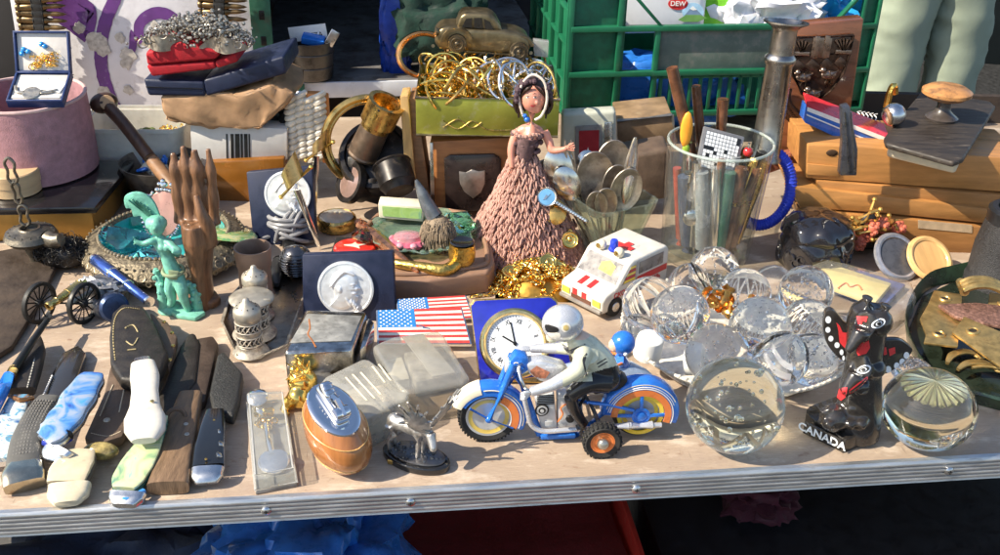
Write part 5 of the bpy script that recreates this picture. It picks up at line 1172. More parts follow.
medal('medal_box', 'second silver medal in a dark blue box, half hidden by two gilt letter openers', 280, 245, 15, -4, [(246, 172), (312, 166), (316, 240), (254, 250)], (288, 194), 23, 14, prof_r, NAVY, 'boxed portrait medals')
# ---------------------------------------------------------------- round bowl with crystals
bo = gp(168, 256); bw = thing('embossed_bowl', 'wide round bronze bowl with beaded rim holding turquoise crystal, behind the green statuette', 'bowl', bo)
BRZ = mat('embossed_bronze', (.20, .165, .11), .5, .55, var=.4, sc=90, dirt=(.07, .055, .04), damt=.42, dsc=130, bump=1.2, bsc=260)
mb = MB(); mb.lathe([(0, 2), (70, 2), (96, 5), (106, 12), (107, 18), (100, 28), (90, 34), (84, 36), (80, 36), (77, 32), (72, 14), (40, 7), (0, 7)], 72); mb.ob('bowl_body', BRZ, bw)
mb = MB(); mb.lathe([(0, 8.5), (40, 9), (71, 16), (76.5, 33)], 60); mb.ob('turquoise_lining', mat('turquoise_enamel', (.03, .34, .36), .12, var=.4, sc=25, coat=.7), bw)
mb = MB()
for i in range(84): a = 2*PI*i/84; mb.ball((82*math.cos(a), 82*math.sin(a), 37), 2.7, 8)
for i in range(60): a = 2*PI*i/60; mb.ball((99*math.cos(a), 99*math.sin(a), 30), 1.8, 6)
for i in range(40):
    a = 2*PI*i/40; mb.torus((0, 0, 0), 5, .9, T=Matrix.Translation((104*math.cos(a), 104*math.sin(a), 22)) @ facing((math.cos(a), math.sin(a), .7)), seg=14, ms=5); mb.torus((0, 0, 0), 3, .8, T=Matrix.Translation((106.5*math.cos(a+.08), 106.5*math.sin(a+.08), 14)) @ facing((math.cos(a), math.sin(a), .1)), seg=10, ms=5)
mb.ob('beaded_rim', mat('bead_bronze', (.27, .225, .155), .45, .6, var=.3, dirt=(.10, .08, .05), damt=.35), bw)
def crystal(name, label, px, py, z, dims, m, rz=20, seed=1, grp=None):
    rnd = random.Random(seed); bm = bmesh.new(); 
    for _ in range(26):
        v = V((rnd.gauss(0, 1), rnd.gauss(0, 1), rnd.gauss(0, 1))).normalized(); bm.verts.new(V((v.x*dims[0], v.y*dims[1], v.z*dims[2])))
    r = bmesh.ops.convex_hull(bm, input=bm.verts[:]); bmesh.ops.delete(bm, geom=[g for g in r['geom_unused'] if isinstance(g, bmesh.types.BMVert)], context='VERTS')
    mb = MB(); mb.bm(bm); return solo(name, label, 'crystal', mb, m, gp(px, py, z+dims[2]*.8), rz, grp, smooth=0)
crystal('crystal_block', 'large turquoise glass crystal on the left of the embossed bowl', 127, 241, 8, (38, 34, 30), glass('turquoise_glass', (.25, .80, .80)), 10, 2)
crystal('crystal_block', 'flat pale blue glass crystal at the front of the embossed bowl', 152, 258, 8, (36, 24, 14), glass('pale_blue_glass', (.55, .82, .88)), 0, 4)
crystal('crystal_block', 'green glass crystal at the right of the embossed bowl, beside the wooden hand', 228, 246, 8, (20, 18, 16), glass('leaf_green_glass', (.35, .80, .25)), 0, 6)
crystal('crystal_block', 'teal glass crystal at the back of the embossed bowl', 150, 225, 8, (32, 18, 18), glass('teal_glass', (.15, .70, .62)), 0, 8)
mb = MB(); mb.lathe([(0, 3), (42, 3), (46, 0), (0, -3)], 40); k = solo('shell_dish', 'yellow and green mother of pearl dish lying in the bowl behind the wooden hand', 'dish', mb, pearl('abalone', [(.5, .42, .1), (.12, .35, .12), (.62, .55, .25), (.25, .5, .35)], 30), gp(222, 232, 34), 0, None, -14, 10)
# pink mirror in filigree frame
mo_ = gp(166, 240, 12); mr_ = thing('filigree_mirror', 'small pink hand mirror in a silver filigree frame standing in the bowl behind the statuette', 'mirror', mo_); T = TM((0, 0, 38), rx=72, ry=8)
mb = MB(); mb.lathe([(0, 1), (22, 1), (23, 0), (0, -2)], 36, T, sy=1.35); mb.ob('mirror_glass', mat('pink_mirror', (.55, .30, .24), .3, .2, var=.1), mr_)
mb = MB()
for i in range(40): a = 2*PI*i/40; mb.ball((25*math.cos(a)+random.uniform(-1.5, 1.5), 34*math.sin(a)+random.uniform(-1.5, 1.5), 0), random.uniform(2, 3.8), 7, T=T)
for i in range(10): mb.ball((random.uniform(-8, 8), 38+random.uniform(-2, 6), 0), 3.5, 7, T=T)
mb.ob('filigree_frame', SILVER, mr_)
# ---------------------------------------------------------------- green statuette
SL = Loc(181, 313); st = thing('fairy_statuette', 'mint green verdigris figurine of a winged woman with one arm stretched out, before the bowl', 'statuette', SL.o)
def sq(zx, zy, d=0.): return SL(80+zx/3.7, 180+zy/3.7, d)
VER = mat('verdigris', (.17, .46, .35), .5, .1, var=.3, sc=90, dirt=(.22, .13, .06), damt=.28, dsc=120, bump=.3)
mb = MB(); mb.prism([SL.g(x, y) for x, y in ((163, 308), (176, 303), (196, 305), (206, 316), (196, 322), (176, 319))], (0, 0, 6), 2)
mb.ball(sq(335, 478, 6), 15, 12, (1, 1, .7)); mb.ball(sq(420, 500, 0), 12, 12, (1.2, 1, .7)); mb.ob('rock_base', VER, st)
mb = MB()
mb.tube(catmull([sq(345, 350), sq(333, 400), sq(340, 440), sq(326, 480)], 5), interp([8, 7.4, 5.4, 3.6], 16), 12); mb.tube(catmull([sq(358, 350), sq(376, 400, -6), sq(385, 440, -6), sq(402, 485, -4)], 5), interp([8.4, 7.8, 5.6, 3.8], 16), 12)
mb.tube(catmull([sq(350, 355), sq(335, 315), sq(318, 275), sq(303, 235), sq(292, 210)], 6), interp([10, 8.6, 7.2, 9.8, 5.4], 25), 14); mb.ball(sq(352, 350), 10.5, 14, (1, .85, 1)); mb.ball(sq(303, 250, -7), 4.8, 10); mb.ball(sq(320, 252, -7), 4.8, 10)
mb.tube(catmull([sq(292, 224), sq(262, 228, -8), sq(232, 236, -10), sq(206, 228, -12)], 5), interp([4.8, 4, 3.2, 2.6], 16), 10); mb.tube([sq(206, 228, -12), sq(196, 210, -12)], [2.6, 1.4], 6); mb.tube([sq(206, 230, -12), sq(198, 240, -12)], [2.4, 1.4], 6)
mb.tube(catmull([sq(318, 225), sq(345, 250, -8), sq(365, 265, -12), sq(340, 262, -16)], 5), interp([6, 5, 4, 3], 16), 10)
mb.tube([sq(296, 215), sq(285, 190)], [5, 5], 10); mb.ball(sq(284, 170), 10.5, 16, (.9, 1, 1.15)); mb.tube([sq(278, 176, -9), sq(276, 182, -11)], [2, 1.5], 6)
fb = mb.ob('figure_body', VER, st, remesh=1.05, sm=2)
mb = MB(); mb.ball(sq(282, 160, 3), 12, 14, (1.05, 1, .8)); mb.ob('hair', VER, fb)
mb = MB()
fan = [sq(x, y, 8) for x, y in ((280, 172), (258, 160), (238, 158), (222, 134), (198, 138), (188, 108), (168, 104), (164, 62), (205, 46), (246, 58), (276, 88), (298, 150))]
mb.prism(catmull(fan, 3, True), (0, 4, 0), 1)
for i in range(7): mb.tube([sq(272, 148, 7), sq(180+i*13, 74+i*2+i*i*.9-6*(i > 0), 6)], [1.6, 1], 6)
mb.ob('wing', VER, st)
mb = MB(); mb.prism(catmull([sq(x, y, 10) for x, y in ((330, 230), (352, 245), (372, 280), (350, 285), (325, 262))], 3, True), (0, 4, 0), 1); mb.ob('wing', VER, st)
for pts in ([(318, 480), (306, 430), (298, 380), (284, 335)], [(440, 505), (432, 450), (418, 410), (404, 380)]):
    mb = MB(); P = catmull([sq(x, y, 2) for x, y in pts], 5); mb.tube(P, interp([7, 6, 5, 2.5], 16), 10)
    for i in range(1, 16): a = i*2.4; mb.ball(P[i]+V((5*math.cos(a), 5*math.sin(a), 0)), random.uniform(2, 3.8), 7)
    mb.ob('coral_branch', VER, st)
mb = MB(); mb.torus(sq(345, 335), 12, 2.2, rot=(8, 0, 0)); mb.prism([sq(325, 335, -11), sq(365, 340, -11), sq(358, 372, -11), sq(330, 368, -11)], (0, 3, 0), 1); mb.ob('loincloth', mat('coppery_green', (.25, .30, .18), .5, .3, var=.4), fb)
# ---------------------------------------------------------------- carved wooden hand
HLc = Loc(201, 304); ha = thing('wooden_hand', 'carved brown wooden hand with slender fingers pointing up, standing right of the statuette', 'carving', HLc.o)
def hq(x, y, d=0.): return HLc(x, y, d)
HWD = mat('carved_hand_wood', (.155, .075, .036), .45, var=.6, sc=30, stretch=(6, 6, .6), bump=.3, coat=.2)
mb = MB()
mb.tube(catmull([hq(203, 308), hq(203, 295), hq(202, 275), hq(200, 255), hq(199, 235), hq(197, 218)], 5), interp([24, 22, 20, 26, 33, 31], 26), 18, flat=.56)
for pts, r in (([(181, 222), (178, 195), (175, 170), (173, 153)], (8, 7, 6.4, 3)), ([(191, 222), (189, 195), (186, 168), (183, 146)], (8.5, 7.6, 7, 3)), ([(201, 222), (200, 195), (197, 170), (194, 150)], (9, 8.5, 8, 3.4)), ([(214, 224), (213, 200), (211, 172), (208, 149)], (8, 6.6, 5.6, 2.6))):
    P = catmull([hq(x, y, (i % 2)*2) for i, (x, y) in enumerate(pts)], 8); mb.tube(P, [q_*(1+.13*math.cos(6.28*3*i/len(P))) for i, q_ in enumerate(interp(r, len(P)))], 12)
P = catmull([hq(209, 244, -10), hq(208, 228, -17), hq(201, 212, -19), hq(196, 195, -15)], 6); mb.tube(P, interp([11, 8.5, 6.6, 3.2], len(P)), 12)
hbod = mb.ob('hand_body', HWD, ha, remesh=1.5, sm=2)
mb = MB(); mb.prism([HLc.g(184, 306), HLc.g(188, 297), HLc.g(216, 297), HLc.g(222, 305), HLc.g(214, 310), HLc.g(192, 311)], (0, 0, 12), 4, 3); mb.ob('cuff', HWD, ha)
# ---------------------------------------------------------------- lacquer box, lamp, drum
def fbox(px, Y, depth, bev=1.5, seg=2, tilt=0.):
    """front face outlined in pixels on the upright plane at Y, carried back by depth; returns builder and base centre"""
    P = [at(x, y, Y) for x, y in px]; c = sum(P, V())/len(P); c = V((c.x, Y, min(p.z for p in P)))
    mb = MB(); mb.prism([p-c for p in P], (0, depth, tilt), bev, seg); return mb, c
def fthing(name, label, cat, px, Y, depth, m, part=None, bev=1.5, seg=2, group=None, tilt=0.):
    mb, c = fbox(px, Y, depth, bev, seg, tilt)
    if part is None: return solo(name, label, cat, mb, m, c, 0, group), c
    k = thing(name, label, cat, c, 0, group); mb.ob(part, m, k); return k, c
mb, c = slab('s', [(-60, 210), (95, 207), (134, 160), (-60, 160)], 46, 56, None, 2)
lb = thing('lacquer_box', 'large black lacquer box with gilt sides under the pink drum', 'box', c+V((0, 0, -46))); mb.v = [v+V((0, 0, 46)) for v in mb.v]; mb.ob('lid', mat('black_lacquer', (.012, .011, .012), .22, var=.3, coat=.5, bump=.05), lb)
mb, c2 = slab('s', [(-58, 212), (91, 209), (128, 163), (-58, 163)], 1, 45.6, None, 1); mb.v = [v+c2-(c+V((0, 0, -46))) for v in mb.v]; mb.ob('gilt_side', mat('gilt_side', (.42, .24, .06), .38, .5, var=.25, sc=15), lb)
DL = Loc(38, 168, 56); dr_ = thing('pink_drum', 'open pink suede covered drum on the black lacquer box', 'drum', DL.o)
r_ = DL(97, 165).x*.98; h_ = DL(88, 96).z
mb = MB(); mb.lathe([(0, 2), (r_-2, 2), (r_, 3), (r_*1.0, h_*.5), (r_*.97, h_), (r_*.93, h_), (r_*.93, 10), (0, 8)], 64); mb.ob('drum_wall', mat('pink_suede', (.36, .19, .21), .9, var=.22, sc=90, bump=.5, bsc=700), dr_)
mb = MB(); mb.torus((0, 0, h_), r_*.955, 2.6, seg=64); mb.ob('rim_binding', mat('pale_pink_rim', (.55, .38, .36), .8), dr_)
mb = MB(); mb.lathe([(0, 0), (33, 0), (34, 1), (34, 14)], 40); mb.lathe([(34, 14), (35, 14.5), (35, 30), (33.5, 31.5), (0, 31.5)], 40)
solo('wooden_pot', 'round pale bent wood box on the lacquer box below the pink drum', 'box', mb, mat('bent_wood', (.52, .36, .20), .5, var=.2, sc=20, stretch=(1, 1, 6), bump=.15), gp(16, 190, 57)); 
# open jewellery box on the drum
jo = gp(37, 108, 56+h_+1); jb = thing('jewellery_box', 'open blue jewellery box with gold earrings and a silver watch, on the pink drum rim', 'jewellery box', jo, 4)
JL = RLoc(36, 106, 4, 56+h_+3)
BL2 = mat('blue_leatherette', (.018, .036, .12), .45, var=.2, bump=.2, bsc=800); SAT = mat('white_satin', (.62, .58, .54), .55, var=.1, bump=.2, bsc=60)
J0 = TM((0, 0, 4), rx=24)
for_scale = .70
mb = MB()
for x in (-50, 50): mb.box((x, 40, 7), (4, 84, 18), 1, J0)
for y in (-1, 81): mb.box((0, y, 7), (104, 4, 18), 1, J0)
mb.box((0, 40, 0), (104, 84, 4), 1, J0); mb.ob('box_tray', BL2, jb)
mb = MB(); mb.box((0, 40, 8), (95, 75, 5), 1, J0); mb.box((0, 12, 11), (90, 8, 4), 1, J0); mb.ob('satin_insert', SAT, jb)
mb = MB(); mb.box((-8, 45, 12), (44, 34, 1.5), .3, J0, rot=(0, 0, 12)); mb.box((26, 42, 12.6), (40, 30, 1.5), .3, J0, rot=(0, 0, -14)); mb.ob('paper_slip', WHITE, jb)
mb = MB(); mb.lathe([(0, 3), (16, 3), (17, 1.5), (16, 0)], 30, J0 @ TM((-10, 20, 13))); mb.tube(catmull([J0 @ V(p) for p in ((-24, 22, 14), (-38, 24, 14), (-44, 40, 13))], 5), 3, 8); mb.tube(catmull([J0 @ V(p) for p in ((6, 20, 14), (22, 24, 14), (36, 30, 13))], 5), 3, 8); mb.ob('watch', PEWTER, jb)
lid_o = J0 @ V((0, 84, 8)); J1 = Matrix.Translation(lid_o) @ rotm(rx=72)
mb = MB()
for x in (-50, 50): mb.box((x, 38, 5), (4, 78, 12), 1, J1)
for y in (1, 77): mb.box((0, y, 5), (104, 4, 12), 1, J1)
mb.box((0, 39, -1), (104, 80, 3), 1, J1); ld = mb.ob('open_lid', BL2, jb)
mb = MB(); mb.box((0, 39, 3), (95, 72, 4), 2, J1); mb.ob('satin_lining', SAT, ld)
mb = MB(); rnd = random.Random(3)
for i in range(46): mb.torus((rnd.uniform(-22, 30), rnd.uniform(10, 36), 6+rnd.uniform(0, 4)), rnd.uniform(2.5, 6), .9, T=J1, rot=(rnd.uniform(0, 90), rnd.uniform(0, 90), 0), seg=14, ms=5)
mb.ob('gold_earrings', GOLD, ld)
mb = MB()
for x, y in ((-34, 44), (-26, 40), (0, 54), (6, 50), (-38, 36)): mb.ball((x, y, 8), 5.5, 10, T=J1)
mb.ob('blue_stone', mat('blue_stone', (.02, .25, .62), .15, coat=.8), ld)
jb.scale = (.7, .7, .7)
# bronze oil lamp
OL = Loc(37, 266); ol = thing('oil_lamp', 'antique bronze oil lamp with long chain link handle, left of the embossed bowl', 'oil lamp', OL.o)
BRN = mat('dark_bronze', (.16, .14, .11), .4, .8, var=.4, sc=80, dirt=(.35, .30, .22), damt=.30, dsc=80, bump=.3)
zt = OL(37, 236).z
mb = MB(); mb.lathe([(0, 0), (15, 0), (16, 2), (13, 4), (7, 8), (6.5, 12), (12, zt-14), (28, zt-6), (33, zt), (30, zt+6), (22, zt+9), (15, zt+10), (13, zt+12), (11, zt+12), (10, zt+8), (0, zt+6)], 40); mb.tube(catmull([(24, -8, zt), (36, -14, zt+1), (45, -16, zt+4)], 4), interp([12, 10, 8], 9), 14); mb.ob('lamp_body', BRN, ol)
mb = MB(); mb.torus((0, 0, zt+7.5), 22, 1.2, seg=36, ms=6); mb.torus((0, 0, zt+2), 31, 1, seg=36, ms=6)
for i in range(16): a = 2*PI*i/16; mb.ball((26*math.cos(a), 26*math.sin(a), zt+7.2), 1.8, 6)
mb.ob('raised_band', BRN, ol)
ch = [(29, 228), (25, 214), (20, 200), (15, 182), (10, 165)]; mb = MB()
for (x0_, y0_), (x1_, y1_), rr_ in (((26, 226), (22, 205), 6), ((20, 204), (14, 182), 4.5), ((14, 184), (8, 158), 6)):
    a, b = OL(x0_, y0_, 6), OL(x1_, y1_, 6); d = (b-a).normalized(); s_ = V((1, 0, .2)); s_ = (s_-d*s_.dot(d)).normalized(); L_ = (b-a).length
    mb.tube(catmull([a, a+d*L_*.2+s_*rr_, a+d*L_*.5+s_*rr_*.7, a+d*L_*.8+s_*rr_, b, a+d*L_*.8-s_*rr_, a+d*L_*.5-s_*rr_*.7, a+d*L_*.2-s_*rr_], 4, True), 2, 8, closed=True)
mb.ob('link_handle', BRN, ol)
# ---------------------------------------------------------------- bowls and boxes at the back left
mb = MB(); mb.lathe([(0, 0), (34, 0), (36, 2), (50, 30), (58, 58), (59, 62), (57, 62), (48, 32), (34, 6), (0, 5)], 48); wb_ = solo('metal_bowl', 'dull grey bowl full of small blue and silver trinkets behind the bowl with crystals', 'bowl', mb, mat('dull_grey_bowl', (.20, .18, .16), .4, .8, var=.4, dirt=(.05, .04, .03), damt=.4), gp(166, 200))
b0 = gp(166, 200); rnd = random.Random(8)
for i in range(26):
    p = b0+V((rnd.gauss(0, 20), rnd.gauss(0, 20), 52+rnd.uniform(0, 10))); mb = MB(); c_ = rnd.choice(((BLUE, 'blue'), (STEEL, 'silver'), (BLACK, 'black'), (CREAM, 'cream')))
    if i % 3 == 0: mb.torus((0, 0, 0), rnd.uniform(6, 10), 2, seg=20, ms=7)
    elif i % 3 == 1: mb.box((0, 0, 0), (rnd.uniform(8, 20), 8, 5), 1.5)
    else: mb.lathe([(0, -4), (6, -4), (7, 0), (5, 4), (0, 5)], 14)
    solo('trinket', f'tiny {c_[1]} trinket among the odds and ends in the dull grey bowl', 'trinket', mb, c_[0], p, rnd.uniform(0, 360), f'small {c_[1]} trinkets in the grey bowl', rnd.uniform(0, 90), rnd.uniform(0, 60))
TUB = gp(146, 178); mb = MB()
def rr(w, d, r, n=6): return [V((sx*(w/2-r)+r*math.cos(a), sy*(d/2-r)+r*math.sin(a), 0)) for sx, sy, a0 in ((1, 1, 0), (-1, 1, 90), (-1, -1, 180), (1, -1, 270)) for a in [R(a0+90*i/n) for i in range(n+1)]]
def tub(mb, w, d, h, t=2.5, flare=1.12, lip=4):
    R0_ = rr(w, d, 18); rows = []
    for sc_, z, off in ((1, 0, 0), (flare, h-6, 0), (flare, h-6, lip), (flare, h, lip), (flare, h, -t), (1, t, -t)):
        rows.append([V((p.x*sc_+math.copysign(off, p.x), p.y*sc_+math.copysign(off, p.y), z)) for p in R0_])
    return mb.rings(rows, cap=True)
tub(mb, 130, 90, 98); solo('plastic_tub', 'off white translucent plastic tub with small metal bits, below the blue leather case', 'tub', mb, mat('milky_plastic', (.60, .58, .52), .35, var=.1, sss=.2), TUB, 4)
rnd = random.Random(21)
for i, (nm, m, lb_) in enumerate((('brass_fitting', BRASS, 'brass fitting lying in the off white tub'), ('green_toy', mat('olive_toy', (.12, .16, .05), .4), 'olive green toy part lying in the off white tub'), ('brass_chain', GOLD, 'short gold chain heap lying in the off white tub'))):
    mb = MB()
    if i < 2: mb.lathe([(0, 0), (10, 0), (12, 6), (8, 12), (9, 26), (0, 30)], 16, TM(rx=60)); mb.box((12, 0, 6), (18, 10, 10), 2)
    else:
        for j in range(40): mb.torus((rnd.gauss(0, 14), rnd.gauss(0, 8), rnd.uniform(0, 8)), 3.5, 1, rot=(rnd.uniform(0, 180), rnd.uniform(0, 180), 0), seg=10, ms=5)
    solo(nm, lb_, 'trinket', mb, m, TUB+V((-30+i*32, -4+i*6, 66)), i*40)
# tobacco pipe like spoon leaning out of the tub
a, b, c_, d_ = at(104, 103, 1480), at(122, 122, 1450), at(150, 158, 1400), at(176, 190, 1350)
pi_ = thing('ladle_pipe', 'long dark wooden pipe with round bowl leaning from the tub towards the wooden hand', 'pipe', V((d_.x, d_.y, 0))); O = V((d_.x, d_.y, 0))
mb = MB(); mb.tube(catmull([a-O, b-O, c_-O], 6), interp([10, 9, 9], 13), 12); hd2 = mb.ob('dark_stem', DARKWOOD, pi_)
mb = MB(); dd = (b-a).normalized(); mb.ball((0, 0, 0), 17, 20, (1.25, .9, .9), T=Matrix.Translation(a-O) @ facing(dd)); mb.ob('bowl_head', DARKWOOD, pi_)
mb = MB(); mb.lathe([(0, 0), (11, 0), (10, 2.5), (0, 3)], 20, Matrix.Translation(a-O+V((8, -10, 4))) @ facing((.4, -.8, .4))); mb.ob('pale_face', mat('pale_wood_face', (.45, .30, .16), .5), pi_)
mb = MB(); mb.tube(catmull([c_-O, lerp(c_, d_, .5)-O, d_-O], 4), interp([9, 10, 8], 9), 12); mb.ob('brown_stem', WOOD, pi_)
# amber box, barcoded carton, parcel, cases
fthing('amber_box', 'shiny amber brown box under the white carton with black bars', 'box', [(208, 162), (284, 158), (286, 203), (211, 206)], 1440, 90, mat('amber_lacquer', (.26, .10, .015), .25, .2, var=.3, sc=14, coat=.5), None, 3)
k, c = fthing('white_carton', 'open white carton printed with black bars and packed with dark parts, below the paper parcel', 'carton', [(190, 124), (287, 129), (287, 160), (192, 160)], 1450, 90, mat('white_card', (.55, .53, .50), .6, var=.08), 'carton_body', 1)
mb = MB()
for x0_, w_ in ((226, 1.4), (230.5, 3), (235, 4.4), (240.5, 2.2), (244, 3.4), (248.5, 1.4)):
    P = [at(x, y, 1449.6)-c for x, y in ((x0_, 134), (x0_+w_, 134), (x0_+w_+.5, 158.5), (x0_+.5, 158.5))]; mb.prism(P, (0, -.4, 0))
mb.ob('printed_bars', BLACK, k, smooth=0)
mb = MB(); rnd = random.Random(2); P0 = at(266, 127, 1465)-c
for i in range(9): mb.box(P0+V((rnd.uniform(-26, 34), rnd.uniform(0, 40), rnd.uniform(-2, 10))), (rnd.uniform(10, 26), 14, 12), 3, rot=(rnd.uniform(0, 40), rnd.uniform(0, 40), rnd.uniform(0, 180)))
mb.ob('dark_contents', BLACKM, k)
def paper(name, px, Y, depth, seed):
    P = [at(x, y, Y) for x, y in px]; c = V((sum(p.x for p in P)/len(P), Y, min(p.z for p in P))); return P, c
PAP = mat('brown_paper', (.34, .20, .105), .7, var=.25, sc=30, bump=.5, bsc=40)
P, c = paper('p', [(157, 95), (235, 92), (270, 82), (296, 96), (262, 131), (210, 130), (163, 122)], 1440, 110, 1)
bm = bmesh.new(); mb = MB(); mb.prism([p-c for p in P], (0, 120, 0), 6, 2); 
bm.from_mesh(mb.mesh('tmp', PAP)); bmesh.ops.scale(bm, vec=(1000,)*3, verts=bm.verts[:]); bmesh.ops.triangulate(bm, faces=bm.faces[:]); bmesh.ops.subdivide_edges(bm, edges=bm.edges[:], cuts=5, use_grid_fill=True)
for v in bm.verts: q_ = v.co*.022; v.co += V((mnoise.noise(q_), mnoise.noise(q_+V((9, 0, 0))), mnoise.noise(q_+V((0, 9, 0)))))*5 - v.normal*(5*max(0, .26-abs(mnoise.noise(v.co*.028+V((3, 3, 3)))))/.26*.6+2.5*max(0, .2-abs(mnoise.noise(v.co*.06)))/.2*.6)
mb = MB(); mb.bm(bm); solo('paper_parcel', 'crumpled brown paper parcel stacked under the blue leather case', 'parcel', mb, PAP, c, smooth=75)
k, c = fthing('jewel_case', 'flat dark blue leather case under the red velvet box', 'case', [(143, 79), (204, 82), (206, 97), (148, 96)], 1440, 100, NAVY, 'case_base', 4, 3)
P2 = [at(x, y, 1440)-c for x, y in ((203, 80), (284, 56), (287, 74), (206, 97))]; mb = MB(); mb.prism(P2, (0, 100, 0), 4, 3); mb.ob('case_end', NAVY, k)
mb = MB(); P3 = [at(x, y, 1439)-c for x, y in ((146, 87), (203, 89))]; mb.tube(P3, .8, 6); mb.ob('lid_seam', BLACK, k)
RV = mat('red_velvet', (.36, .008, .016), .75, var=.25, sc=120, bump=.3, bsc=900)
k, c = fthing('velvet_box', 'red velvet jewellery box under the heap of silver filigree', 'jewellery box', [(146, 66), (214, 62), (216, 69), (152, 77)], 1436, 74, RV, 'box_base', 3, 3)
P2 = [at(x, y, 1434)-c for x, y in ((145, 53), (181, 42), (222, 52), (215, 60), (147, 66))]; mb = MB(); mb.prism(P2, (0, 78, 6), 4, 3); mb.ob('box_lid', RV, k)
P2 = [at(x, y, 1437)-c for x, y in ((214, 62), (236, 54), (238, 62), (217, 69))]; mb = MB(); mb.prism(P2, (0, 70, 0), 3, 2); mb.ob('box_end', RV, k)
# silver filigree heap
rnd = random.Random(4); c = at(200, 45, 1460); mb = MB()
for i in range(720):
    u = rnd.gauss(0, 1)*.40; x = u*78; z = 34*(1-u*u)*rnd.random()**.6+4; y = rnd.gauss(0, 20); mb.ball((x, y, z+abs(x)*.10), rnd.uniform(1.3, 3.1), 6)
for i in range(110):
    u = rnd.uniform(-1, 1); mb.torus((u*72, rnd.gauss(-6, 16), 24*(1-u*u)+6), rnd.uniform(4, 7), 1, rot=(rnd.uniform(0, 180), rnd.uniform(0, 180), 0), seg=12, ms=5)
sf = thing('filigree_belt', 'heap of silver filigree belt with tiny balls on the red velvet box', 'belt', c, -2); mb.ob('filigree_beads', mat('filigree_silver', (.42, .385, .33), .4, .8, var=.4, dirt=(.06, .05, .04), damt=.44, dsc=200), sf)
mb = MB()
for s in (-1, 1): mb.grid(lambda u, v: (s*(8+u*66), -28+6*math.sin(u*8), 6+16*math.sin(u*PI)*v-8*(1-v)*(.4+.6*math.sin(u*PI))), 14, 4)
mb.ob('pierced_plates', TARN, sf)
# white rope espadrille with orange edge
RO = at(312, 164, 1460); k = thing('rope_sole', 'woven white rope strip with orange end standing upright beside the white carton', 'rope strip', RO)
mb = MB(); A_, B_ = at(287, 98, 1460)-RO, at(326, 93, 1460)-RO; Hh = A_.z
mb.box((A_.x*.5+B_.x*.5-4, 14, Hh/2), (44, 16, Hh*1.0), 3); rp_ = mb.ob('rope_core', mat('rope_core', (.42, .37, .29), .9), k)
mb = MB()
for i in range(11):
    for j in range(4):
        x = -25+j*13; z = 6+i*(Hh-10)/10.+((j % 2)*6); mb.tube(catmull([(x-8, 6, z-2), (x-3, 0, z), (x+3, 0, z+3), (x+8, 6, z+5)], 3), 4.6, 7)
mb.ob('woven_strands', mat('white_rope', (.62, .57, .48), .85, var=.2), rp_)
mb = MB(); mb.box((20, 16, Hh/2), (12, 20, Hh*1.02), 2); mb.box((8, 8, Hh+2), (22, 14, 10), 2); mb.ob('orange_edge', mat('orange_rubber', (.55, .20, .05), .6), k)
# ---------------------------------------------------------------- ammunition belts
def ammo(px, py0, py1, n, label, drift=0.):
    top = at(px, py0, GB-34); k = thing('cartridge_belt', label, 'cartridge belt', V((top.x, top.y, at(px, py1, GB-34).z)), 0, 'cartridge belts hanging on the white sheet'); O = V((top.x, top.y, at(px, py1, GB-34).z)); first = None
    for i in range(n):
        p = at(px+drift*i/n, lerp(py0, py1, (i+.5)/n), GB-34)-O
        if first is None:
            mb = MB(); T = TM(ry=90); mb.lathe([(0, -36), (5.4, -36), (6.4, -34), (6.6, -30), (5.6, -28), (6.6, -26), (6.4, 10), (4.2, 16), (4, 30), (2.5, 40), (0, 46)], 14, T); mb.use(1); mb.torus((-8, 0, 0), 7.2, 1.3, rot=(0, 90, 0), seg=16, ms=6); mb.torus((8, 0, 0), 7.2, 1.3, rot=(0, 90, 0), seg=16, ms=6); mb.box((0, -6, 0), (18, 3, 12), 1)
            first = mb.ob('cartridge', [mat('dark_cartridge', (.13, .085, .04), .35, .8, var=.5), BLACKM], k); c = first
        else: c = dup(first, parent=k)
        c.location = p*.001; c.rotation_euler = (0, R(random.uniform(-4, 4)), R(random.uniform(-5, 5)))
ammo(34, -30, 84, 17, 'belt of dark brass cartridges hanging at the left end of the white sheet', 14)
ammo(220, -30, 22, 8, 'short belt of dark cartridges hanging at the right end of the white sheet', 0)
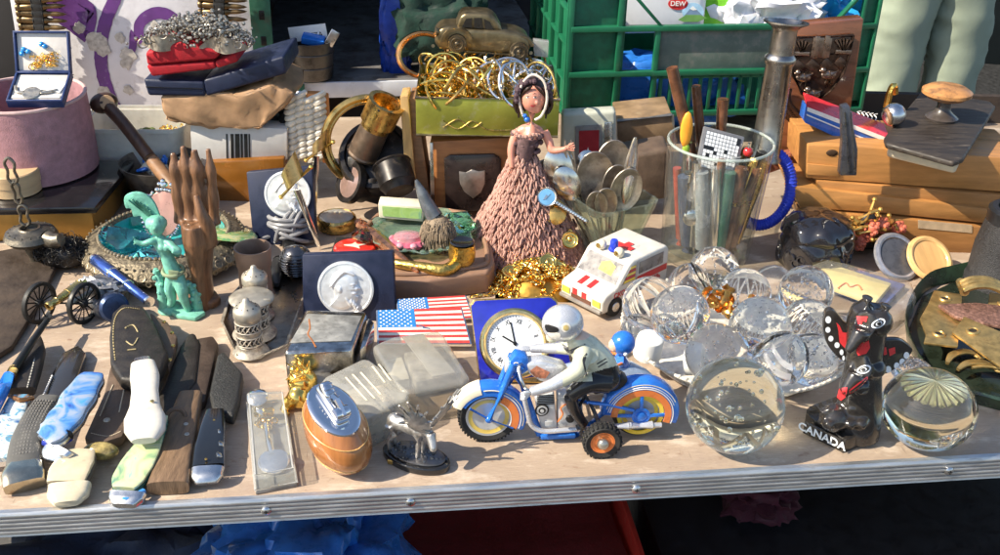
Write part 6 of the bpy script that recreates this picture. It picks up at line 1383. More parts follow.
# ---------------------------------------------------------------- letter openers, cable, tin in the middle
def opener(label, tip, neck, bar, cup, d0, d1, grp='gilt letter openers shaped like swords'):
    L = Loc(*tip); k = thing('letter_opener', label, 'letter opener', L.o, 0, grp)
    a = L(*tip, 0); b = L(*neck, d1); a.z = 2
    mb = MB(); d = (b-a).normalized(); flatbar(mb, [a, lerp(a, b, .15), b], [3, 8, 10], [1.5, 3, 3.4], up=(0, 1, .2), seg=12, pw=.9); mb.ob('blade', SILVER, k)
    mb = MB(); c0, c1 = L(*bar[0], d1-6), L(*bar[1], d1-6); mb.tube([c0, c1], [2.6, 2.6], 10); mb.ball(c0, 3.4, 8); mb.ball(c1, 3.4, 8); gd = mb.ob('cross_guard', GOLD, k)
    # open basket hilt: a curled sheet
    m_ = (L(*bar[0], d1)+L(*bar[1], d1))/2; u = (c1-c0).normalized(); w_ = d; n = u.cross(w_).normalized(); W_ = cup
    mb = MB(); mb.grid(lambda s, t: m_+u*(W_*.75*math.cos(PI*(.02+s*1.25)))+n*(W_*.75*math.sin(PI*(.02+s*1.25)))+w_*(2+t*W_*(1.1+.3*math.cos(PI*s))), 20, 5); mb.grid(lambda s, t: m_+u*((W_*.75-1.4)*math.cos(PI*(.02+s*1.25)))+n*((W_*.75-1.4)*math.sin(PI*(.02+s*1.25)))+w_*(2+t*W_*(1.1+.3*math.cos(PI*s))), 20, 5); mb.ob('basket_hilt', mat('gilt_hilt', (.62, .45, .20), .35, .9, var=.2, sc=200, bump=.2), k)
opener('gilt letter opener with long silver blade leaning in front of the half hidden medal', (320, 250), (297, 190), ((281, 197), (311, 167)), 22, 0, 4)
opener('shorter gilt letter opener standing upright behind the leaning one, near the white rope', (314, 215), (316, 156), ((306, 160), (333, 142)), 17, 0, 4)
mb = MB(); rnd = random.Random(6); c = gp(292, 240); 
for k in range(7):
    r_ = rnd.uniform(20, 29); T = TM((rnd.uniform(-5, 5), rnd.uniform(-4, 4), 12+k*4.2), rnd.uniform(-28, 28), rnd.uniform(-22, 22), rnd.uniform(0, 360)); mb.torus((0, 0, 0), r_, 3.1, T=T, seg=36, ms=8, sx=1.1)
for k in range(3): mb.tube(catmull([(-18+k*12, -20, 6), (-10+k*9, -24, 30), (4+k*6, -8, 46), (10-k*6, 12, 20)], 6), 3.1, 8)
mb.tube(catmull([(-24, -8, 10), (-36, -16, 8), (-40, -26, 4)], 6), 3, 8); solo('cable_coil', 'coiled grey rubber cable lying below the half hidden medal box', 'cable', mb, mat('grey_cable', (.22, .22, .23), .4, var=.12), c)
mb = MB(); mb.box((0, 0, 6), (16, 26, 12), 2); mb.use(1).box((0, -12, 6), (13, 6, 9), 1); solo('cable_plug', 'small black plug with a blue end beside the coiled grey cable', 'plug', mb, [BLACK, BLUE], gp(290, 252), 20)
# ribbed black microphone head behind the medal box
mb = MB(); mb.ball((0, 0, 20), 20, 22, (1, 1, 1.1))
for i in range(9): mb.torus((0, 0, 6+i*3.6), 20.6*math.sin(math.acos(max(-1, min(1, (6+i*3.6-20)/22)))), 1, seg=28, ms=6)
solo('shaving_brush_stand', 'small ribbed dark steel globe left of the large boxed medal', 'globe', mb, mat('dark_steel', (.12, .12, .13), .25, .9), gp(297, 275))
mb = MB(); mb.tube(catmull([gp(280, 262, 10), gp(276, 272, 9), gp(277, 285, 8)], 5), interp([10, 9, 3], 11), 12); O = gp(278, 272); mb.v = [v-O for v in mb.v]; solo('black_pen', 'short black pointed cylinder lying beside the brown cup', 'cylinder', mb, BLACKM, O)
tn = thing('glass_top_tin', 'round brass pocket tin with a scratched glass lid, right of the leaning letter opener', 'tin', gp(337, 228))
mb = MB(); mb.lathe([(0, 0), (24, 0), (27, 3), (28, 13), (27, 17), (25, 19), (24, 17), (0, 16)], 40); mb.ob('tin_case', BRASS, tn); mb = MB(); mb.lathe([(0, 20.5), (16, 20), (23.5, 18.5), (24, 17.5)], 36); mb.ob('glass_lid', thin('dusty_lens', (.85, .85, .82), .35), tn)
mb = MB()
for i in range(14): a = 2*PI*i/14; mb.ball((16*math.cos(a), 16*math.sin(a), 17.4), 3, 8, (1, 1, .5))
mb.ob('pale_contents', CREAM, tn)
# ---------------------------------------------------------------- brown stand with a glass plate
mb, c = slab('s', [(352, 258), (356, 232), (376, 212), (420, 204), (468, 210), (490, 236), (495, 262), (488, 272), (430, 280), (392, 281), (358, 274)], 0, 30, None, 4, seg=3)
sd_ = thing('brown_stand', 'low reddish brown stand carrying a greenish glass plate of trinkets, behind the boxed medal', 'stand', c); BRS = mat('red_brown_stand', (.26, .15, .095), .55, var=.2, sc=14, bump=.2); mb.ob('stand_block', BRS, sd_)
P = [gp(x, y, 32)-c for x, y in ((358, 256), (362, 234), (380, 216), (420, 209), (463, 214), (483, 237), (487, 258), (480, 266), (428, 273), (394, 274), (364, 268))]; mb = MB(); mb.tube(catmull(P, 3, True), 3, 8, closed=True); mb.ob('raised_lip', BRS, sd_)
gpl = thing('glass_plate', 'greenish scalloped glass plate on the brown stand', 'plate', gp(422, 238, 31)); GRG = thin('green_glass', (.62, .80, .68), .22, (.38, .50, .42), .04)
mb = MB(); n = 72; rows = []
for r_, z, am in ((0.1, 3, 0), (44, 3, 0), (52, 6, .5), (64, 12, 2), (68, 14, 4), (69, 12.5, 4), (60, 7, 2), (50, 2, 0), (44, 0, 0), (.1, 0, 0)): rows.append([V(((r_+am*math.sin(12*a))*math.cos(a), (r_+am*math.sin(12*a))*math.sin(a), z)) for a in [2*PI*i/n for i in range(n)]])
mb.rings(rows); mb.ob('plate_glass', GRG, gpl)
mb = MB(); rnd = random.Random(9)
for i in range(34): a = 2*PI*i/34; mb.ball((62*math.cos(a), 62*math.sin(a), 11), 3.6, 6, (1, 1, .7))
mb.ob('moulded_knobs', GRG, gpl)
def L36(px, py): return Loc(px, py, 36)
crystal('crystal_block', 'lumpy green glass chunk at the right rim of the glass plate beside the doll skirt', 458, 222, 38, (24, 18, 16), glass('sea_green_glass', (.45, .85, .65)), 0, 12)
crystal('crystal_block', 'dark greenish glass chunk at the left rim of the glass plate', 366, 236, 36, (20, 14, 9), glass('bottle_green_glass', (.30, .45, .33)), 0, 14)
k, c = fthing('match_box', 'small cardboard slide box with lime green label and yellow border on the glass plate', 'box', [(378, 204), (424, 207), (423, 222), (379, 218)], gp(400, 222, 40).y, 26, CREAM, 'box_sleeve', 1.5)
P = [at(x, y, gp(400, 222, 40).y-.4)-c for x, y in ((382, 206), (422, 209), (421, 219), (383, 216))]; mb = MB(); mb.prism(P, (0, -.6, 0)); mb.ob('green_label', pearl('lime_label', [(.30, .50, .12), (.42, .62, .20), (.25, .45, .25)], 60, .4), k)
# fluffy tuft with horn (a shaving brush head)
bo_ = gp(438, 244, 36); br = thing('horn_handled_brush', 'greyish brown bristle tuft with a dark curved horn handle on the glass plate', 'brush', bo_); rnd = random.Random(3); mb = MB(); c1 = V((0, 0, 22))
mb.ball(c1, 18, 16)
for i in range(520):
    d = V((rnd.gauss(0, 1), rnd.gauss(0, 1)-.2, rnd.gauss(0, 1))).normalized(); p0 = c1+d*15; p1 = c1+d*22+V((0, 0, -5)); p2 = c1+d*25+V((0, -1, -14)); mb.tube([p0, p1, p2], [1.1, 1, .4], 4)
mb.ob('bristles', mat('grey_brown_hair', (.22, .165, .11), .75, var=.4, sc=200), br)
L_ = Loc(438, 244, 36); mb = MB(); P = catmull([c1+V((-4, 4, 14)), L_(428, 206, 6), L_(422, 193, 8), L_(416, 180, 10)], 6); mb.tube(P, interp([11, 9.5, 7, 2], len(P)), 12); mb.ob('horn_handle', mat('grey_horn', (.10, .11, .12), .25, var=.4, coat=.4), br)
# pink glass trinket
pk = thing('pink_glass_trinket', 'pink glass tortoise shaped trinket box on the glass plate', 'trinket box', gp(408, 245, 36)); mb = MB(); mb.lathe([(0, 0), (22, 0), (25, 5), (22, 10), (0, 11)], 8, sx=1.05, sy=.8); mb.ob('box_base', mat('pink_enamel', (.55, .12, .18), .2, var=.5, sc=120, coat=.6), pk); mb = MB(); mb.lathe([(19, 10), (17, 15), (9, 18), (0, 18.5)], 24, sy=.8); mb.ob('glass_lid', thin('pink_lid', (.85, .6, .65), .3, (.75, .6, .62)), pk)
mb = MB()
for i in range(8): a = 2*PI*(i+.5)/8; mb.ball((22*math.cos(a), 17*math.sin(a), 6), 5, 10, (1, 1, .8))
mb.ob('pink_petals', mat('pale_pink_enamel', (.62, .25, .30), .2, coat=.6), pk)
# copper dagger-like pipe
O = gp(388, 262, 0); a, b = gp(357, 222, 46)-O, gp(418, 272, 36)-O; cp_ = thing('copper_dagger', 'faceted copper dagger sheath lying slanted across the front of the glass plate', 'dagger', O)
mb = MB(); P = [lerp(a, b, t) for t in (0, .06, .12, .25, .32, .36, .40, .95, 1)]; mb.tube(P, [4, 7, 6, 8.5, 9.5, 8, 9, 3.4, 1.5], 8); mb.ob('copper_sheath', mat('copper', (.62, .28, .15), .3, 1, var=.3, sc=100, dirt=(.15, .07, .04), damt=.35), cp_)
mb = MB()
for i in range(40): t = rnd.uniform(.02, .34); q_ = lerp(a, b, t); an = rnd.uniform(0, 6.28); mb.ball(q_+V((0, math.cos(an)*7.5, math.sin(an)*7.5)), 2, 6)
mb.ob('raised_ornament', MATS['copper'], cp_)
# brass tobacco pipe
O = gp(462, 266, 30); tp = thing('brass_pipe', 'hammered brass tobacco pipe with black bowl opening at the front of the brown stand', 'pipe', O); BP = mat('hammered_brass', (.52, .36, .10), .35, 1, var=.3, sc=120, bump=.8, bsc=260)
mb = MB(); mb.lathe([(0, 2), (12, 3), (16, 9), (17, 20), (15.5, 30), (16, 32), (13, 32), (11, 22), (0, 16)], 32); P = catmull([V((0, 0, 9)), gp(446, 270, 36)-O, gp(425, 268, 37)-O, gp(400, 264, 37)-O, gp(392, 262, 36)-O], 5); mb.tube(P, interp([9, 8, 7, 6, 5], len(P)), 12); mb.ob('pipe_body', BP, tp)
mb = MB(); mb.lathe([(0, 31), (12, 31.3), (14.5, 33), (15.5, 34), (14, 35), (11, 33), (0, 32.5)], 28); mb.ob('black_bowl_rim', mat('black_gloss', (.01, .01, .012), .1, coat=.6), tp)
# red tin with white emblem
rt = thing('red_tin', 'round red tin with a white bird on its lid behind the large medal box', 'tin', gp(355, 256, 20)); mb = MB(); mb.lathe([(0, 0), (24, 0), (25, 2), (25, 12), (24, 14), (22, 15), (0, 15)], 36, sx=1.08); mb.ob('tin_body', mat('glossy_red', (.62, .03, .02), .2, coat=.6), rt); mb = MB(); mb.prism(catmull([(-14, 0, 15), (-4, 3, 15), (0, 9, 15), (4, 3, 15), (15, 4, 15), (6, -2, 15), (8, -8, 15), (0, -4, 15)], 3, True), (0, 0, 1), .3); mb.ob('white_bird', CREAM, rt)
mb = MB(); mb.box((0, 0, 9), (56, 44, 18), 3); solo('dark_block', 'small dark block hidden under the red tin', 'block', mb, BLACKM, gp(355, 256))
# ---------------------------------------------------------------- old optical instrument in black and brass
IO = Loc(378, 212); it = thing('brass_instrument', 'old optical instrument with black lens barrels and a brass collar, behind the glass top tin', 'optical instrument', IO.o)
def iq(zx, zy, d=0.): return IO(320+zx/4.627, 90+zy/4.627, d)
BKM = mat('worn_black_barrel', (.022, .019, .018), .38, .4, var=.5, dirt=(.16, .11, .07), damt=.3, dsc=120); BRB = mat('brown_metal', (.17, .12, .085), .4, .7, var=.3, dirt=(.05, .04, .03), damt=.35)
def barrel(a, b, prof, m, name, par=it, seg=32):
    d = (b-a).normalized(); L = (b-a).length; mb = MB(); mb.lathe([(r, t*L) for r, t in prof], seg, Matrix.Translation(a) @ facing(d)); return mb.ob(name, m, par)
barrel(iq(280, 350, 34), iq(255, 295, -8), [(0, 0), (52, 0), (54, .1), (54, .8), (50, 1), (44, 1), (42, .9), (0, .85)], BKM, 'round_body')
b1 = barrel(iq(195, 300, 0), iq(262, 160, -8), [(0, 0), (23, 0), (24, .06), (22, .1), (20, 1), (0, 1)], BRB, 'upper_barrel')
bc_ = barrel(iq(248, 190, -6), iq(310, 55, -14), [(0, 0), (20, 0), (21, .3), (25, .32), (25, .95), (26, 1), (20, 1), (19, .6), (0, .55)], BRASS, 'brass_collar', b1)
mb = MB(); mb.ball(iq(276, 92, -34), 4, 10); mb.ob('collar_hole', BLACK, bc_)
barrel(iq(330, 340, -20), iq(370, 470, -50), [(0, 0), (27, 0), (28, .05), (26, .1), (26, .75), (24, .8), (20, 1), (0, 1)], BKM, 'lower_barrel')
e1 = barrel(iq(290, 470, 6), iq(130, 425, -26), [(0, 0), (20, 0), (20, .5), (24, .55), (24, .8), (30, .84), (30, 1), (24, 1.0), (20, .93), (0, .92)], BKM, 'eyepiece')
barrel(iq(146, 430, -23), iq(126, 424, -27), [(0, 0), (22, .0), (22, .5), (0, .9)], mat('pinkish_lens', (.30, .20, .17), .15, .3, coat=.7), 'lens', e1)
mb = MB(); P = [iq(210, 400, -10), iq(240, 425, -30), iq(235, 455, -30)]; mb.tube(P, [7, 8, 6], 8); mb.box(iq(150, 330, -10), (12, 10, 16), 2); mb.ob('adjusting_knob', PEWTER, it)
mb = MB(); ctr = iq(225, 240, 10); mb.torus((0, 0, 0), 62, 5.5, T=Matrix.Translation(ctr) @ facing((.25, -1, .15)), seg=48, ms=8, a0=60, a1=235); mb.torus((0, 0, 0), 56, 3, T=Matrix.Translation(ctr) @ facing((.25, -1, .15)), seg=48, ms=8, a0=80, a1=235)
br2 = mb.ob('brass_arc', mat('arc_brass', (.55, .36, .12), .3, 1, var=.3), it)
# upright slips of pale wood
fthing('wooden_strip', 'pale golden wooden slat standing upright beside the green tin', 'wood strip', [(400, 97), (408, 96), (416, 186), (406, 190)], 1400, 40, mat('golden_slat', (.48, .30, .12), .4, var=.3, sc=20, stretch=(8, 8, 1)), None, 1)
fthing('wooden_strip', 'brown wooden slat standing behind the pale golden one', 'wood strip', [(409, 99), (416, 98), (430, 196), (417, 190)], 1408, 50, WOOD, None, 1)
# box with a shield plaque under the green tin
k, c = fthing('shield_box', 'orange brown wooden box with black metal plaque and silver shield, under the green tin', 'box', [(430, 142), (519, 137), (516, 206), (432, 210)], 1400, 110, mat('orange_box_wood', (.34, .14, .045), .45, var=.3, sc=20, stretch=(1, 6, 6)), 'box_body', 2)
P = [at(x, y, 1399)-c for x, y in ((444, 158), (450, 154), (494, 153), (501, 158), (502, 209), (446, 210))]; mb = MB(); mb.prism(P, (0, -5, 0), 1.5); pq = mb.ob('black_plaque', mat('black_plaque', (.03, .02, .018), .3, .3, var=.4, coat=.3), k)
P = [at(x, y, 1393)-c for x, y in ((459, 171), (466, 172), (472, 169), (479, 171), (485, 170), (485, 183), (481, 192), (473, 198), (464, 191), (460, 183))]; mb = MB(); mb.prism(P, (0, -2.5, 0), .8); mb.ob('silver_shield', mat('dull_shield', (.36, .32, .29), .4, .9, var=.25), pq)
P = [at(x, y, 1397)-c for x, y in ((430, 142), (433, 142), (435, 210), (431, 210))]; mb = MB(); mb.prism(P, (0, -4, 0), .5); mb.ob('corner_strip', STEEL, k)
# ---------------------------------------------------------------- green tin heaped with bangles
GTY = 1385.
A_, B_, C_, D_ = [at(*p, GTY) for p in ((416, 102), (560, 95), (557, 132), (421, 140))]; TO_ = V(((A_.x+B_.x)/2, GTY, (C_.z+D_.z)/2)); w_ = (B_.x-A_.x); h_ = (A_.z+B_.z)/2-TO_.z; dp = 150
gt = thing('green_tin', 'open rectangular tin in scratched green gold paint, heaped with bangles, behind the doll', 'tin', TO_, 2)
GTM = mat('green_gold_tin', (.30, .31, .05), .35, .5, var=.35, sc=14, dirt=(.42, .40, .30), damt=.34, dsc=45)
mb = MB()
for y in (0, dp): mb.box((0, y, h_/2), (w_, 3, h_), 1)
for x in (-w_/2+1.5, w_/2-1.5): mb.box((x, dp/2, h_/2), (2.9, dp-3.2, h_-.5), 1)
mb.box((0, dp/2, 1.5), (w_-6, dp-3, 3)); mb.ob('tin_wall', GTM, gt)
mb = MB(); mb.tube([V((-w_/2, -1, h_)), V((w_/2, -1, h_)), V((w_/2, dp, h_)), V((-w_/2, dp, h_))], 2.2, 8, closed=True); mb.tube([V((-w_/2, -2, 1)), V((w_/2, -2, 1))], 2, 8); mb.ob('rolled_edge', mat('worn_tin_edge', (.45, .38, .28), .35, .9, var=.3, dirt=(.25, .09, .04), damt=.35), gt)
mb = MB(); rnd = random.Random(12)
for pts in ([(-60, 22), (-40, 10), (-20, 22), (0, 10), (40, 10), (70, 10)], [(-60, 12), (-40, 24), (-22, 12), (-8, 20)]): mb.tube(catmull([(x, -2, z) for x, z in pts], 4), .7, 5)
mb.ob('gold_scroll', BRASS, gt)
rnd = random.Random(31); protoB = {}
TR_ = Matrix.Translation(TO_) @ rotm(rz=2)
kinds = (('gold bangle', GOLD, 'gold bangles heaped in the green tin', 'plain gold bangle among the others heaped in the green tin'), ('silver bangle', SILVER, 'silver bangles heaped in the green tin', 'thin silver bangle among the others in the green tin'), ('brass bangle', BRASS, 'brass bangles heaped in the green tin', 'dull brass bangle among the others in the green tin'))
for i in range(96):
    side = i/95; x = -w_/2+18+(w_-36)*rnd.random(); y = 14+(dp-26)*rnd.random(); kd = (1 if rnd.random() < .7 else 2) if x > 10 else (0 if rnd.random() < .65 else 2)
    z = h_-8+rnd.random()*30*(1-abs(x)/(w_*.55))+rnd.random()*10; key = kd
    if key not in protoB:
        mb = MB(); mb.torus((0, 0, 0), 27, 2.0, seg=36, ms=7, sx=1.12); o = solo('bangle', kinds[kd][3], 'bangle', mb, kinds[kd][1], (0, 0, 0), 0, kinds[kd][2]); protoB[key] = o
    else: o = dup(protoB[key])
    s_ = rnd.uniform(.7, 1.05); o.location = TR_ @ V((x*.92, y, z)) * .001; o.rotation_euler = (rnd.gauss(0, .8), rnd.gauss(0, .8), rnd.uniform(0, 6.3)); o.scale = (s_,)*3
    w = o.location*1000; o.location.x = max(TO_.x-w_/2+20, min(TO_.x+w_/2-22, w.x))*.001
mb = MB(); mb.torus((0, 0, 0), 30, 4, seg=40, ms=8, sx=1.2, T=TM(rx=70)); solo('copper_bangle', 'large polished copper bangle standing at the left back corner of the green tin', 'bangle', mb, mat('bright_copper', (.80, .36, .12), .2, 1), at(424, 55, GTY+110), 10)
# ---------------------------------------------------------------- pewter toy car on the heap
CY = GTY+90; cb = at(478, 57, CY); car = thing('toy_car', 'antique bronze coloured die cast saloon car resting on top of the bangles', 'toy car', cb, 4)
def cq(px, py, d=0.): return Matrix.Rotation(-R(4), 4, 'Z') @ (at(px, py, CY+d)-cb)
CARM = mat('antique_bronze', (.20, .155, .085), .38, .85, var=.3, sc=60, dirt=(.06, .045, .03), damt=.35)
mb = MB(); sil = [cq(x, y) for x, y in ((432, 37), (434, 29), (441, 25), (456, 24), (462, 18), (468, 15), (486, 15), (494, 20), (502, 30), (516, 33), (527, 38), (532, 46), (529, 53), (512, 55), (440, 50), (434, 45))]
low = sil[:4]+[sil[3]*1, sil[8]]+sil[8:]
mb.prism([cq(x, y) for x, y in ((434, 42), (436, 33), (442, 28), (458, 27), (470, 30), (502, 31), (518, 34), (528, 39), (531, 47), (528, 53), (512, 55), (440, 50))], (0, 52, 0), 5, 3); mb.prism([cq(x, y, 5) for x, y in ((456, 28), (460, 17), (465, 13.5), (489, 14.5), (496, 19), (503, 32))], (0, 42, 0), 4, 3); cbd = mb.ob('body', CARM, car)
for x, y in ((457, 43), (519, 51)):
    for dd in (1, 46):
        p = cq(x, y, dd); T = Matrix.Translation(p) @ rotm(rx=90); mb = MB(); mb.lathe([(0, -6), (9, -6), (13, -5), (13.5, -3), (13.5, 3), (13, 5), (0, 5)], 26, T); mb.torus((0, 0, 6), 8.2, 1, T=T, seg=22, ms=6); mb.ball((0, 0, 5), 3.6, 12, (1, 1, .6), T=T); mb.ob('wheel', mat('dark_wheel_bronze', (.13, .105, .07), .4, .8, var=.3), car)
for x, y, rr_ in ((457, 41, 19), (519, 49, 18)):
    p = cq(x, y, 0); mb = MB(); rows = []
    for i in range(15):
        a = R(10+170*i/14); rows.append([V((p.x+q2*math.cos(a)*1.1, yy, p.z+q2*math.sin(a)*.95)) for q2, yy in ((rr_-3, -3), (rr_+1, -3), (rr_+2, 6), (rr_-3, 6))])
    mb.rings(rows); mb.ob('mudguard', CARM, car)
WD = mat('dark_car_window', (.03, .028, .025), .2, .3)
for pts in ([(462, 27), (466, 19), (472, 18), (472, 28)], [(474, 28), (474, 18), (482, 18), (483, 29)], [(485, 29), (484, 19), (490, 22), (494, 30)]): mb = MB(); mb.prism([cq(x, y, 4.6) for x, y in pts], (0, -.8, 0)); mb.ob('window', WD, cbd)
mb = MB(); p = cq(437, 32, 4); mb.lathe([(0, -5), (5, -3), (6.5, 1), (5, 2), (0, 2.6)], 18, Matrix.Translation(p) @ rotm(ry=-90)); mb.ob('headlight', CARM, car); mb = MB(); p = cq(437, 32, 44); mb.lathe([(0, -5), (5, -3), (6.5, 1), (5, 2), (0, 2.6)], 18, Matrix.Translation(p) @ rotm(ry=-90)); mb.ob('headlight', CARM, car)
for x, y in ((433, 46), (531, 53)): mb = MB(); mb.tube([cq(x, y, -2), cq(x, y, 54)], 2.6, 8); mb.ob('bumper', CARM, car)
mb = MB(); mb.tube([cq(466, 52, -3), cq(510, 55, -3)], 2, 8); mb.ob('running_board', CARM, car)
k, c = fthing('plastic_clip', 'small clear plastic case poking out behind the toy car', 'case', [(533, 40), (549, 42), (548, 58), (534, 56)], CY+20, 12, thin('clip_clear', (.85, .8, .75), .3), None, 1)
# ---------------------------------------------------------------- doll
DO = Loc(522, 250); do = thing('fashion_doll', 'dark haired doll in frilly pink crocheted gown standing behind the gold heap', 'doll', DO.o)
def dq(px, py, d=0.): return DO(px, py, d)
def dz(zx, zy, d=0.): return DO(460+zx/2.77, 60+zy/2.77, d)
SKN = mat('doll_skin', (.62, .27, .19), .35, var=.06, sss=.15, coat=.15); YARN = mat('pink_yarn', (.44, .25, .20), .9, var=.2, sc=200)
rowsP = [(158, 511, 534), (170, 507, 542), (182, 501, 549), (196, 494, 556), (210, 486, 563), (224, 477, 570), (238, 468, 577), (250, 462, 581)]
mb = MB(); rr_ = []; RW = []
for y, xl, xr in rowsP:
    a, b = dq(xl, y), dq(xr, y); RW.append(((a+b)/2, (b.x-a.x)/2))
for c, r in RW: rr_.append([V((c.x+(r-3)*math.cos(t), (r-3)*.8*math.sin(t), max(2, c.z))) for t in [2*PI*i/40 for i in range(40)]])
mb.rings(rr_); sk_ = mb.ob('skirt', mat('pink_skirt_cloth', (.40, .21, .16), .9), do)
mb = MB(); rnd = random.Random(17); nrow = 33
for j in range(nrow):
    t = j/(nrow-1)*(len(RW)-1); i0 = min(int(t), len(RW)-2); f = t-i0; c = RW[i0][0].lerp(RW[i0+1][0], f); r = lerp(RW[i0][1], RW[i0+1][1], f); n = max(18, int(2*PI*r/7))
    for i in range(n):
        a = 2*PI*(i+.5*(j % 2)+rnd.uniform(-.2, .2))/n; u = V((math.cos(a), .8*math.sin(a), 0)); tg = V((-math.sin(a), .8*math.cos(a), 0)); p = V((c.x, 0, max(5, c.z)))+u*r; p += V((rnd.gauss(0, 1.2), rnd.gauss(0, 1.2), rnd.gauss(0, 2))); rad = rnd.uniform(2.6, 4.8)
        mb.tube([p-tg*rad*.8+V((0, 0, 4)), p+u*3-tg*rad*.5+V((0, 0, -2)), p+u*4.5+V((0, 0, -5-rnd.random()*2)), p+u*3+tg*rad*.5+V((0, 0, -2)), p+tg*rad*.8+V((0, 0, 4))], [1.5, 1.9, 2.1, 1.9, 1.5], 6, cap=False)
mb.ob('crochet_loops', YARN, sk_)
mb = MB()
mb.tube(catmull([dq(523, 166), dq(524, 152), dq(528, 140), dq(531, 132), dq(531, 124)], 5), interp([13, 15, 17, 15, 7], 21), 18, flat=.75); mb.ball(dq(530, 131), 13, 16, (1.35, .7, .75)); mb.tube([dq(531, 130), dq(532, 112)], [6, 5.6], 12)
hc = dq(533, 97, -3); mb.ball(hc, 17.5, 26, (.92, 1, 1.12)); mb.ball(hc+V((3, -4, -11)), 10, 18, (.95, 1, .9)); mb.ball(hc+V((5, -17.2, -2)), 2.2, 10, (.8, 1, 1.2))
mb.tube(catmull([dq(518, 131), dq(513, 142, -4), dq(511, 152, -8), dq(512, 168, -14)], 5), interp([6.5, 5.6, 5, 3.4], 16), 12)
mb.tube(catmull([dq(544, 131), dq(549, 142, -3), dq(552, 150, -8), dq(561, 150, -12), dq(567, 148, -14)], 5), interp([6.5, 5.6, 5, 4, 3], 21), 12)
db = mb.ob('doll_body', SKN, do, remesh=1.2, sm=4)
for k_, (bp, dirs) in enumerate(((dq(512, 168, -14), V((0, -.2, -1))), (dq(567, 148, -14), V((1, -.2, .25))))):
    s_ = V((1, 0, 0)) if k_ == 0 else V((0, .3, 1))
    for i in range(4): mb = MB(); d = (dirs+s_*(i-1.5)*.16).normalized(); mb.tube([bp-d*2+s_*(i-1.5)*1.3, bp+d*6+s_*(i-1.5)*1.7, bp+d*(11-abs(i-1.3))+s_*(i-1.5)*1.7+V((0, 1.5, 0))], [1.5, 1.3, .9], 7); mb.ob('finger', SKN, db)
    mb = MB(); mb.tube([bp, bp+s_*4+dirs*3, bp+s_*4.5+dirs*7], [1.6, 1.4, 1], 7); mb.ob('thumb', SKN, db)
# hair, bonnet
HR = mat('dark_brown_hair', (.03, .016, .010), .35, var=.5, sc=150, stretch=(3, 3, .5)); mb = MB(); rnd = random.Random(5)
mb.ball(hc+V((-1, 5, 4)), 18.5, 22, (1.02, .95, 1.08))
for i in range(90):
    a = rnd.uniform(-.2, 2*PI+.2)
    if 3.9 < a < 5.5: continue
    p = hc+V((17*math.cos(a), rnd.uniform(-8, 6), 20*abs(math.sin(a)) if math.sin(a) > 0 else 6)); e = hc+V((20*math.cos(a), rnd.uniform(-4, 10), -13-rnd.uniform(0, 9))); mb.tube(catmull([p, (p+e)/2+V((6*math.cos(a), 0, 0)), e], 4), [1.8]*8+[.8], 5)
for s in (-1, 1):
    for i in range(14): mb.tube(catmull([hc+V((s*2, -14, 18)), hc+V((s*(9+i*.5), -14+i*.5, 13-i*.8)), hc+V((s*(16+i*.2), -7+i*.3, 2-i)), hc+V((s*17, -3, -14-i))], 4), 1.3, 5)
mb.ob('hair', HR, db)
mb = MB(); P = catmull([dq(523, 116, -12), dq(519, 98, -10), dq(523, 83, -10), dq(533, 75, -8), dq(544, 82, -12), dq(547, 100, -16), dq(542, 115, -18), dq(535, 120, -17)], 7); mb.tube(P, 1.7, 8); bn = mb.ob('bonnet_loop', mat('white_cord', (.62, .53, .45), .85), db)
mb = MB(); rnd = random.Random(9)
for i in range(46):
    t = rnd.random(); a = lerp(-.4, PI+.4, t); p = hc+V((21*math.cos(a), rnd.uniform(-9, 12), 21*math.sin(a)+2)); mb.ball(p, rnd.uniform(2.5, 5), 7)
mb.ob('dark_ruffle', mat('aubergine_yarn', (.075, .045, .055), .9, var=.4), bn)
mb = MB()
for i in range(60):
    a = rnd.uniform(0, 2*PI); z = rnd.choice((0, 0, .3, .6, 1)); c = dq(528, 134).lerp(dq(523, 161), z); r = lerp(19, 15.5, z); mb.ball(c+V((r*math.cos(a), r*.75*math.sin(a), 0)), rnd.uniform(2.6, 4.4), 7)
mb.tube(catmull([dq(523, 165), dq(524, 152), dq(528, 135)], 5), interp([14, 16, 18.6], 11), 18, flat=.80); bd_ = mb.ob('bodice', mat('dusky_bodice_yarn', (.13, .075, .075), .9, var=.45, sc=150), db)
mb = MB()
for i in range(26): a = 2*PI*i/26; c = dq(528, 132.5); mb.ball(c+V((18.5*math.cos(a), 14*math.sin(a), 1.5*math.sin(a*4))), 3, 7)
mb.ob('pale_ruffle', YARN, bd_)
FB = bvh_of(db); fz = lambda pts: [(460+x/2.77, 60+y/2.77) for x, y in pts]
mb = MB()
for ex in (188, 207): decal(mb, FB, fz(circ(ex, 104, 4.4, 12, 1.9)), do, .25)
mb.ob('eye_white', WHITE, db)
mb = MB()
for ex in (189, 208): decal(mb, FB, fz(circ(ex, 104, 2.2, 10, 2.0)), do, .45); decal(mb, FB, fz([(ex-6, 101), (ex, 99.5), (ex+5, 101.5), (ex, 101)]), do, .5)
for ex in (188, 207): decal(mb, FB, fz([(ex-6, 95), (ex, 92), (ex+6, 95), (ex, 93.5)]), do, .3)
mb.ob('eye_paint', BLACK, db)
mb = MB(); decal(mb, FB, fz([(194, 126), (199, 124), (203, 125), (207, 124), (210, 126), (204, 131), (199, 130.5)]), do, .35); mb.ob('lips', mat('pink_lips', (.55, .06, .07), .3), db)
mb = MB(); mb.ball(dz(186, 165, -16), 4, 10); mb.ball(dz(180, 155, -16), 3, 8); mb.ob('blue_flower', BLUE, bn)
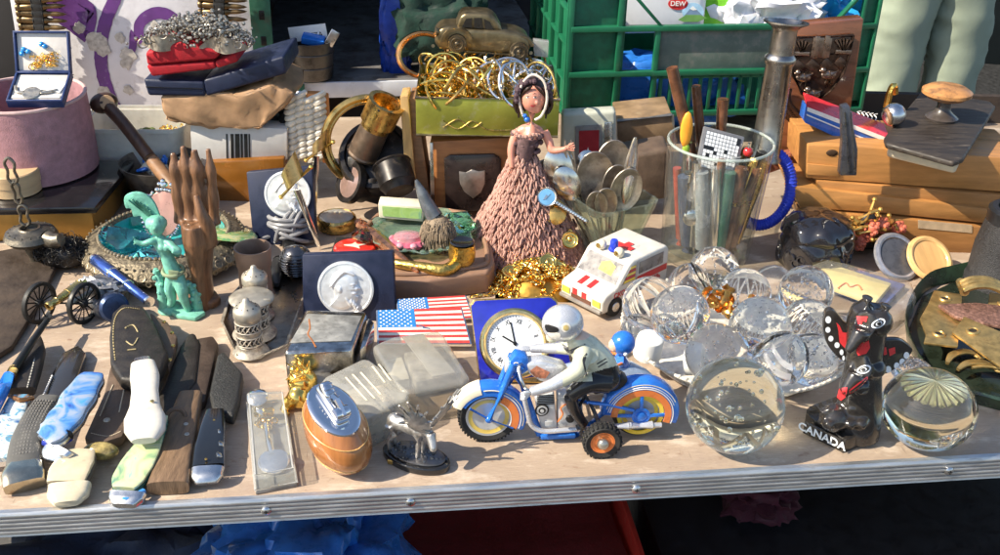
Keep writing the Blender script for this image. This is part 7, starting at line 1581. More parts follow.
# ---------------------------------------------------------------- gold heap with coins
GO = gp(541, 285); mb = MB(); rnd = random.Random(77)
def mound(x, y): return max(0, 30*(1-(x/60)**2-(y/46)**2))
mb.grid(lambda u, v: ((u-.5)*116, (v-.5)*88, mound((u-.5)*116, (v-.5)*88)*.85), 20, 16); 
gh = thing('gold_chain_heap', 'glittering heap of gold chains and medallions at the hem of the doll gown', 'chains', GO); mb.ob('heap_core', mat('dark_gold', (.45, .25, .05), .4, 1), gh)
mb = MB()
for i in range(46):
    x, y = rnd.uniform(-50, 50), rnd.uniform(-38, 38); a = rnd.uniform(0, 6.3); p = V((x, y, 0)); N_ = rnd.randint(9, 16)
    for j in range(N_):
        a += rnd.gauss(0, .35); p += V((math.cos(a), math.sin(a), 0))*4.2; z = mound(p.x, p.y)+rnd.uniform(1, 4); mb.torus((p.x, p.y, z), 2.9, 1., rot=(rnd.choice((10, 75))+rnd.uniform(-15, 15), rnd.uniform(-25, 25), math.degrees(a)), seg=9, ms=5, sx=1.25)
mb.ob('chain_links', GOLD, gh)
for px, py, zz, lb, rx in ((570, 240, 34, 'gold medallion standing at the top right of the gold heap', 62), (558, 269, 26, 'gold medallion lying on the front right of the gold heap', 25), (511, 272, 22, 'gold medallion lying on the left of the gold heap', 18), (548, 262, 34, 'gold medallion tilted in the middle of the gold heap', 30)):
    mb = MB(); mb.lathe([(0, 1.2), (6, 1.2), (6.6, 1.6), (9, 1.4), (10, 2), (11, 1.6), (11.4, .6), (11, -.6), (0, -.8)], 30); mb.ball((0, 1, 1), 3, 10, (1, 1.3, .5)); mb.torus((0, 12, 0), 2, .7, seg=12, ms=5); solo('gold_medallion', lb, 'medallion', mb, GOLD, gp(px, py, zz), rnd.uniform(-20, 20), 'medallions on the gold heap', rx)
mb = MB()
for i in range(26): mb.lathe([(0, 0), (6, 0), (6.4, 1.6), (0, 2)], 12, TM((rnd.uniform(-34, 34), rnd.uniform(-10, 10), rnd.uniform(0, 16)), rnd.uniform(-40, 40), rnd.uniform(-40, 40)))
for i in range(60): mb.torus((rnd.uniform(-40, 36), rnd.uniform(-12, 12), rnd.uniform(4, 18)), 4, 1.1, rot=(rnd.uniform(0, 180), rnd.uniform(0, 180), 0), seg=10, ms=5)
solo('silver_link_belt', 'tarnished silver link belt lying on the left below the doll gown', 'belt', mb, TARN, gp(487, 246), 30)
# ---------------------------------------------------------------- glass vase with spoons
VO = gp(608, 254); va = thing('glass_vase', 'greenish fan shaped glass vase packed with spoons, beside the doll gown', 'vase', VO, 30)
GV = thin('vase_glass', (.86, .90, .84), .07, (.60, .64, .52), .04)
hV = Loc(608, 254)(612, 196).z
mb = MB(); rows = []
for s_, z in ((24, 0), (26, 4), (50, hV), (48.5, hV+.6), (47, hV), (23, 7), (20, 7)):
    rows.append([V((p.x*s_/26, p.y*s_/26*.9, z*(1+.0*p.x))) for p in rr(52, 52, 10, 4)])
mb.rings(rows); mb.ob('vase_wall', GV, va)
def spoon_proto(name, label, m, dark=False, L=120, bw=15, bl=22, grp='spoons standing in the glass vase'):
    k = thing(name, label, 'spoon', (0, 0, 0), 0, grp); mb = MB(); mb.lathe([(0, 4.5), (bw*.5, 3.8), (bw*.85, 1.6), (bw, 0), (bw*.97, -.6), (bw*.8, 1), (bw*.45, 2.9), (0, 3.6)], 28, TM((0, 0, 0), rx=-90) @ TM(), sx=1., sy=bl/bw); mb.ob('spoon_bowl', m, k)
    mb = MB(); mb.tube(catmull([(0, 1.5, -bl+2), (0, 0, -bl-12), (0, 1, -bl-50), (0, 0, -L)], 6), interp([3, 1.8, 2.2, 4], 19), 8, flat=.5); mb.ob('handle', m, k); return k
SPM = [mat('spoon_tarnish', (.46, .40, .33), .38, .85, var=.35, sc=90, dirt=(.08, .06, .045), damt=.42), mat('spoon_silver', (.70, .66, .60), .22, 1, var=.2, sc=60, dirt=(.35, .28, .2), damt=.28)]
VL = Loc(608, 254); protos = {}
base_ = V((0, 0, 14))
SPL = [(552, 178, 4, 0, 1.0, 'dark tarnished spoon at the left edge of the vase showing its hollow'), (561, 170, 0, 1, 1.1, 'bright spoon back turned to the viewer at the left of the vase'), (567, 184, -10, 1, .9, 'shiny spoon back just below the bright one at the left'), (588, 168, 20, 1, .85, 'spoon with pale rim at the back left of the vase'), (596, 179, 2, 0, 1.35, 'large dark spoon hollow in the middle of the vase'), (613, 166, 14, 0, 1.25, 'large dark spoon behind the middle one, leaning right'), (616, 184, 2, 0, .95, 'spoon with bright rim right of the large dark one'), (626, 190, -4, 0, 1.1, 'dark spoon at the right side resting on the vase rim'), (606, 203, -14, 0, .8, 'small gilt spoon low at the front of the vase'), (597, 205, -16, 0, .75, 'smallest gilt spoon at the front left of the vase'), (580, 182, 8, 1, .8, 'narrow silver spoon between the bright backs and the dark one')]
for px, py, d, ty, s_, lb in SPL:
    bc = VL(px, py, d); foot = V((bc.x*.28, bc.y*.3, 12)); up_ = (bc-foot).normalized()
    if ty not in protos: k = spoon_proto('spoon', lb, SPM[ty]); protos[ty] = k
    else: k = dup(protos[ty], None, None, lb)
    flip = 1 if ty == 0 else -1; x = V((1, .15, 0)); x = (x-up_*x.dot(up_)).normalized()*flip; y = up_.cross(x)
    M = Matrix((x, y, up_)).transposed().to_4x4(); M.translation = (VO+bc)*.001; Ls = (bc-foot).length/120
    k.matrix_world = M @ Matrix.Diagonal((s_*1.3, s_*1.3, s_*1.3, 1))
bc = VL(632, 158, 2); mb = MB(); foot = V((12, 0, 12)); up_ = (bc-foot).normalized(); P = [foot, lerp(foot, bc, .45), lerp(foot, bc, .6), lerp(foot, bc, .8), bc, bc+up_*28]; flatbar(mb, catmull(P, 5), interp([5, 6, 15, 19, 16, 4], 26), interp([3, 3, 6, 7, 6, 3], 26), up=(0, 1, 0), pw=1.); solo('butter_knife', 'bright silver knife with broad rounded blade, tallest piece at the right of the vase', 'knife', mb, SPM[1], VO)
fk = thing('fork', 'thin two pronged fork held beside the hand of the doll', 'fork', VO); a, b = VL(571, 178, 0), V((-6, 0, 14)); d = (a-b).normalized(); mb = MB(); mb.tube([b, a], [2, 2], 8); mb.ob('handle', SPM[0], fk)
for s in (-1, 1): mb = MB(); mb.tube(catmull([a, a+V((s*5, 0, 10)), VL(565 if s < 0 else 571, 140, 0)], 4), [1.7]*8+[1], 6); mb.ob('tine', SPM[0], fk)
so_ = thing('souvenir_spoon', 'souvenir spoon with round blue enamel badge, leaning out of the vase to the left', 'spoon', VO); a, b = VL(547, 197, -24), VL(588, 222, -34); mb = MB(); mb.tube([a, b], [3, 2.2], 8)
for i in range(14): q_ = lerp(a, b, (i+3)/17); mb.ball(q_, 3.2, 8)
mb.ob('beaded_handle', SPM[1], so_); mb = MB(); mb.lathe([(0, 2), (10, 2), (12, 3), (13, 1.5), (12.5, 0), (0, -1)], 28, Matrix.Translation(a) @ facing((-.1, -1, .45))); bdg = mb.ob('badge_rim', SPM[1], so_); mb = MB(); mb.lathe([(0, 2.8), (10.4, 2.7), (10.4, 1)], 26, Matrix.Translation(a) @ facing((-.1, -1, .45))); mb.use(1).prism([V((-5, -4, 2.9)), V((-1, -3, 2.9)), V((5, 5, 2.9)), V((1, 1, 2.9)), V((-1, 3, 2.9))], (0, 0, .5), T=Matrix.Translation(a) @ facing((-.1, -1, .45))); mb.ob('blue_badge', [mat('badge_blue', (.12, .30, .52), .2, coat=.6), SPM[1]], bdg)
mb = MB(); mb.lathe([(0, 4), (8, 3), (14, 0), (13, -.6), (7, 2.2), (0, 3)], 24, Matrix.Translation(VL(556, 212, -24)) @ facing((0, -1, .6)), sy=1.2); mb.ob('spoon_bowl', mat('amber_spoon', (.60, .36, .10), .2, .8), so_)
# ---------------------------------------------------------------- glass jug with pens
GJ = Loc(704, 255); gj = thing('glass_jug', 'tall clear straight glass jug crammed with pens and cutlery behind the glass balls', 'jug', GJ.o)
rb = 43.5*GJ.k; tp_c = GJ(721, 142); rt = (GJ(775, 142).x-GJ(668, 142).x)/2; hJ = tp_c.z; sk = tp_c.x
GLJ = thin('jug_glass', (.95, .96, .94), .022, (.8, .82, .78), .03)
def jr(r0, r1, t, z): return [V((sk*t+lerp(r0, r1, t)*math.cos(a), lerp(r0, r1, t)*math.sin(a), z)) for a in [2*PI*i/64 for i in range(64)]]
mb = MB(); mb.rings([jr(rb-8, rt, 0, 0), jr(rb-2, rt, 0, 2), jr(rb, rt, .02, 8), jr(rb, rt, .5, hJ*.5), jr(rb, rt, 1, hJ), jr(rb-1, rt-1.5, 1, hJ+1.5), jr(rb-3, rt-3.5, 1, hJ+1), jr(rb-3.5, rt-4, .5, hJ*.5), jr(rb-4, rt-4, .05, 14), jr(rb-14, rt, 0, 10)]); mb.ob('jug_wall', GLJ, gj)
mb = MB(); mb.tube(jr(rb, rt-1.5, 1, hJ+.5), 2., 8, closed=True); mb.ob('thick_rim', thin('rim_glass', (.8, .86, .82), .3, (.75, .8, .76), .03), gj)
def stick(name, label, cat, top, d, foot, m, rs, tipm=None, grp=None):
    a = GJ(*top, d); b = V((foot[0], foot[1], 16)); k = thing(name, label, cat, GJ.o, 0, grp); P = [lerp(b, a, t/12) for t in range(13)]; mb = MB(); mb.tube(P, interp(rs, 13), 12); mb.ob('barrel', m, k)
    if tipm is not None: mb = MB(); u = (a-b).normalized(); L = (a-b).length; mb.tube([b+u*L*.60, b+u*L*.64], [interp(rs, 13)[7]*1.12]*2, 12); mb.ob('gold_band', tipm, k)
    return k
BPN = mat('brown_marbled_pen', (.12, .05, .025), .2, var=.5, sc=80, coat=.6)
stick('fountain_pen', 'brown marbled pen leaning left, tallest in the glass jug', 'pen', (672, 68), 0, (12, 6), BPN, [5, 6, 6, 8, 7.5], GOLD, 'brown pens in the glass jug')
stick('fountain_pen', 'slimmer brown pen second from the left in the jug', 'pen', (696, 86), 14, (8, 14), BPN, [4, 5, 6, 6.5, 6], GOLD, 'brown pens in the glass jug')
stick('fountain_pen', 'upright brown and gold pen at the back of the jug behind the puzzle', 'pen', (723, 99), 22, (14, 16), BPN, [5, 6, 6, 7, 7.5], GOLD, 'brown pens in the glass jug')
GLP = mat('grey_pen_plastic', (.30, .32, .34), .25, .3, var=.3, coat=.4)
INS = [((702, 172), -34, (-10, -30), GLP, [6, 7, 7, 6], 'grey pen low at the front left of the jug'), ((716, 168), -36, (4, -32), SILVER, [5, 6, 6, 5], 'silver pen at the front middle of the jug'), ((730, 172), -34, (12, -30), mat('green_pen', (.03, .10, .07), .2, coat=.6), [6, 7, 7, 6], 'dark green pen at the front of the jug'), ((742, 168), -30, (18, -26), BPN, [6, 7, 7, 6], 'brown pen at the front right of the jug'), ((754, 160), -22, (28, -14), GOLD, [4, 5, 5, 4], 'gold pen at the right of the jug'), ((684, 176), -26, (-26, -18), mat('navy_pen', (.05, .06, .10), .2, coat=.6), [6, 7, 7, 6], 'dark slate pen at the left of the jug'), ((677, 168), -8, (-34, 0), mat('red_pen', (.35, .05, .03), .25, coat=.6), [4, 4, 4, 4], 'thin red pen against the left wall of the jug'), ((762, 152), 0, (34, 4), BLACK, [6, 6, 6, 5], 'black pen against the right wall of the jug'), ((748, 148), 10, (20, 10), mat('dark_bronze_pen', (.22, .14, .06), .25, .7), [6, 7, 7, 5], 'bronze pen inside the right of the jug'), ((692, 150), 10, (-20, 10), SILVER, [4, 4, 8, 9], 'silver spoon handle inside the left of the jug'), ((735, 155), -10, (0, 0), mat('teal_pen', (.28, .30, .31), .25, coat=.5), [6, 7, 7, 6], 'pale steel pen in the middle of the jug')]
INS += [((x, y), d, ((x-721)*.8, d*.8), m, [5, 5, 5, 4], lb) for x, y, d, m, lb in ((708, 150, 8, STEEL, 'thin steel rod behind the puzzle in the jug'), (757, 168, -26, BPN, 'second brown pen at the right front wall of the jug'), (722, 160, -30, BPN, 'brown pen between the silver and dark green ones in the jug'), (697, 162, -32, SILVER, 'silver pen next to the broad fork in the jug'), (765, 162, -12, BRASS, 'brass pen touching the right wall of the jug'), (689, 172, -20, BLACK, 'black pen near the left wall of the jug'))]
for tp_, d, ft_, m, rs, lb in INS: stick('pen', lb, 'pen', tp_, d, ft_, m, [r*1.4 for r in rs], BRASS if m in (BPN, BLACK) else None, 'pens inside the glass jug')
fk2 = thing('cutlery_fork', 'broad silver fork seen through the left front of the jug', 'fork', GJ.o); a, b = GJ(692, 218, -34), V((-14, -28, 16)); mb = MB(); mb.tube([b, a], [3, 3], 8); mb.ball(a, 12, 14, (1, .3, 1)); mb.ob('fork_head', SILVER, fk2)
for i in range(4): mb = MB(); x = (i-1.5)*6.5; mb.tube([a+V((x*.8, 0, 4)), a+V((x, 0, 50)), a+V((x*.9, 0, 60))], [2, 2, .8], 8); mb.ob('tine', SILVER, fk2)
# pocket puzzle with a letter grid
pz = thing('pocket_puzzle', 'grey framed pocket crossword puzzle sticking out of the jug', 'puzzle', GJ.o); Q = [GJ(x, y, dd) for x, y, dd in ((704, 126, -6), (745, 137, -4), (735, 178, -24), (696, 168, -26))]; n = (Q[1]-Q[0]).cross(Q[3]-Q[0]).normalized(); n = n if n.y < 0 else -n
mb = MB(); mb.prism(Q, -n*6, 1.5); fr3 = mb.ob('puzzle_frame', mat('grey_puzzle_frame', (.16, .16, .17), .35), pz)
def pzq(s, t, h): return Q[0]*(1-s)*(1-t)+Q[1]*s*(1-t)+Q[2]*s*t+Q[3]*(1-s)*t+n*h
mb = MB(); mb.prism([pzq(.08, .08, .2), pzq(.92, .08, .2), pzq(.92, .94, .2), pzq(.08, .94, .2)], n*.4); pn_ = mb.ob('white_grid', mat('puzzle_white', (.72, .73, .74), .4), pz); rnd = random.Random(8)
mb = MB()
for i in range(10):
    for j in range(10):
        if rnd.random() < .10: s0, t0 = .08+.084*i, .08+.086*j; mb.prism([pzq(s0, t0, .7), pzq(s0+.084, t0, .7), pzq(s0+.084, t0+.086, .7), pzq(s0, t0+.086, .7)], n*.2)
for i in range(11): s0 = .08+.084*i; mb.prism([pzq(s0-.0025, .08, .7), pzq(s0+.0025, .08, .7), pzq(s0+.0025, .94, .7), pzq(s0-.0025, .94, .7)], n*.15); t0 = .08+.086*i; mb.prism([pzq(.08, t0-.004, .72), pzq(.92, t0-.004, .72), pzq(.92, t0+.004, .72), pzq(.08, t0+.004, .72)], n*.15)
mb.ob('black_squares', BLACK, pn_, smooth=0)
mb = MB(); a = GJ(684, 152, -10); mb.ball(a+V((0, 0, 30)), 10, 14, (.8, .4, 2.4)); mb.use(1).ball(a+V((2, 0, 4)), 5, 10, (1, .5, 1.6)); solo('orange_feather', 'orange and green lure shaped like a leaf in the left of the jug', 'lure', mb, [mat('orange_lure', (.80, .33, .03), .35), mat('green_lure', (.30, .45, .05), .35)], GJ.o)
mb = MB(); a = GJ(748, 152, -14); mb.ball(a, 6.5, 14); mb.use(1); mb.tube([a+V((0, 0, 5)), a+V((0, 0, 12))], [2.5, 2], 8); mb.tube([a, a-V((4, 0, 110))], [3, 3], 8); solo('red_bead_pin', 'pin with a red glass bead at the right rim of the jug', 'pin', mb, [mat('red_bead', (.4, .02, .02), .1, coat=.8), SILVER], GJ.o)
# blue wrapped ring handle
mb = MB(); c = at(762, 188, GJ.o.y+40); mb.torus((0, 0, 0), 52, 7.5, T=TM(rx=80), seg=48, ms=12, sx=.75)
for i in range(70): a = 2*PI*i/70; mb.torus((0, 0, 0), 7.7, .8, T=TM(rx=80) @ Matrix.Translation((39*math.cos(a), 52*math.sin(a), 0)) @ facing((-39*math.sin(a), 52*math.cos(a), 0)), seg=12, ms=4)
solo('blue_ring', 'ring tightly wound with bright blue cord, standing right of the glass jug', 'ring', mb, mat('blue_cord', (.03, .06, .55), .4, var=.2), c)
# ---------------------------------------------------------------- framed red panel, metal edged box behind
k, c = fthing('red_panel_frame', 'cream plastic frame around a dark red panel, between the doll and the glass jug', 'frame', [(562, 114), (616, 111), (618, 168), (560, 170)], 1440, 26, mat('greenish_cream_plastic', (.45, .46, .38), .35, var=.12), 'frame_body', 5, 3)
P = [at(x, y, 1439)-c for x, y in ((575, 126), (602, 124), (603, 168), (575, 168))]; mb = MB(); mb.prism(P, (0, -2, 0), 1); rp = mb.ob('grey_window', mat('grey_window_panel', (.20, .19, .18), .3), k)
P = [at(x, y, 1436.6)-c for x, y in ((579, 131), (599, 130), (599, 166), (579, 166))]; mb = MB(); mb.prism(P, (0, -.6, 0)); mb.use(1); P = [at(x, y, 1435.7)-c for x, y in ((588, 147), (592, 160), (584, 160))]; mb.prism(P, (0, -.5, 0)); mb.ob('red_panel', [mat('crimson_panel', (.30, .02, .03), .35), WHITE], rp)
P = [at(x, y, 1439)-c for x, y in ((604, 122), (612, 121), (613, 168), (605, 168))]; mb = MB(); mb.prism(P, (0, -4, 0), 1); mb.ob('silver_strip', STEEL, k)
k, c = fthing('metal_edged_box', 'brown box with worn metal edges standing against the green crate', 'box', [(617, 121), (672, 115), (675, 143), (618, 150)], 1560, 90, mat('gold_brown_board', (.24, .16, .09), .45, var=.4, sc=30, dirt=(.42, .34, .2), damt=.3), 'box_body', 1.5)
mb = MB(); Q = [at(x, y, 1559)-c for x, y in ((617, 121), (672, 115), (675, 143), (618, 150))]
for i in range(4): mb.tube([Q[i], Q[(i+1) % 4]], 3.2, 6)
mb.ob('metal_edging', mat('greyed_edging', (.35, .34, .32), .4, .9, var=.3), k)
mb, c = fbox([(600, 160), (670, 148), (668, 200), (605, 205)], 1420, 60, 8, 3); solo('brown_leather_bag', 'dark brown leather pouch behind the spoon vase', 'pouch', mb, LEATHER, c)
# ---------------------------------------------------------------- plaque, candlestick, boards
PY = 1465.
k, c = fthing('crest_plaque', 'polished wooden plaque with bronze heraldic shield of birds, leaning behind the boards', 'plaque', [(781, 27), (864, 19), (843, 165), (750, 172)], PY, 26, mat('mahogany', (.17, .062, .028), .3, var=.3, sc=14, stretch=(1, 1, 5), coat=.4), 'wooden_board', 2, 2)
pz_ = lambda zx, zy, d=0.: at(750+zx/3.964, zy/3.964, PY+d)-c
BZ = mat('plaque_bronze', (.085, .055, .042), .32, .85, var=.5, sc=90, dirt=(.22, .15, .11), damt=.34, dsc=100)
mb = MB(); out = [(150, 150), (410, 140), (396, 210), (370, 290), (320, 360), (250, 410), (205, 370), (170, 300), (152, 220)]; P = catmull([pz_(x, y, -.5) for x, y in out], 3, True); mb.prism([pz_(x, y, -.5) for x, y in out], (0, -5, 0), 2); shd = mb.ob('shield', BZ, k)
mb = MB()
for a, b in zip(out, out[1:]+out[:1]): mb.tube([pz_(*a, -6), pz_(*b, -6)], 2.2, 8)
mb.tube([pz_(160, 225, -6), pz_(398, 212, -6)], 1.6, 6)
for i in range(4): mb.prism([pz_(190+i*56, 235-i*4, -5.4), pz_(218+i*56, 262-i*4, -5.4), pz_(190+i*56, 290-i*4, -5.4), pz_(164+i*56, 262-i*4, -5.4)], (0, -2, 0), .6)
mb.ob('shield_border', BZ, shd)
BZL = mat('plaque_bronze_high', (.26, .19, .15), .3, .9, var=.4, sc=120)
for x, y in ((205, 185), (370, 178)):
    mb = MB()
    for i in range(5): mb.tube([pz_(x, y+30, -6), pz_(x-30+i*15, y-28+abs(i-2)*5, -7)], [2.4, 3], 7)
    mb.box(pz_(x, y+28, -7), (22, 3, 6), 1); mb.ob('shell_charge', BZL, shd)
mb = MB(); mb.box(pz_(282, 188, -7), (26, 4, 28), 1); mb.box(pz_(262, 188, -9), (7, 4, 32), 1); mb.box(pz_(302, 186, -9), (7, 4, 32), 1); mb.ob('castle_charge', BZL, shd)
for x, y in ((212, 308), (312, 298), (250, 375)):
    mb = MB(); mb.ball(pz_(x, y, -7), 8, 12, (1.35, .5, .85)); mb.ball(pz_(x-22, y-20, -8), 4.5, 10); mb.tube([pz_(x-14, y-10, -8), pz_(x-22, y-18, -8)], [5, 4], 8); mb.tube([pz_(x-28, y-20, -8), pz_(x-38, y-17, -8)], [2, .6], 6); mb.tube([pz_(x+4, y-4, -9), pz_(x+38, y-16, -7)], [5, 1], 8); mb.tube([pz_(x-6, y+14, -8), pz_(x-14, y+32, -7)], [1.6, 1.2], 6); mb.tube([pz_(x+8, y+14, -8), pz_(x+6, y+34, -7)], [1.6, 1.2], 6); mb.ob('bird_charge', BZL, shd)
mb = MB(); sc_pts = catmull([pz_(x, y, -6) for x, y in ((140, 350), (134, 400), (160, 450), (210, 490), (200, 470))], 6); flatbar(mb, sc_pts, [20]*len(sc_pts), [3]*len(sc_pts), up=(0, 1, 0), pw=.5); 
for i in range(3, len(sc_pts)-7): mb.box(sc_pts[i]+V((0, -2, 0)), (3, 1.4, 8), .4, rot=(0, 60+i*2, 0))
mb.ob('ribbon', BZ, k)
P = [at(x, y, 1440) for x, y in ((752, 164), (808, 148), (810, 160), (756, 178))]; c2 = sum(P, V())/4; mb = MB(); mb.prism([p-c2 for p in P], (0, 18, 0), 2); 
for i in range(20): mb.ball((lerp(P[0], P[1], i/19)+V((0, -1, -6+3*math.sin(i*2))))-c2, 3, 6)
solo('carved_bracket', 'carved reddish wooden rail below the crest plaque', 'rail', mb, mat('red_carved_wood', (.20, .07, .04), .4, var=.3, coat=.3), c2)
# candlestick
a, b = at(786, 23, 1370), at(764, 160, 1350); O = V((b.x, b.y, 0)); cs = thing('metal_candlestick', 'tall grey metal tube with flared rim and collar leaning left of the crest plaque', 'candlestick', O); d = (a-b).normalized(); L = (a-b).length
mb = MB(); mb.lathe([(0, 0), (23, 0), (23, 4), (20, 8), (18.5, L*.3), (17.5, L*.7), (20, L*.72), (21, L*.74), (20, L*.76), (16.5, L*.78), (16, L*.95), (19, L*.975), (29, L), (29, L+2), (24, L+2), (15, L*.96), (0, L*.94)], 36, Matrix.Translation(b-O) @ facing(d)); mb.ob('tube_body', mat('greyed_pewter', (.36, .33, .30), .28, 1, var=.25, sc=30, dirt=(.15, .12, .10), damt=.36), cs)
# red white blue long box
k, c = fthing('striped_box', 'long cardboard box striped red, white and blue resting on the boards', 'box', [(808, 108), (890, 140), (884, 160), (805, 123)], 1390, 34, mat('box_blue', (.025, .13, .50), .3, coat=.5), 'box_body', .8)
def sp(name, px, m, Y=1389): P = [at(x, y, Y)-c for x, y in px]; mb = MB(); mb.prism(P, (0, -.6, 0)); return mb.ob(name, m, k)
sp('white_stripe', ((807.5, 107), (890, 139), (889, 143), (807, 111)), WHITE); sp('white_stripe', ((806.5, 114), (888, 148), (888, 149.4), (806.5, 115.4)), WHITE)
P = [at(x, y, 1390)-c+V((0, 0, .8)) for x, y in ((808, 108), (890, 140))]; P += [p+V((0, 34, 10)) for p in P[::-1]]; mb = MB(); mb.prism(P, (0, 0, -3)); mb.ob('red_top', mat('box_red', (.62, .03, .04), .3, coat=.5), k)
mb = MB(); q0 = at(868, 121, 1445)-c; rnd = random.Random(2)
for i in range(5): mb.tube(catmull([q0+V((i*6-12, 6, 2-i*.9)), q0+V((i*6-8, 14, 4-i*.9)), q0+V((i*6-10, 20, 6-i*.9)), q0+V((i*6-4, 24, 6-i*.9))], 3), .8, 5)
mb.ob('white_script', WHITE, k)
# boards
BRD = [mat('orange_board', (.43, .20, .06), .42, var=.22, sc=16, stretch=(1, 7, 7), bump=.1), mat('orange_board2', (.36, .165, .05), .45, var=.25, sc=14, stretch=(1, 7, 7), bump=.1)]
for i, (px, Y, dp, m, lb) in enumerate(([[(808, 145), (856, 147), (1030, 160), (1030, 194), (806, 178)], 1350, 120, 0, 'thick orange wood board with a hook hole, topmost in the stack at the right'], [[(817, 181), (1030, 197), (1030, 222), (818, 197)], 1345, 110, 1, 'darker wood board second from the top of the stack at the right'], [[(791, 186), (878, 196), (1030, 214), (1030, 228), (880, 213), (800, 208)], 1337, 90, 0, 'wood board with a stepped end, third in the stack at the right'], [[(800, 211), (880, 217), (1030, 232), (1030, 262), (850, 246), (806, 232)], 1331, 100, 1, 'lowest wood board of the stack, with a pale paper label'])):
    k, c = fthing('wooden_board', lb, 'board', px, Y, dp, BRD[m], 'board_plank', 1.5)
    if i == 0: mb = MB(); p = at(832, 153, Y)-c; mb.ball(p, 8, 14, (1, .2, .6)); mb.ob('hook_hole', mat('hole_dark', (.05, .025, .01), .9), k)
    if i == 0:
        P = [at(x, y, Y-.5)-c for x, y in ((807, 163), (838, 166), (838, 176), (806, 174))]; mb = MB(); mb.prism(P, (0, -3, 0), .8); mb.ob('end_block', BRD[0], k)
    if i == 3: P = [at(x, y, Y-.3)-c for x, y in ((918, 212+8), (972, 217+8), (972, 225+8), (918, 220+8))]; mb = MB(); mb.prism(P, (0, -.5, 0)); mb.ob('paper_label', mat('aged_label', (.50, .36, .22), .7, var=.2), k)
k, c = fthing('metal_clip', 'dark metal wedge shaped knife block standing on end against the boards', 'knife', [(842, 108), (850, 106), (858, 150), (857, 176), (840, 176), (843, 142)], 1302, 16, mat('dark_grey_metal', (.10, .105, .125), .3, .7, var=.3), 'blade_block', 2)
mb = MB(); 
for x in (846, 852): mb.tube([at(x-1, 112, 1301)-c, at(x+3, 172, 1301)-c], 1.2, 6)
mb.ob('ridge', STEEL, k)
# ink blotter
z1 = at(920, 150, 1355).z+22
mb, c = slab('s', [(922, 90), (990, 101), (996, 106), (962, 164), (952, 168), (882, 150), (880, 143)], z1-24, z1, None, 3, seg=3); bl = thing('ink_blotter', 'antique rocker blotter with round wooden knob and cream paper edge on the stacked boards', 'blotter', c)
mb, c3 = slab('s', [(922, 90), (990, 101), (996, 106), (964, 158), (954, 162), (886, 143), (884, 137)], z1-8, z1, None, 3, seg=3); mb.v = [v+c3-c for v in mb.v]; mb.ob('leather_top', mat('worn_black_wood', (.032, .025, .02), .55, var=.5, sc=25, stretch=(1, 5, 5), dirt=(.20, .16, .12), damt=.3), bl)
mb, c3 = slab('s', [(924, 92), (986, 102), (958, 162), (888, 145)], z1-26, z1-8.4, None, 5, seg=3); mb.v = [v+c3-c for v in mb.v]; mb.ob('paper_pad', mat('cream_blotting_paper', (.58, .50, .36), .8, var=.12, bump=.2), bl)
kn_ = gp(941, 119, z1)-c; hK = (at(944, 88, (kn_+c).y)-(kn_+c)).z
mb = MB(); mb.lathe([(0, 0), (21, 0), (22, 3), (17, 7), (11, 12), (9, 18), (9, hK*.62)], 36, TM(kn_)); st_ = mb.ob('turned_stem', mat('dark_turned_wood', (.05, .04, .035), .35, var=.3, coat=.3), bl)
mb = MB(); mb.lathe([(8, hK*.55), (24, hK*.68), (33, hK*.82), (33, hK*.92), (25, hK*1.03), (10, hK*1.08), (0, hK*1.09)], 40, TM(kn_)); mb.ob('wooden_knob', mat('worn_orange_knob', (.42, .20, .07), .4, var=.3, sc=40, dirt=(.06, .04, .03), damt=.40, dsc=60), st_)
bk_ = at(894, 115, 1390); mb = MB(); mb.ball((0, 0, 0), 16, 20); mb.use(1).torus((-10, -8, 0), 9, 3, rot=(0, 70, 0), seg=20); solo('steel_knob', 'round steel knob on a worn fitting beside the ink blotter', 'knob', mb, [STEEL, WOOD], bk_)
mb = MB(); mb.tube(catmull([at(886, 110, 1445), at(890, 92, 1445), at(894, 86, 1445), at(895, 94, 1445)], 5), 5, 8); O = at(890, 100, 1445); mb.v = [v-O for v in mb.v]; solo('brass_hook', 'curved brass hook standing behind the striped box', 'hook', mb, GOLD, O)
# black glass jar, corals, discs
JL_ = Loc(812, 264); hj = JL_(812, 214).z; bj = thing('black_glass_jar', 'lumpy glossy black glass jar with moulded ornament, in front of the boards', 'jar', JL_.o)
bm = bmesh.new(); mb = MB(); P = catmull([(0, 0, 0), (40, 0, 0), (46, 0, 6), (48, 0, hj*.45), (44, 0, hj*.62), (47, 0, hj*.68), (42, 0, hj*.86), (22, 0, hj), (0, 0, hj*1.02)], 5); mb.lathe([(max(0, p.x), p.z) for p in P], 64)
for i, v in enumerate(mb.v): a = math.atan2(v.y, v.x); r = math.hypot(v.x, v.y); s_ = 1+.05*math.sin(a*7+v.z*.1)*(r > 20)+.06*mnoise.noise(v*.06); mb.v[i] = V((v.x*s_, v.y*s_, v.z*(1+.03*mnoise.noise(v*.09))))
mb.ob('jar_body', mat('black_glass', (.012, .011, .013), .07, var=.2, coat=.8, bump=.2, bsc=60), bj)
mb = MB(); rnd = random.Random(4)
for i in range(40): a = 2*PI*i/40; mb.torus((47*math.cos(a), 47*math.sin(a), hj*.3+6*math.sin(i*1.7)), 5, 1.6, T=None, rot=(90, 0, math.degrees(a)+90), seg=12, ms=6)
mb.ob('moulded_ornament', MATS['black_glass'], bj); mb = MB(); mb.torus((0, 0, hj*.93), 22, 4, seg=36); mb.ob('lid_ring', MATS['black_glass'], bj)
cg_ = Loc(872, 258); co_ = thing('coral_brooch', 'cluster of coral red flowers and gold twigs beside the black jar', 'brooch', cg_.o); rnd = random.Random(6)
mb = MB()
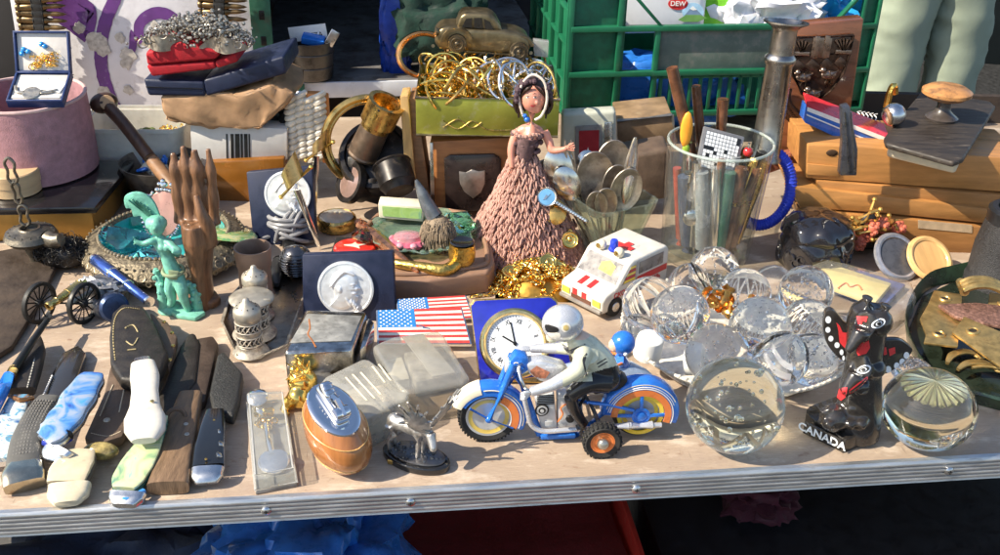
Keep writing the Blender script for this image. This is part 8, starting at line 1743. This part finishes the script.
for x, y, d in ((873, 228, -6), (860, 243, -8), (882, 225, 2), (868, 236, 0), (898, 228, 6)):
    p = cg_(x, y, d); mb.ball(p, 9, 12)
    for i in range(12): v = V((rnd.gauss(0, 1), rnd.gauss(0, 1), rnd.gauss(0, 1))).normalized(); mb.ball(p+v*8, 4, 7)
mb.ob('coral_flowers', mat('coral_red', (.48, .12, .07), .45, var=.3), co_)
mb = MB()
for i in range(26):
    a = cg_(rnd.uniform(852, 900), rnd.uniform(218, 252), rnd.uniform(-10, 10)); a.z = max(4, a.z); b = a+V((rnd.gauss(0, 14), rnd.gauss(0, 8), rnd.gauss(0, 12))); b.z = max(3, b.z); mb.tube([a, (a+b)/2+V((0, -3, 3)), b], [3, 2.4, 1.5], 6); mb.ball(b, 3.4, 7)
mb.ob('gold_twigs', mat('dull_gold_twig', (.55, .35, .10), .35, .8, var=.3), co_)
mb = MB(); mb.box(cg_(868, 246, 16)+V((0, 0, 8)), (60, 20, 20), 5); mb.ball(cg_(868, 222, 12), 12, 12, (1, .6, 1.2)); mb.ob('dark_mount', BLACKM, co_)
def disc(name, label, px, py, rpx, m, rim, tilt, rz, prof=None, group=None):
    o = gp(px, py+rpx*1.05); r = rpx*kk(o); k = thing(name, label, name.split('_')[-1], o, rz, group); T = TM((0, 0, r*math.sin(R(tilt)))) @ rotm(rx=tilt) @ TM((0, 0, 0)); mb = MB(); mb.lathe([(0, 2), (r*.74, 2), (r*.78, 3.5)], 44, T); mb.ob('disc_face', m, k); mb = MB(); mb.lathe([(r*.78, 3.5), (r*.86, 4.5), (r*.97, 3), (r, 0), (r*.95, -3), (0, -4)], 44, T); mb.ob('disc_rim', rim, k); return k
disc('grey_dish', 'dark round dish with a pale grey rim leaning against the coral brooch', 893, 246, 26, mat('dark_slate', (.10, .10, .11), .3, .3, var=.3), mat('pale_pewter_rim', (.40, .40, .43), .35, .6, var=.3), 44, 24)
disc('wooden_dish', 'plain pale turned wooden disc leaning right of the grey dish', 926, 247, 25, mat('pale_turned_wood', (.62, .36, .14), .4, var=.2, sc=15, stretch=(6, 1, 1), coat=.2), mat('pale_turned_wood_rim', (.66, .40, .16), .4, var=.2, coat=.2), 40, 20)
# binocular case
bc2 = Loc(1000, 284); hb2 = bc2(1000, 208).z; bn_ = thing('binoculars', 'black leather covered binocular barrel standing at the right edge of the table', 'binoculars', bc2.o)
mb = MB(); mb.lathe([(0, 0), (46, 0), (48, 3), (47, 14), (44, 18), (43, hb2*.5), (36, hb2*.86), (0, hb2*.86)], 44); mb.ob('barrel', mat('black_grain_leather', (.022, .021, .022), .55, var=.5, sc=300, bump=.8, bsc=700), bn_)
mb = MB(); mb.lathe([(30, hb2*.82), (37, hb2*.83), (37, hb2*.97), (33, hb2), (26, hb2), (26, hb2*.9)], 36); mb.box((-8, -42, hb2*.62), (14, 8, 8), 2); mb.ob('eyecup', BLACK, bn_)
# clear box with yellow card
mb, c = slab('s', [(788, 272), (826, 258), (846, 262), (912, 280), (918, 296), (900, 312), (862, 306)], 0, 34, None, 6, seg=3); cb_ = thing('clear_box', 'clear plastic box holding a yellow card with blue edge behind the glass balls', 'box', c); mb.ob('clear_cover', thin('box_plastic', (.93, .93, .93), .08, (.8, .8, .8), .04), cb_)
mb, c3 = slab('s', [(806, 276), (830, 263), (892, 283), (876, 302)], 10, 18, None, 2); mb.v = [v+c3-c for v in mb.v]; mb.ob('yellow_card', mat('pale_yellow_card', (.72, .60, .26), .55, var=.08), cb_)
mb, c3 = slab('s', [(798, 276), (828, 259), (906, 284), (884, 306)], 2, 9, None, 2); mb.v = [v+c3-c for v in mb.v]; mb.ob('blue_card', mat('blue_card', (.05, .08, .25), .5), cb_)
mb = MB(); mb.tube(catmull([gp(x, y, 18.6)-c for x, y in ((838, 288), (846, 283), (850, 287), (858, 285), (862, 290))], 4), 1, 5); mb.ob('red_scribble', ORANGE, cb_)
# tray with hinges
mb, c = slab('s', [(908, 330), (922, 296), (952, 282), (1040, 274), (1060, 400), (960, 396), (925, 372)], 0, 4, None, 1.5); tr2 = thing('green_dish', 'dark green dish full of brass hinge plates at the right edge of the table', 'dish', c); mb.ob('dish_floor', mat('dark_green_glaze', (.012, .018, .012), .3, var=.4, coat=.5), tr2)
P = catmull([gp(x, y, 2)-c for x, y in ((908, 330), (922, 296), (952, 282), (1040, 274), (1060, 400), (960, 396), (925, 372))], 5, True); ce = sum(P, V())/len(P)
mb = MB(); mb.rings([P, [ce+(p-ce)*1.06+V((0, 0, 17)) for p in P], [ce+(p-ce)*1.09+V((0, 0, 19)) for p in P], [ce+(p-ce)*1.10+V((0, 0, 16)) for p in P], [ce+(p-ce)*1.04+V((0, 0, -1)) for p in P]], False); mb.ob('dish_wall', mat('dark_green_glaze2', (.014, .032, .016), .3, var=.8, sc=30, coat=.5), tr2)
HG = mat('polished_hinge_brass', (.52, .35, .13), .38, .8, var=.35, sc=60, dirt=(.22, .13, .05), damt=.36)
def hinge(label, pts, z, tilt, holes, first=None):
    P = [gp(x, y, zz) for (x, y), zz in zip(pts, z)]; o = sum(P, V())/len(P); k = thing('hinge_plate', label, 'hinge', o, 0, 'brass hinge plates in the dark green dish'); n = (P[1]-P[0]).cross(P[2]-P[1]).normalized(); n = n if n.z > 0 else -n; mb = MB(); mb.prism([p-o for p in P], -n*3.5, 1); pl = mb.ob('plate', HG, k)
    for hx, hy in holes:
        dd = ray(hx, hy); t = ((o-CAM).dot(n))/dd.dot(n); h = CAM+dd*t-o; T = Matrix.Translation(h) @ facing(n); mb = MB(); mb.torus((0, 0, .4), 6, 1.8, T=T, seg=22, ms=6); mb.use(1).lathe([(0, .5), (5.2, .5), (5.2, -1)], 20, T); mb.ob('screw_hole', [HG, mat('hole_black', (.015, .01, .006), .8)], pl)
    return k
hinge('curved brass hinge plate lying flat at the left of the green dish', [(934, 290), (962, 294), (962, 300), (958, 346), (924, 342), (926, 334), (920, 318), (928, 304)], [34]*8, 0, [(945, 299), (939, 334)])
hinge('rectangular brass hinge plate lying across the front of the green dish', [(964, 316), (1012, 336), (1000, 366), (952, 332)], [44, 48, 40, 38], 0, [(973, 331)])
hinge('brass hinge plate at the far right of the dish', [(990, 292), (1040, 300), (1034, 330), (986, 320)], [40, 42, 42, 40], 0, [(1004, 304)])
mb = MB(); P = [gp(x, y, z) for x, y, z in ((938, 304, 40), (976, 302, 46), (1040, 310, 50), (1040, 332, 50), (980, 322, 44), (955, 316, 40))]; o = sum(P, V())/6; mb.prism([p-o for p in P], (0, 0, -5), 1.5); solo('rusty_plate', 'rough reddish brown metal strip lying between the brass hinges', 'plate', mb, mat('rough_red_brown', (.19, .10, .075), .5, .4, var=.5, sc=200, bump=1, bsc=300), o)
mb = MB()
for i in range(3): mb.tube(catmull([(-26, -4+i*9, 0), (-14, -4+i*9, 8), (4, -2+i*9, 9), (22, 0+i*9, 2)], 5), 4, 8)
mb.tube([(-24, -6, 0), (-24, 20, 0)], 5.5, 10); solo('brass_bracket', 'golden brass bracket of bent rods at the top right of the green dish', 'bracket', mb, HG, gp(985, 292, 56), -10)
rnd = random.Random(15)
for i, (px, py, rz) in enumerate(((962, 358, 30), (978, 368, 10), (995, 372, -20), (985, 350, 60))):
    mb = MB(); P = catmull([(-24, 0, 0), (-10, 6, 3), (8, 4, 4), (24, -4, 0)], 5); flatbar(mb, P, interp([4, 9, 9, 5], len(P)), [4]*len(P)); mb.torus((24, -4, 0), 6, 2.2, seg=18); solo('drawer_pull', ('curved brass drawer pull lying lowest in the green dish', 'brass drawer pull in the middle front of the green dish', 'brass drawer pull at the right front corner of the dish', 'brass drawer pull under the rectangular hinge plate')[i], 'drawer pull', mb, HG, gp(px, py, 20), rz, 'brass drawer pulls in the green dish')
paperweight(912, 372, 20, 22, 'small glittering faceted glass piece behind the yellowish ball', CLEAR, 90, (.6, 1.6), 'glitter glass pieces', 'speck', .7, 33)
# ---------------------------------------------------------------- green crate with bags, canister
CO = at(566, 118, 1690); CRZ = TRZ+1; cr = thing('green_crate', 'green plastic stacking crate with a low slotted front, behind the doll and jug', 'crate', CO, CRZ)
GC = mat('green_crate_plastic', (.010, .115, .055), .4, var=.2, sc=20, dirt=(.10, .16, .11), damt=.28, dsc=30); GD = mat('grey_green_panel', (.10, .14, .12), .6, var=.25, sc=20, dirt=(.20, .19, .17), damt=.4)
KF = kk(CO)*1.0; LW, LD, LH, HH = 512, 380, 150, 212
mb = MB()
for x in (0, 80, 143): mb.box((x, 0, LH/2 if x > 100 else HH/2), (9, 10, LH if x > 100 else HH), 1.2)
for z in (4, 74, LH-2): mb.box((LW/2, -.5, z), (LW, 12, 9), 1.2)
mb.box((45, 0, HH), (96, 12, 7), 1.2); mb.prism([V((90, -5, HH+2)), V((150, -5, LH+2)), V((150, -5, LH-5)), V((90, -5, HH-6))], (0, 11, 0), 1)
mb.prism([V((436, -5, LH+2)), V((486, -5, HH+2)), V((486, -5, HH-6)), V((436, -5, LH-5))], (0, 11, 0), 1); mb.box((499, 0, HH), (26, 12, 7), 1.2)
for x in (486, LW): mb.box((x, 0, HH/2), (6, 10, HH), 1.2)
mb.ob('front_frame', GC, cr)
mb = MB(); mb.box((316, 4, 112), (338, 3, 68), .5); mb.ob('front_band', GD, cr)  # band greyer than the crate bars, with random paler mottling
for x, w_ in ((45, 90), (499, 26)): mb = MB(); mb.box((x, 6, 112), (w_, 3, 190), .5); mb.ob('corner_panel', mat('green_inner_panel', (.012, .12, .06), .5, var=.3), cr)
mb = MB()
for i in range(19): mb.box((156+i*17, 2, 40), (6, 5, 64), .6)
mb.box((316, 2, 66), (338, 5, 5), .6); mb.ob('slotted_panel', GC, cr)
mb = MB()
for y in (0, 70, 140, 210, 280, 350): mb.box((-2, y, HH/2+10), (10, 6, HH+20), 1)
for z in (4, 60, 120, 175, HH+20): mb.box((-2, LD/2, z), (9, LD, 6), 1)
mb.box((1.5, LD/2, 90), (2, LD, 170), .4); mb.ob('end_lattice', GC, cr)
mb = MB(); mb.box((LW-1, LD/2, HH/2), (4, LD-8, HH), .6); mb.box((LW/2, LD, HH/2), (LW-8, 4, HH), .6); mb.box((LW/2, LD/2, 3), (LW-10, LD-10, 4)); mb.ob('crate_shell', GC, cr)
def ctop(px, py, d): return at(px, py, 1690+d)
# canister
k, c = fthing('white_canister', 'white plastic canister with a mountain label standing in the green crate', 'canister', [(604, -40), (712, -40), (704, 34), (607, 36)], 1770, 90, mat('white_canister_plastic', (.72, .73, .76), .35, var=.04), 'canister_body', 14, 4)
def onc(px, Y=1768.5): return [at(x, y, Y)-c for x, y in px]
mb = MB(); mb.prism(onc([(678+14*math.cos(a)*.0+10*math.cos(a)-8+8, 4+6*math.sin(a)) for a in [2*PI*i/20 for i in range(20)]]), (0, -.5, 0)); lg = mb.ob('red_oval', RED, k)
bpos = at(678, 4, 1766.6)-c; mb = MB(); mb.text('DEW', 11, TM(bpos, rx=90), .2, bold=.2); mb.ob('lettering', WHITE, lg, smooth=0)
mb = MB(); mb.prism(onc([(693+11*math.cos(a), 12+9*math.sin(a)) for a in [2*PI*i/24 for i in range(24)]]), (0, -.4, 0)); l2 = mb.ob('blue_sky_badge', mat('badge_sky', (.35, .55, .72), .4), k)
mb = MB(); mb.prism(onc([(684, 16), (690, 9), (693, 6), (697, 10), (703, 16)], 1767.9), (0, -.3, 0)); mb.use(1).prism(onc([(690, 9), (693, 6), (697, 10), (693, 10.5)], 1767.4), (0, -.3, 0)); mb.use(2).prism(onc([(678, 20), (686, 15), (700, 15), (707, 18), (698, 22), (684, 22)], 1767.3), (0, -.3, 0)); mb.ob('mountain_picture', [mat('mountain_blue', (.16, .24, .36), .5), WHITE, mat('meadow_green', (.14, .30, .08), .5)], l2)
mb = MB(); mb.text('mountain fresh', 5.5, TM(at(690, 32, 1768)-c, rx=90), .15) if 0 else None
def bag(name, label, px, py, Y, rx, ry, rz, m, seed, amp=.25, f=2.2, seg=44):
    mb = MB(); crumple(mb, (0, 0, 0), rx, ry, rz, amp, f, seg, seed); return solo(name, label, 'bag', mb, m, at(px, py, Y), 0, smooth=50)
bag('plastic_bag', 'lime green plastic bag right of the white canister in the crate', 722, 4, 1830, 60, 50, 80, mat('lime_plastic', (.18, .52, .04), .35, var=.3, sc=10), 2.)
bag('plastic_bag', 'crumpled white plastic bag with blue print in the middle of the crate', 770, 16, 1800, 90, 60, 62, mat('white_bag', (.70, .71, .76), .3, var=.06, sss=.1), 5., .4, 3., 64)
bag('plastic_bag', 'shiny sky blue plastic bag at the right of the crate', 806, 2, 1850, 80, 60, 60, mat('sky_blue_bag', (.02, .30, .72), .2, var=.25, sc=12, coat=.5), 8., .4, 3.4, 64)
bag('plastic_bag', 'dark blue plastic bag showing through the slots at the bottom of the crate', 660, 88, 1790, 150, 40, 60, mat('royal_blue_bag', (.02, .14, .50), .3, var=.2), 11.)
# things on the dark shelf
sO = at(312, 76, 1835); bu = thing('metal_bucket', 'dark tin bucket with cards and tools on the dark shelf', 'bucket', sO)
hB = (at(312, 40, 1835)-sO).z; rB = 23*kk(sO)
mb = MB(); mb.lathe([(0, 0), (rB*.9, 0), (rB*.92, 2), (rB, hB), (rB*1.03, hB+1), (rB*.97, hB+1), (rB*.88, 6), (0, 5)], 40); mb.ob('bucket_wall', mat('dark_tin', (.12, .115, .11), .42, .9, var=.4, sc=20, dirt=(.04, .035, .03), damt=.4), bu)
mb = MB(); mb.torus((0, 0, hB*.33), rB*.95, 1.2, seg=40, ms=6); mb.torus((0, 0, hB*.7), rB*.985, 1.2, seg=40, ms=6); mb.ob('hoop', MATS['dark_tin'], bu)
cd_ = at(308, 33, 1838); mb = MB(); mb.box((0, 0, 0), (66, 2, 26), .5, rot=(0, -8, 0)); k = solo('printed_card', 'white printed card leaning out of the dark tin bucket', 'card', mb, WHITE, cd_); mb = MB(); mb.text('OUZA', 13, TM((8, -1.2, -4), ry=-8) @ rotm(rx=90), .1); mb.ob('lettering', BLACK, k, smooth=0)
mb = MB(); mb.box((-8, 0, 0), (40, 20, 14), 3, rot=(20, 10, 0)); mb.use(1).box((26, -6, 6), (16, 8, 30), 2, rot=(0, 30, 0)); solo('tool_scraps', 'blue and grey metal scraps in the dark tin bucket', 'scraps', mb, [BLUE, STEEL], at(318, 40, 1830))
bag('plastic_bag', 'blue plastic bag hanging in the dark shelf left of the green cloth', 397, 26, 1900, 30, 24, 100, mat('cobalt_bag', (.01, .045, .30), .35, var=.3), 14., .3, 2.5)
mb = MB(); crumple(mb, (0, 0, 0), 84, 60, 70, .25, 2.4, 50, 21.); solo('green_cloth', 'folded dark green cloth bundle on the shelf behind the toy car', 'cloth', mb, mat('dark_green_cloth', (.006, .028, .020), .85, var=.35, bump=.4), at(440, 22, 1900), 0, smooth=60)
mb = MB(); crumple(mb, (0, 0, 0), 60, 40, 22, .3, 2.4, 40, 31.); solo('brown_cloth', 'brown cloth bundle between the green cloth and the crate', 'cloth', mb, mat('brown_cloth', (.10, .06, .04), .9, var=.3), at(476, 36, 1880), 0, smooth=60)
# ---------------------------------------------------------------- person behind the stall
ZH = GROUNDZ; pY = 3950.
pc_ = at(920, 60, pY); PO = V((pc_.x, pY, GROUNDZ)); pe = thing('person', 'standing person in loose pale green trousers and brown shoes behind the crate', 'person', PO, 8)
hipz = 880; mb = MB()
lx, rx_ = -105, 135
mb.tube(catmull([(0, 0, hipz), (lx*.6, 0, hipz-120), (lx, -10, 480), (lx-5, 10, 90)], 6), interp([110, 95, 62, 42], 19), 16); mb.tube(catmull([(0, 0, hipz), (rx_*.6, 0, hipz-120), (rx_, -10, 480), (rx_+5, 10, 90)], 6), interp([110, 95, 62, 42], 19), 16)
mb.tube(catmull([(0, 0, hipz-40), (0, 0, 1080), (0, 0, 1300), (0, 0, 1420), (0, 0, 1500)], 5), interp([150, 140, 165, 120, 55], 21), 20, flat=.65)
for s in (-1, 1): mb.tube(catmull([(s*150, 0, 1390), (s*215, 10, 1130), (s*220, -40, 880)], 6), interp([55, 42, 30], 13), 12); mb.ball((s*222, -50, 820), 42, 12, (.5, .9, 1.2))
mb.ball((0, -10, 1630), 100, 20, (.8, .95, 1.2))
mb.ball((0, -108, 1620), 14, 10)
for s in (-1, 1): mb.tube([(s*0+ (lx if s < 0 else rx_), 10, 100), ((lx if s < 0 else rx_), 20, 30), ((lx if s < 0 else rx_), -120, 25)], [42, 45, 36], 12)
pb_ = mb.ob('body', mat('person_skin', (.45, .25, .17), .5, sss=.1), pe, remesh=14, sm=3)
TRM = mat('sage_trousers', (.27, .31, .235), .85, var=.1, sc=6, bump=.6, bsc=30)
def pleg(x0, w0, w1):
    mb = MB(); rows = []
    for i in range(70):
        t = i/69; z = lerp(900, 92, t); xx = lerp(x0*.45, x0, min(1, t*1.6)); w = lerp(w0, w1, min(1, t*1.3))
        rows.append([V((xx+w*math.cos(a)*(1+.04*math.sin(3*a+z*.012)+.26*(.25-abs(mnoise.noise(V((math.cos(a)*1.2+z*.003, math.sin(a)*1.2, z*.011+x0)))))+.05*mnoise.noise(V((math.cos(a)*3, math.sin(a)*3, z*.03)))), w*.82*math.sin(a)*(1+.07*mnoise.noise(V((a, 4, z*.01)))), z)) for a in [2*PI*j/36 for j in range(36)]])
    for r in rows[-1:]: rows.append([p+V((0, 0, 6))+(V((x0, 0, p.z))-p)*.06 for p in r])
    mb.rings(rows, False); return mb
for x, w in ((lx, 100), (rx_, 104)):
    lg_ = pleg(x, 150, w).ob('trouser_leg', TRM, pb_)
    mb = MB(); mb.ball((x, -70, 36), 1, 20, (48, 140, 42)); mb.box((x, -70, 12), (92, 270, 22), 8); mb.ob('shoe', mat('brown_shoe', (.13, .055, .03), .4, var=.2), pb_)
mb = MB(); mb.tube(catmull([(0, 0, hipz-30), (0, 0, 1080), (0, 0, 1300), (0, 0, 1430)], 5), interp([175, 160, 182, 130], 16), 24, flat=.68); mb.ob('shirt', mat('grey_shirt', (.2, .2, .22), .9), pb_)
mb = MB(); mb.ball((0, 10, 1660), 106, 20, (.84, .95, 1.1)); mb.ob('hair', HR, pb_)
for s in (-1, 1): mb = MB(); mb.ball((s*30, -98, 1640), 9, 10); mb.ob('eye', WHITE, pb_)
# added backdrop and ground sheet, keeping the view at the right dark
mb = MB(); mb.box((0, 0, 0), (4200, 60, 2600), 4); solo('added_backdrop', 'added dark backdrop wall behind the standing person', 'backdrop', mb, mat('dark_green_backdrop', (.016, .022, .02), .8, var=.4, sc=2, bump=.5, bsc=6), V((900, 4900, GROUNDZ+1300)))
mb = MB(); mb.grid(lambda u, v: ((u-.5)*4200, (v-.5)*2700, 8+14*mnoise.noise(V((u*9, v*7, 0)))), 40, 30); solo('added_ground_sheet', 'added dark sheet covering the ground behind the table under the standing person', 'sheet', mb, mat('black_sheet', (.02, .02, .02), .8, var=.4), V((900, 3500, GROUNDZ+8)))
# ---------------------------------------------------------------- light, sky, camera
SUNV = V((-1, -.36, 0)).normalized(); EL = R(41)
w = bpy.data.worlds.new('World'); SC.world = w; w.use_nodes = True; nt = w.node_tree
sk = nt.nodes.new('ShaderNodeTexSky'); sk.sky_type = 'NISHITA'; sk.sun_disc = False; sk.sun_elevation = EL; sk.sun_rotation = math.atan2(SUNV.x, SUNV.y)
bg = nt.nodes['Background']; nt.links.new(sk.outputs[0], bg.inputs[0]); bg.inputs[1].default_value = .125
sl = bpy.data.lights.new('sun', 'SUN'); sl.energy = 5.0; sl.angle = R(.5); sl.color = (1, .90, .73)
so = bpy.data.objects.new('sun', sl); COL.objects.link(so)
tosun = SUNV*math.cos(EL)+V((0, 0, math.sin(EL))); so.rotation_euler = tosun.to_track_quat('Z', 'Y').to_euler(); so.location = (-2, -1, 3)
cd = bpy.data.cameras.new('camera'); cd.sensor_width = 36; cd.lens = 36*F/1000; cd.clip_start = .02; cd.clip_end = 500
co = bpy.data.objects.new('camera', cd); COL.objects.link(co); co.matrix_world = Matrix((RT, UP, -FW)).transposed().to_4x4(); co.location = CAM*.001
SC.camera = co
SC.view_settings.view_transform = 'Standard'; SC.view_settings.look = 'None'; SC.view_settings.exposure = .8; SC.view_settings.gamma = 1
try: SC.view_settings.use_curve_mapping = False
except Exception: pass
cy = SC.cycles; cy.use_denoising = True; cy.max_bounces = 12; cy.transmission_bounces = 12; cy.transparent_max_bounces = 24; cy.glossy_bounces = 5; cy.diffuse_bounces = 3
cy.sample_clamp_indirect = 25; cy.use_adaptive_sampling = True; cy.adaptive_threshold = .02; cy.blur_glossy = .15
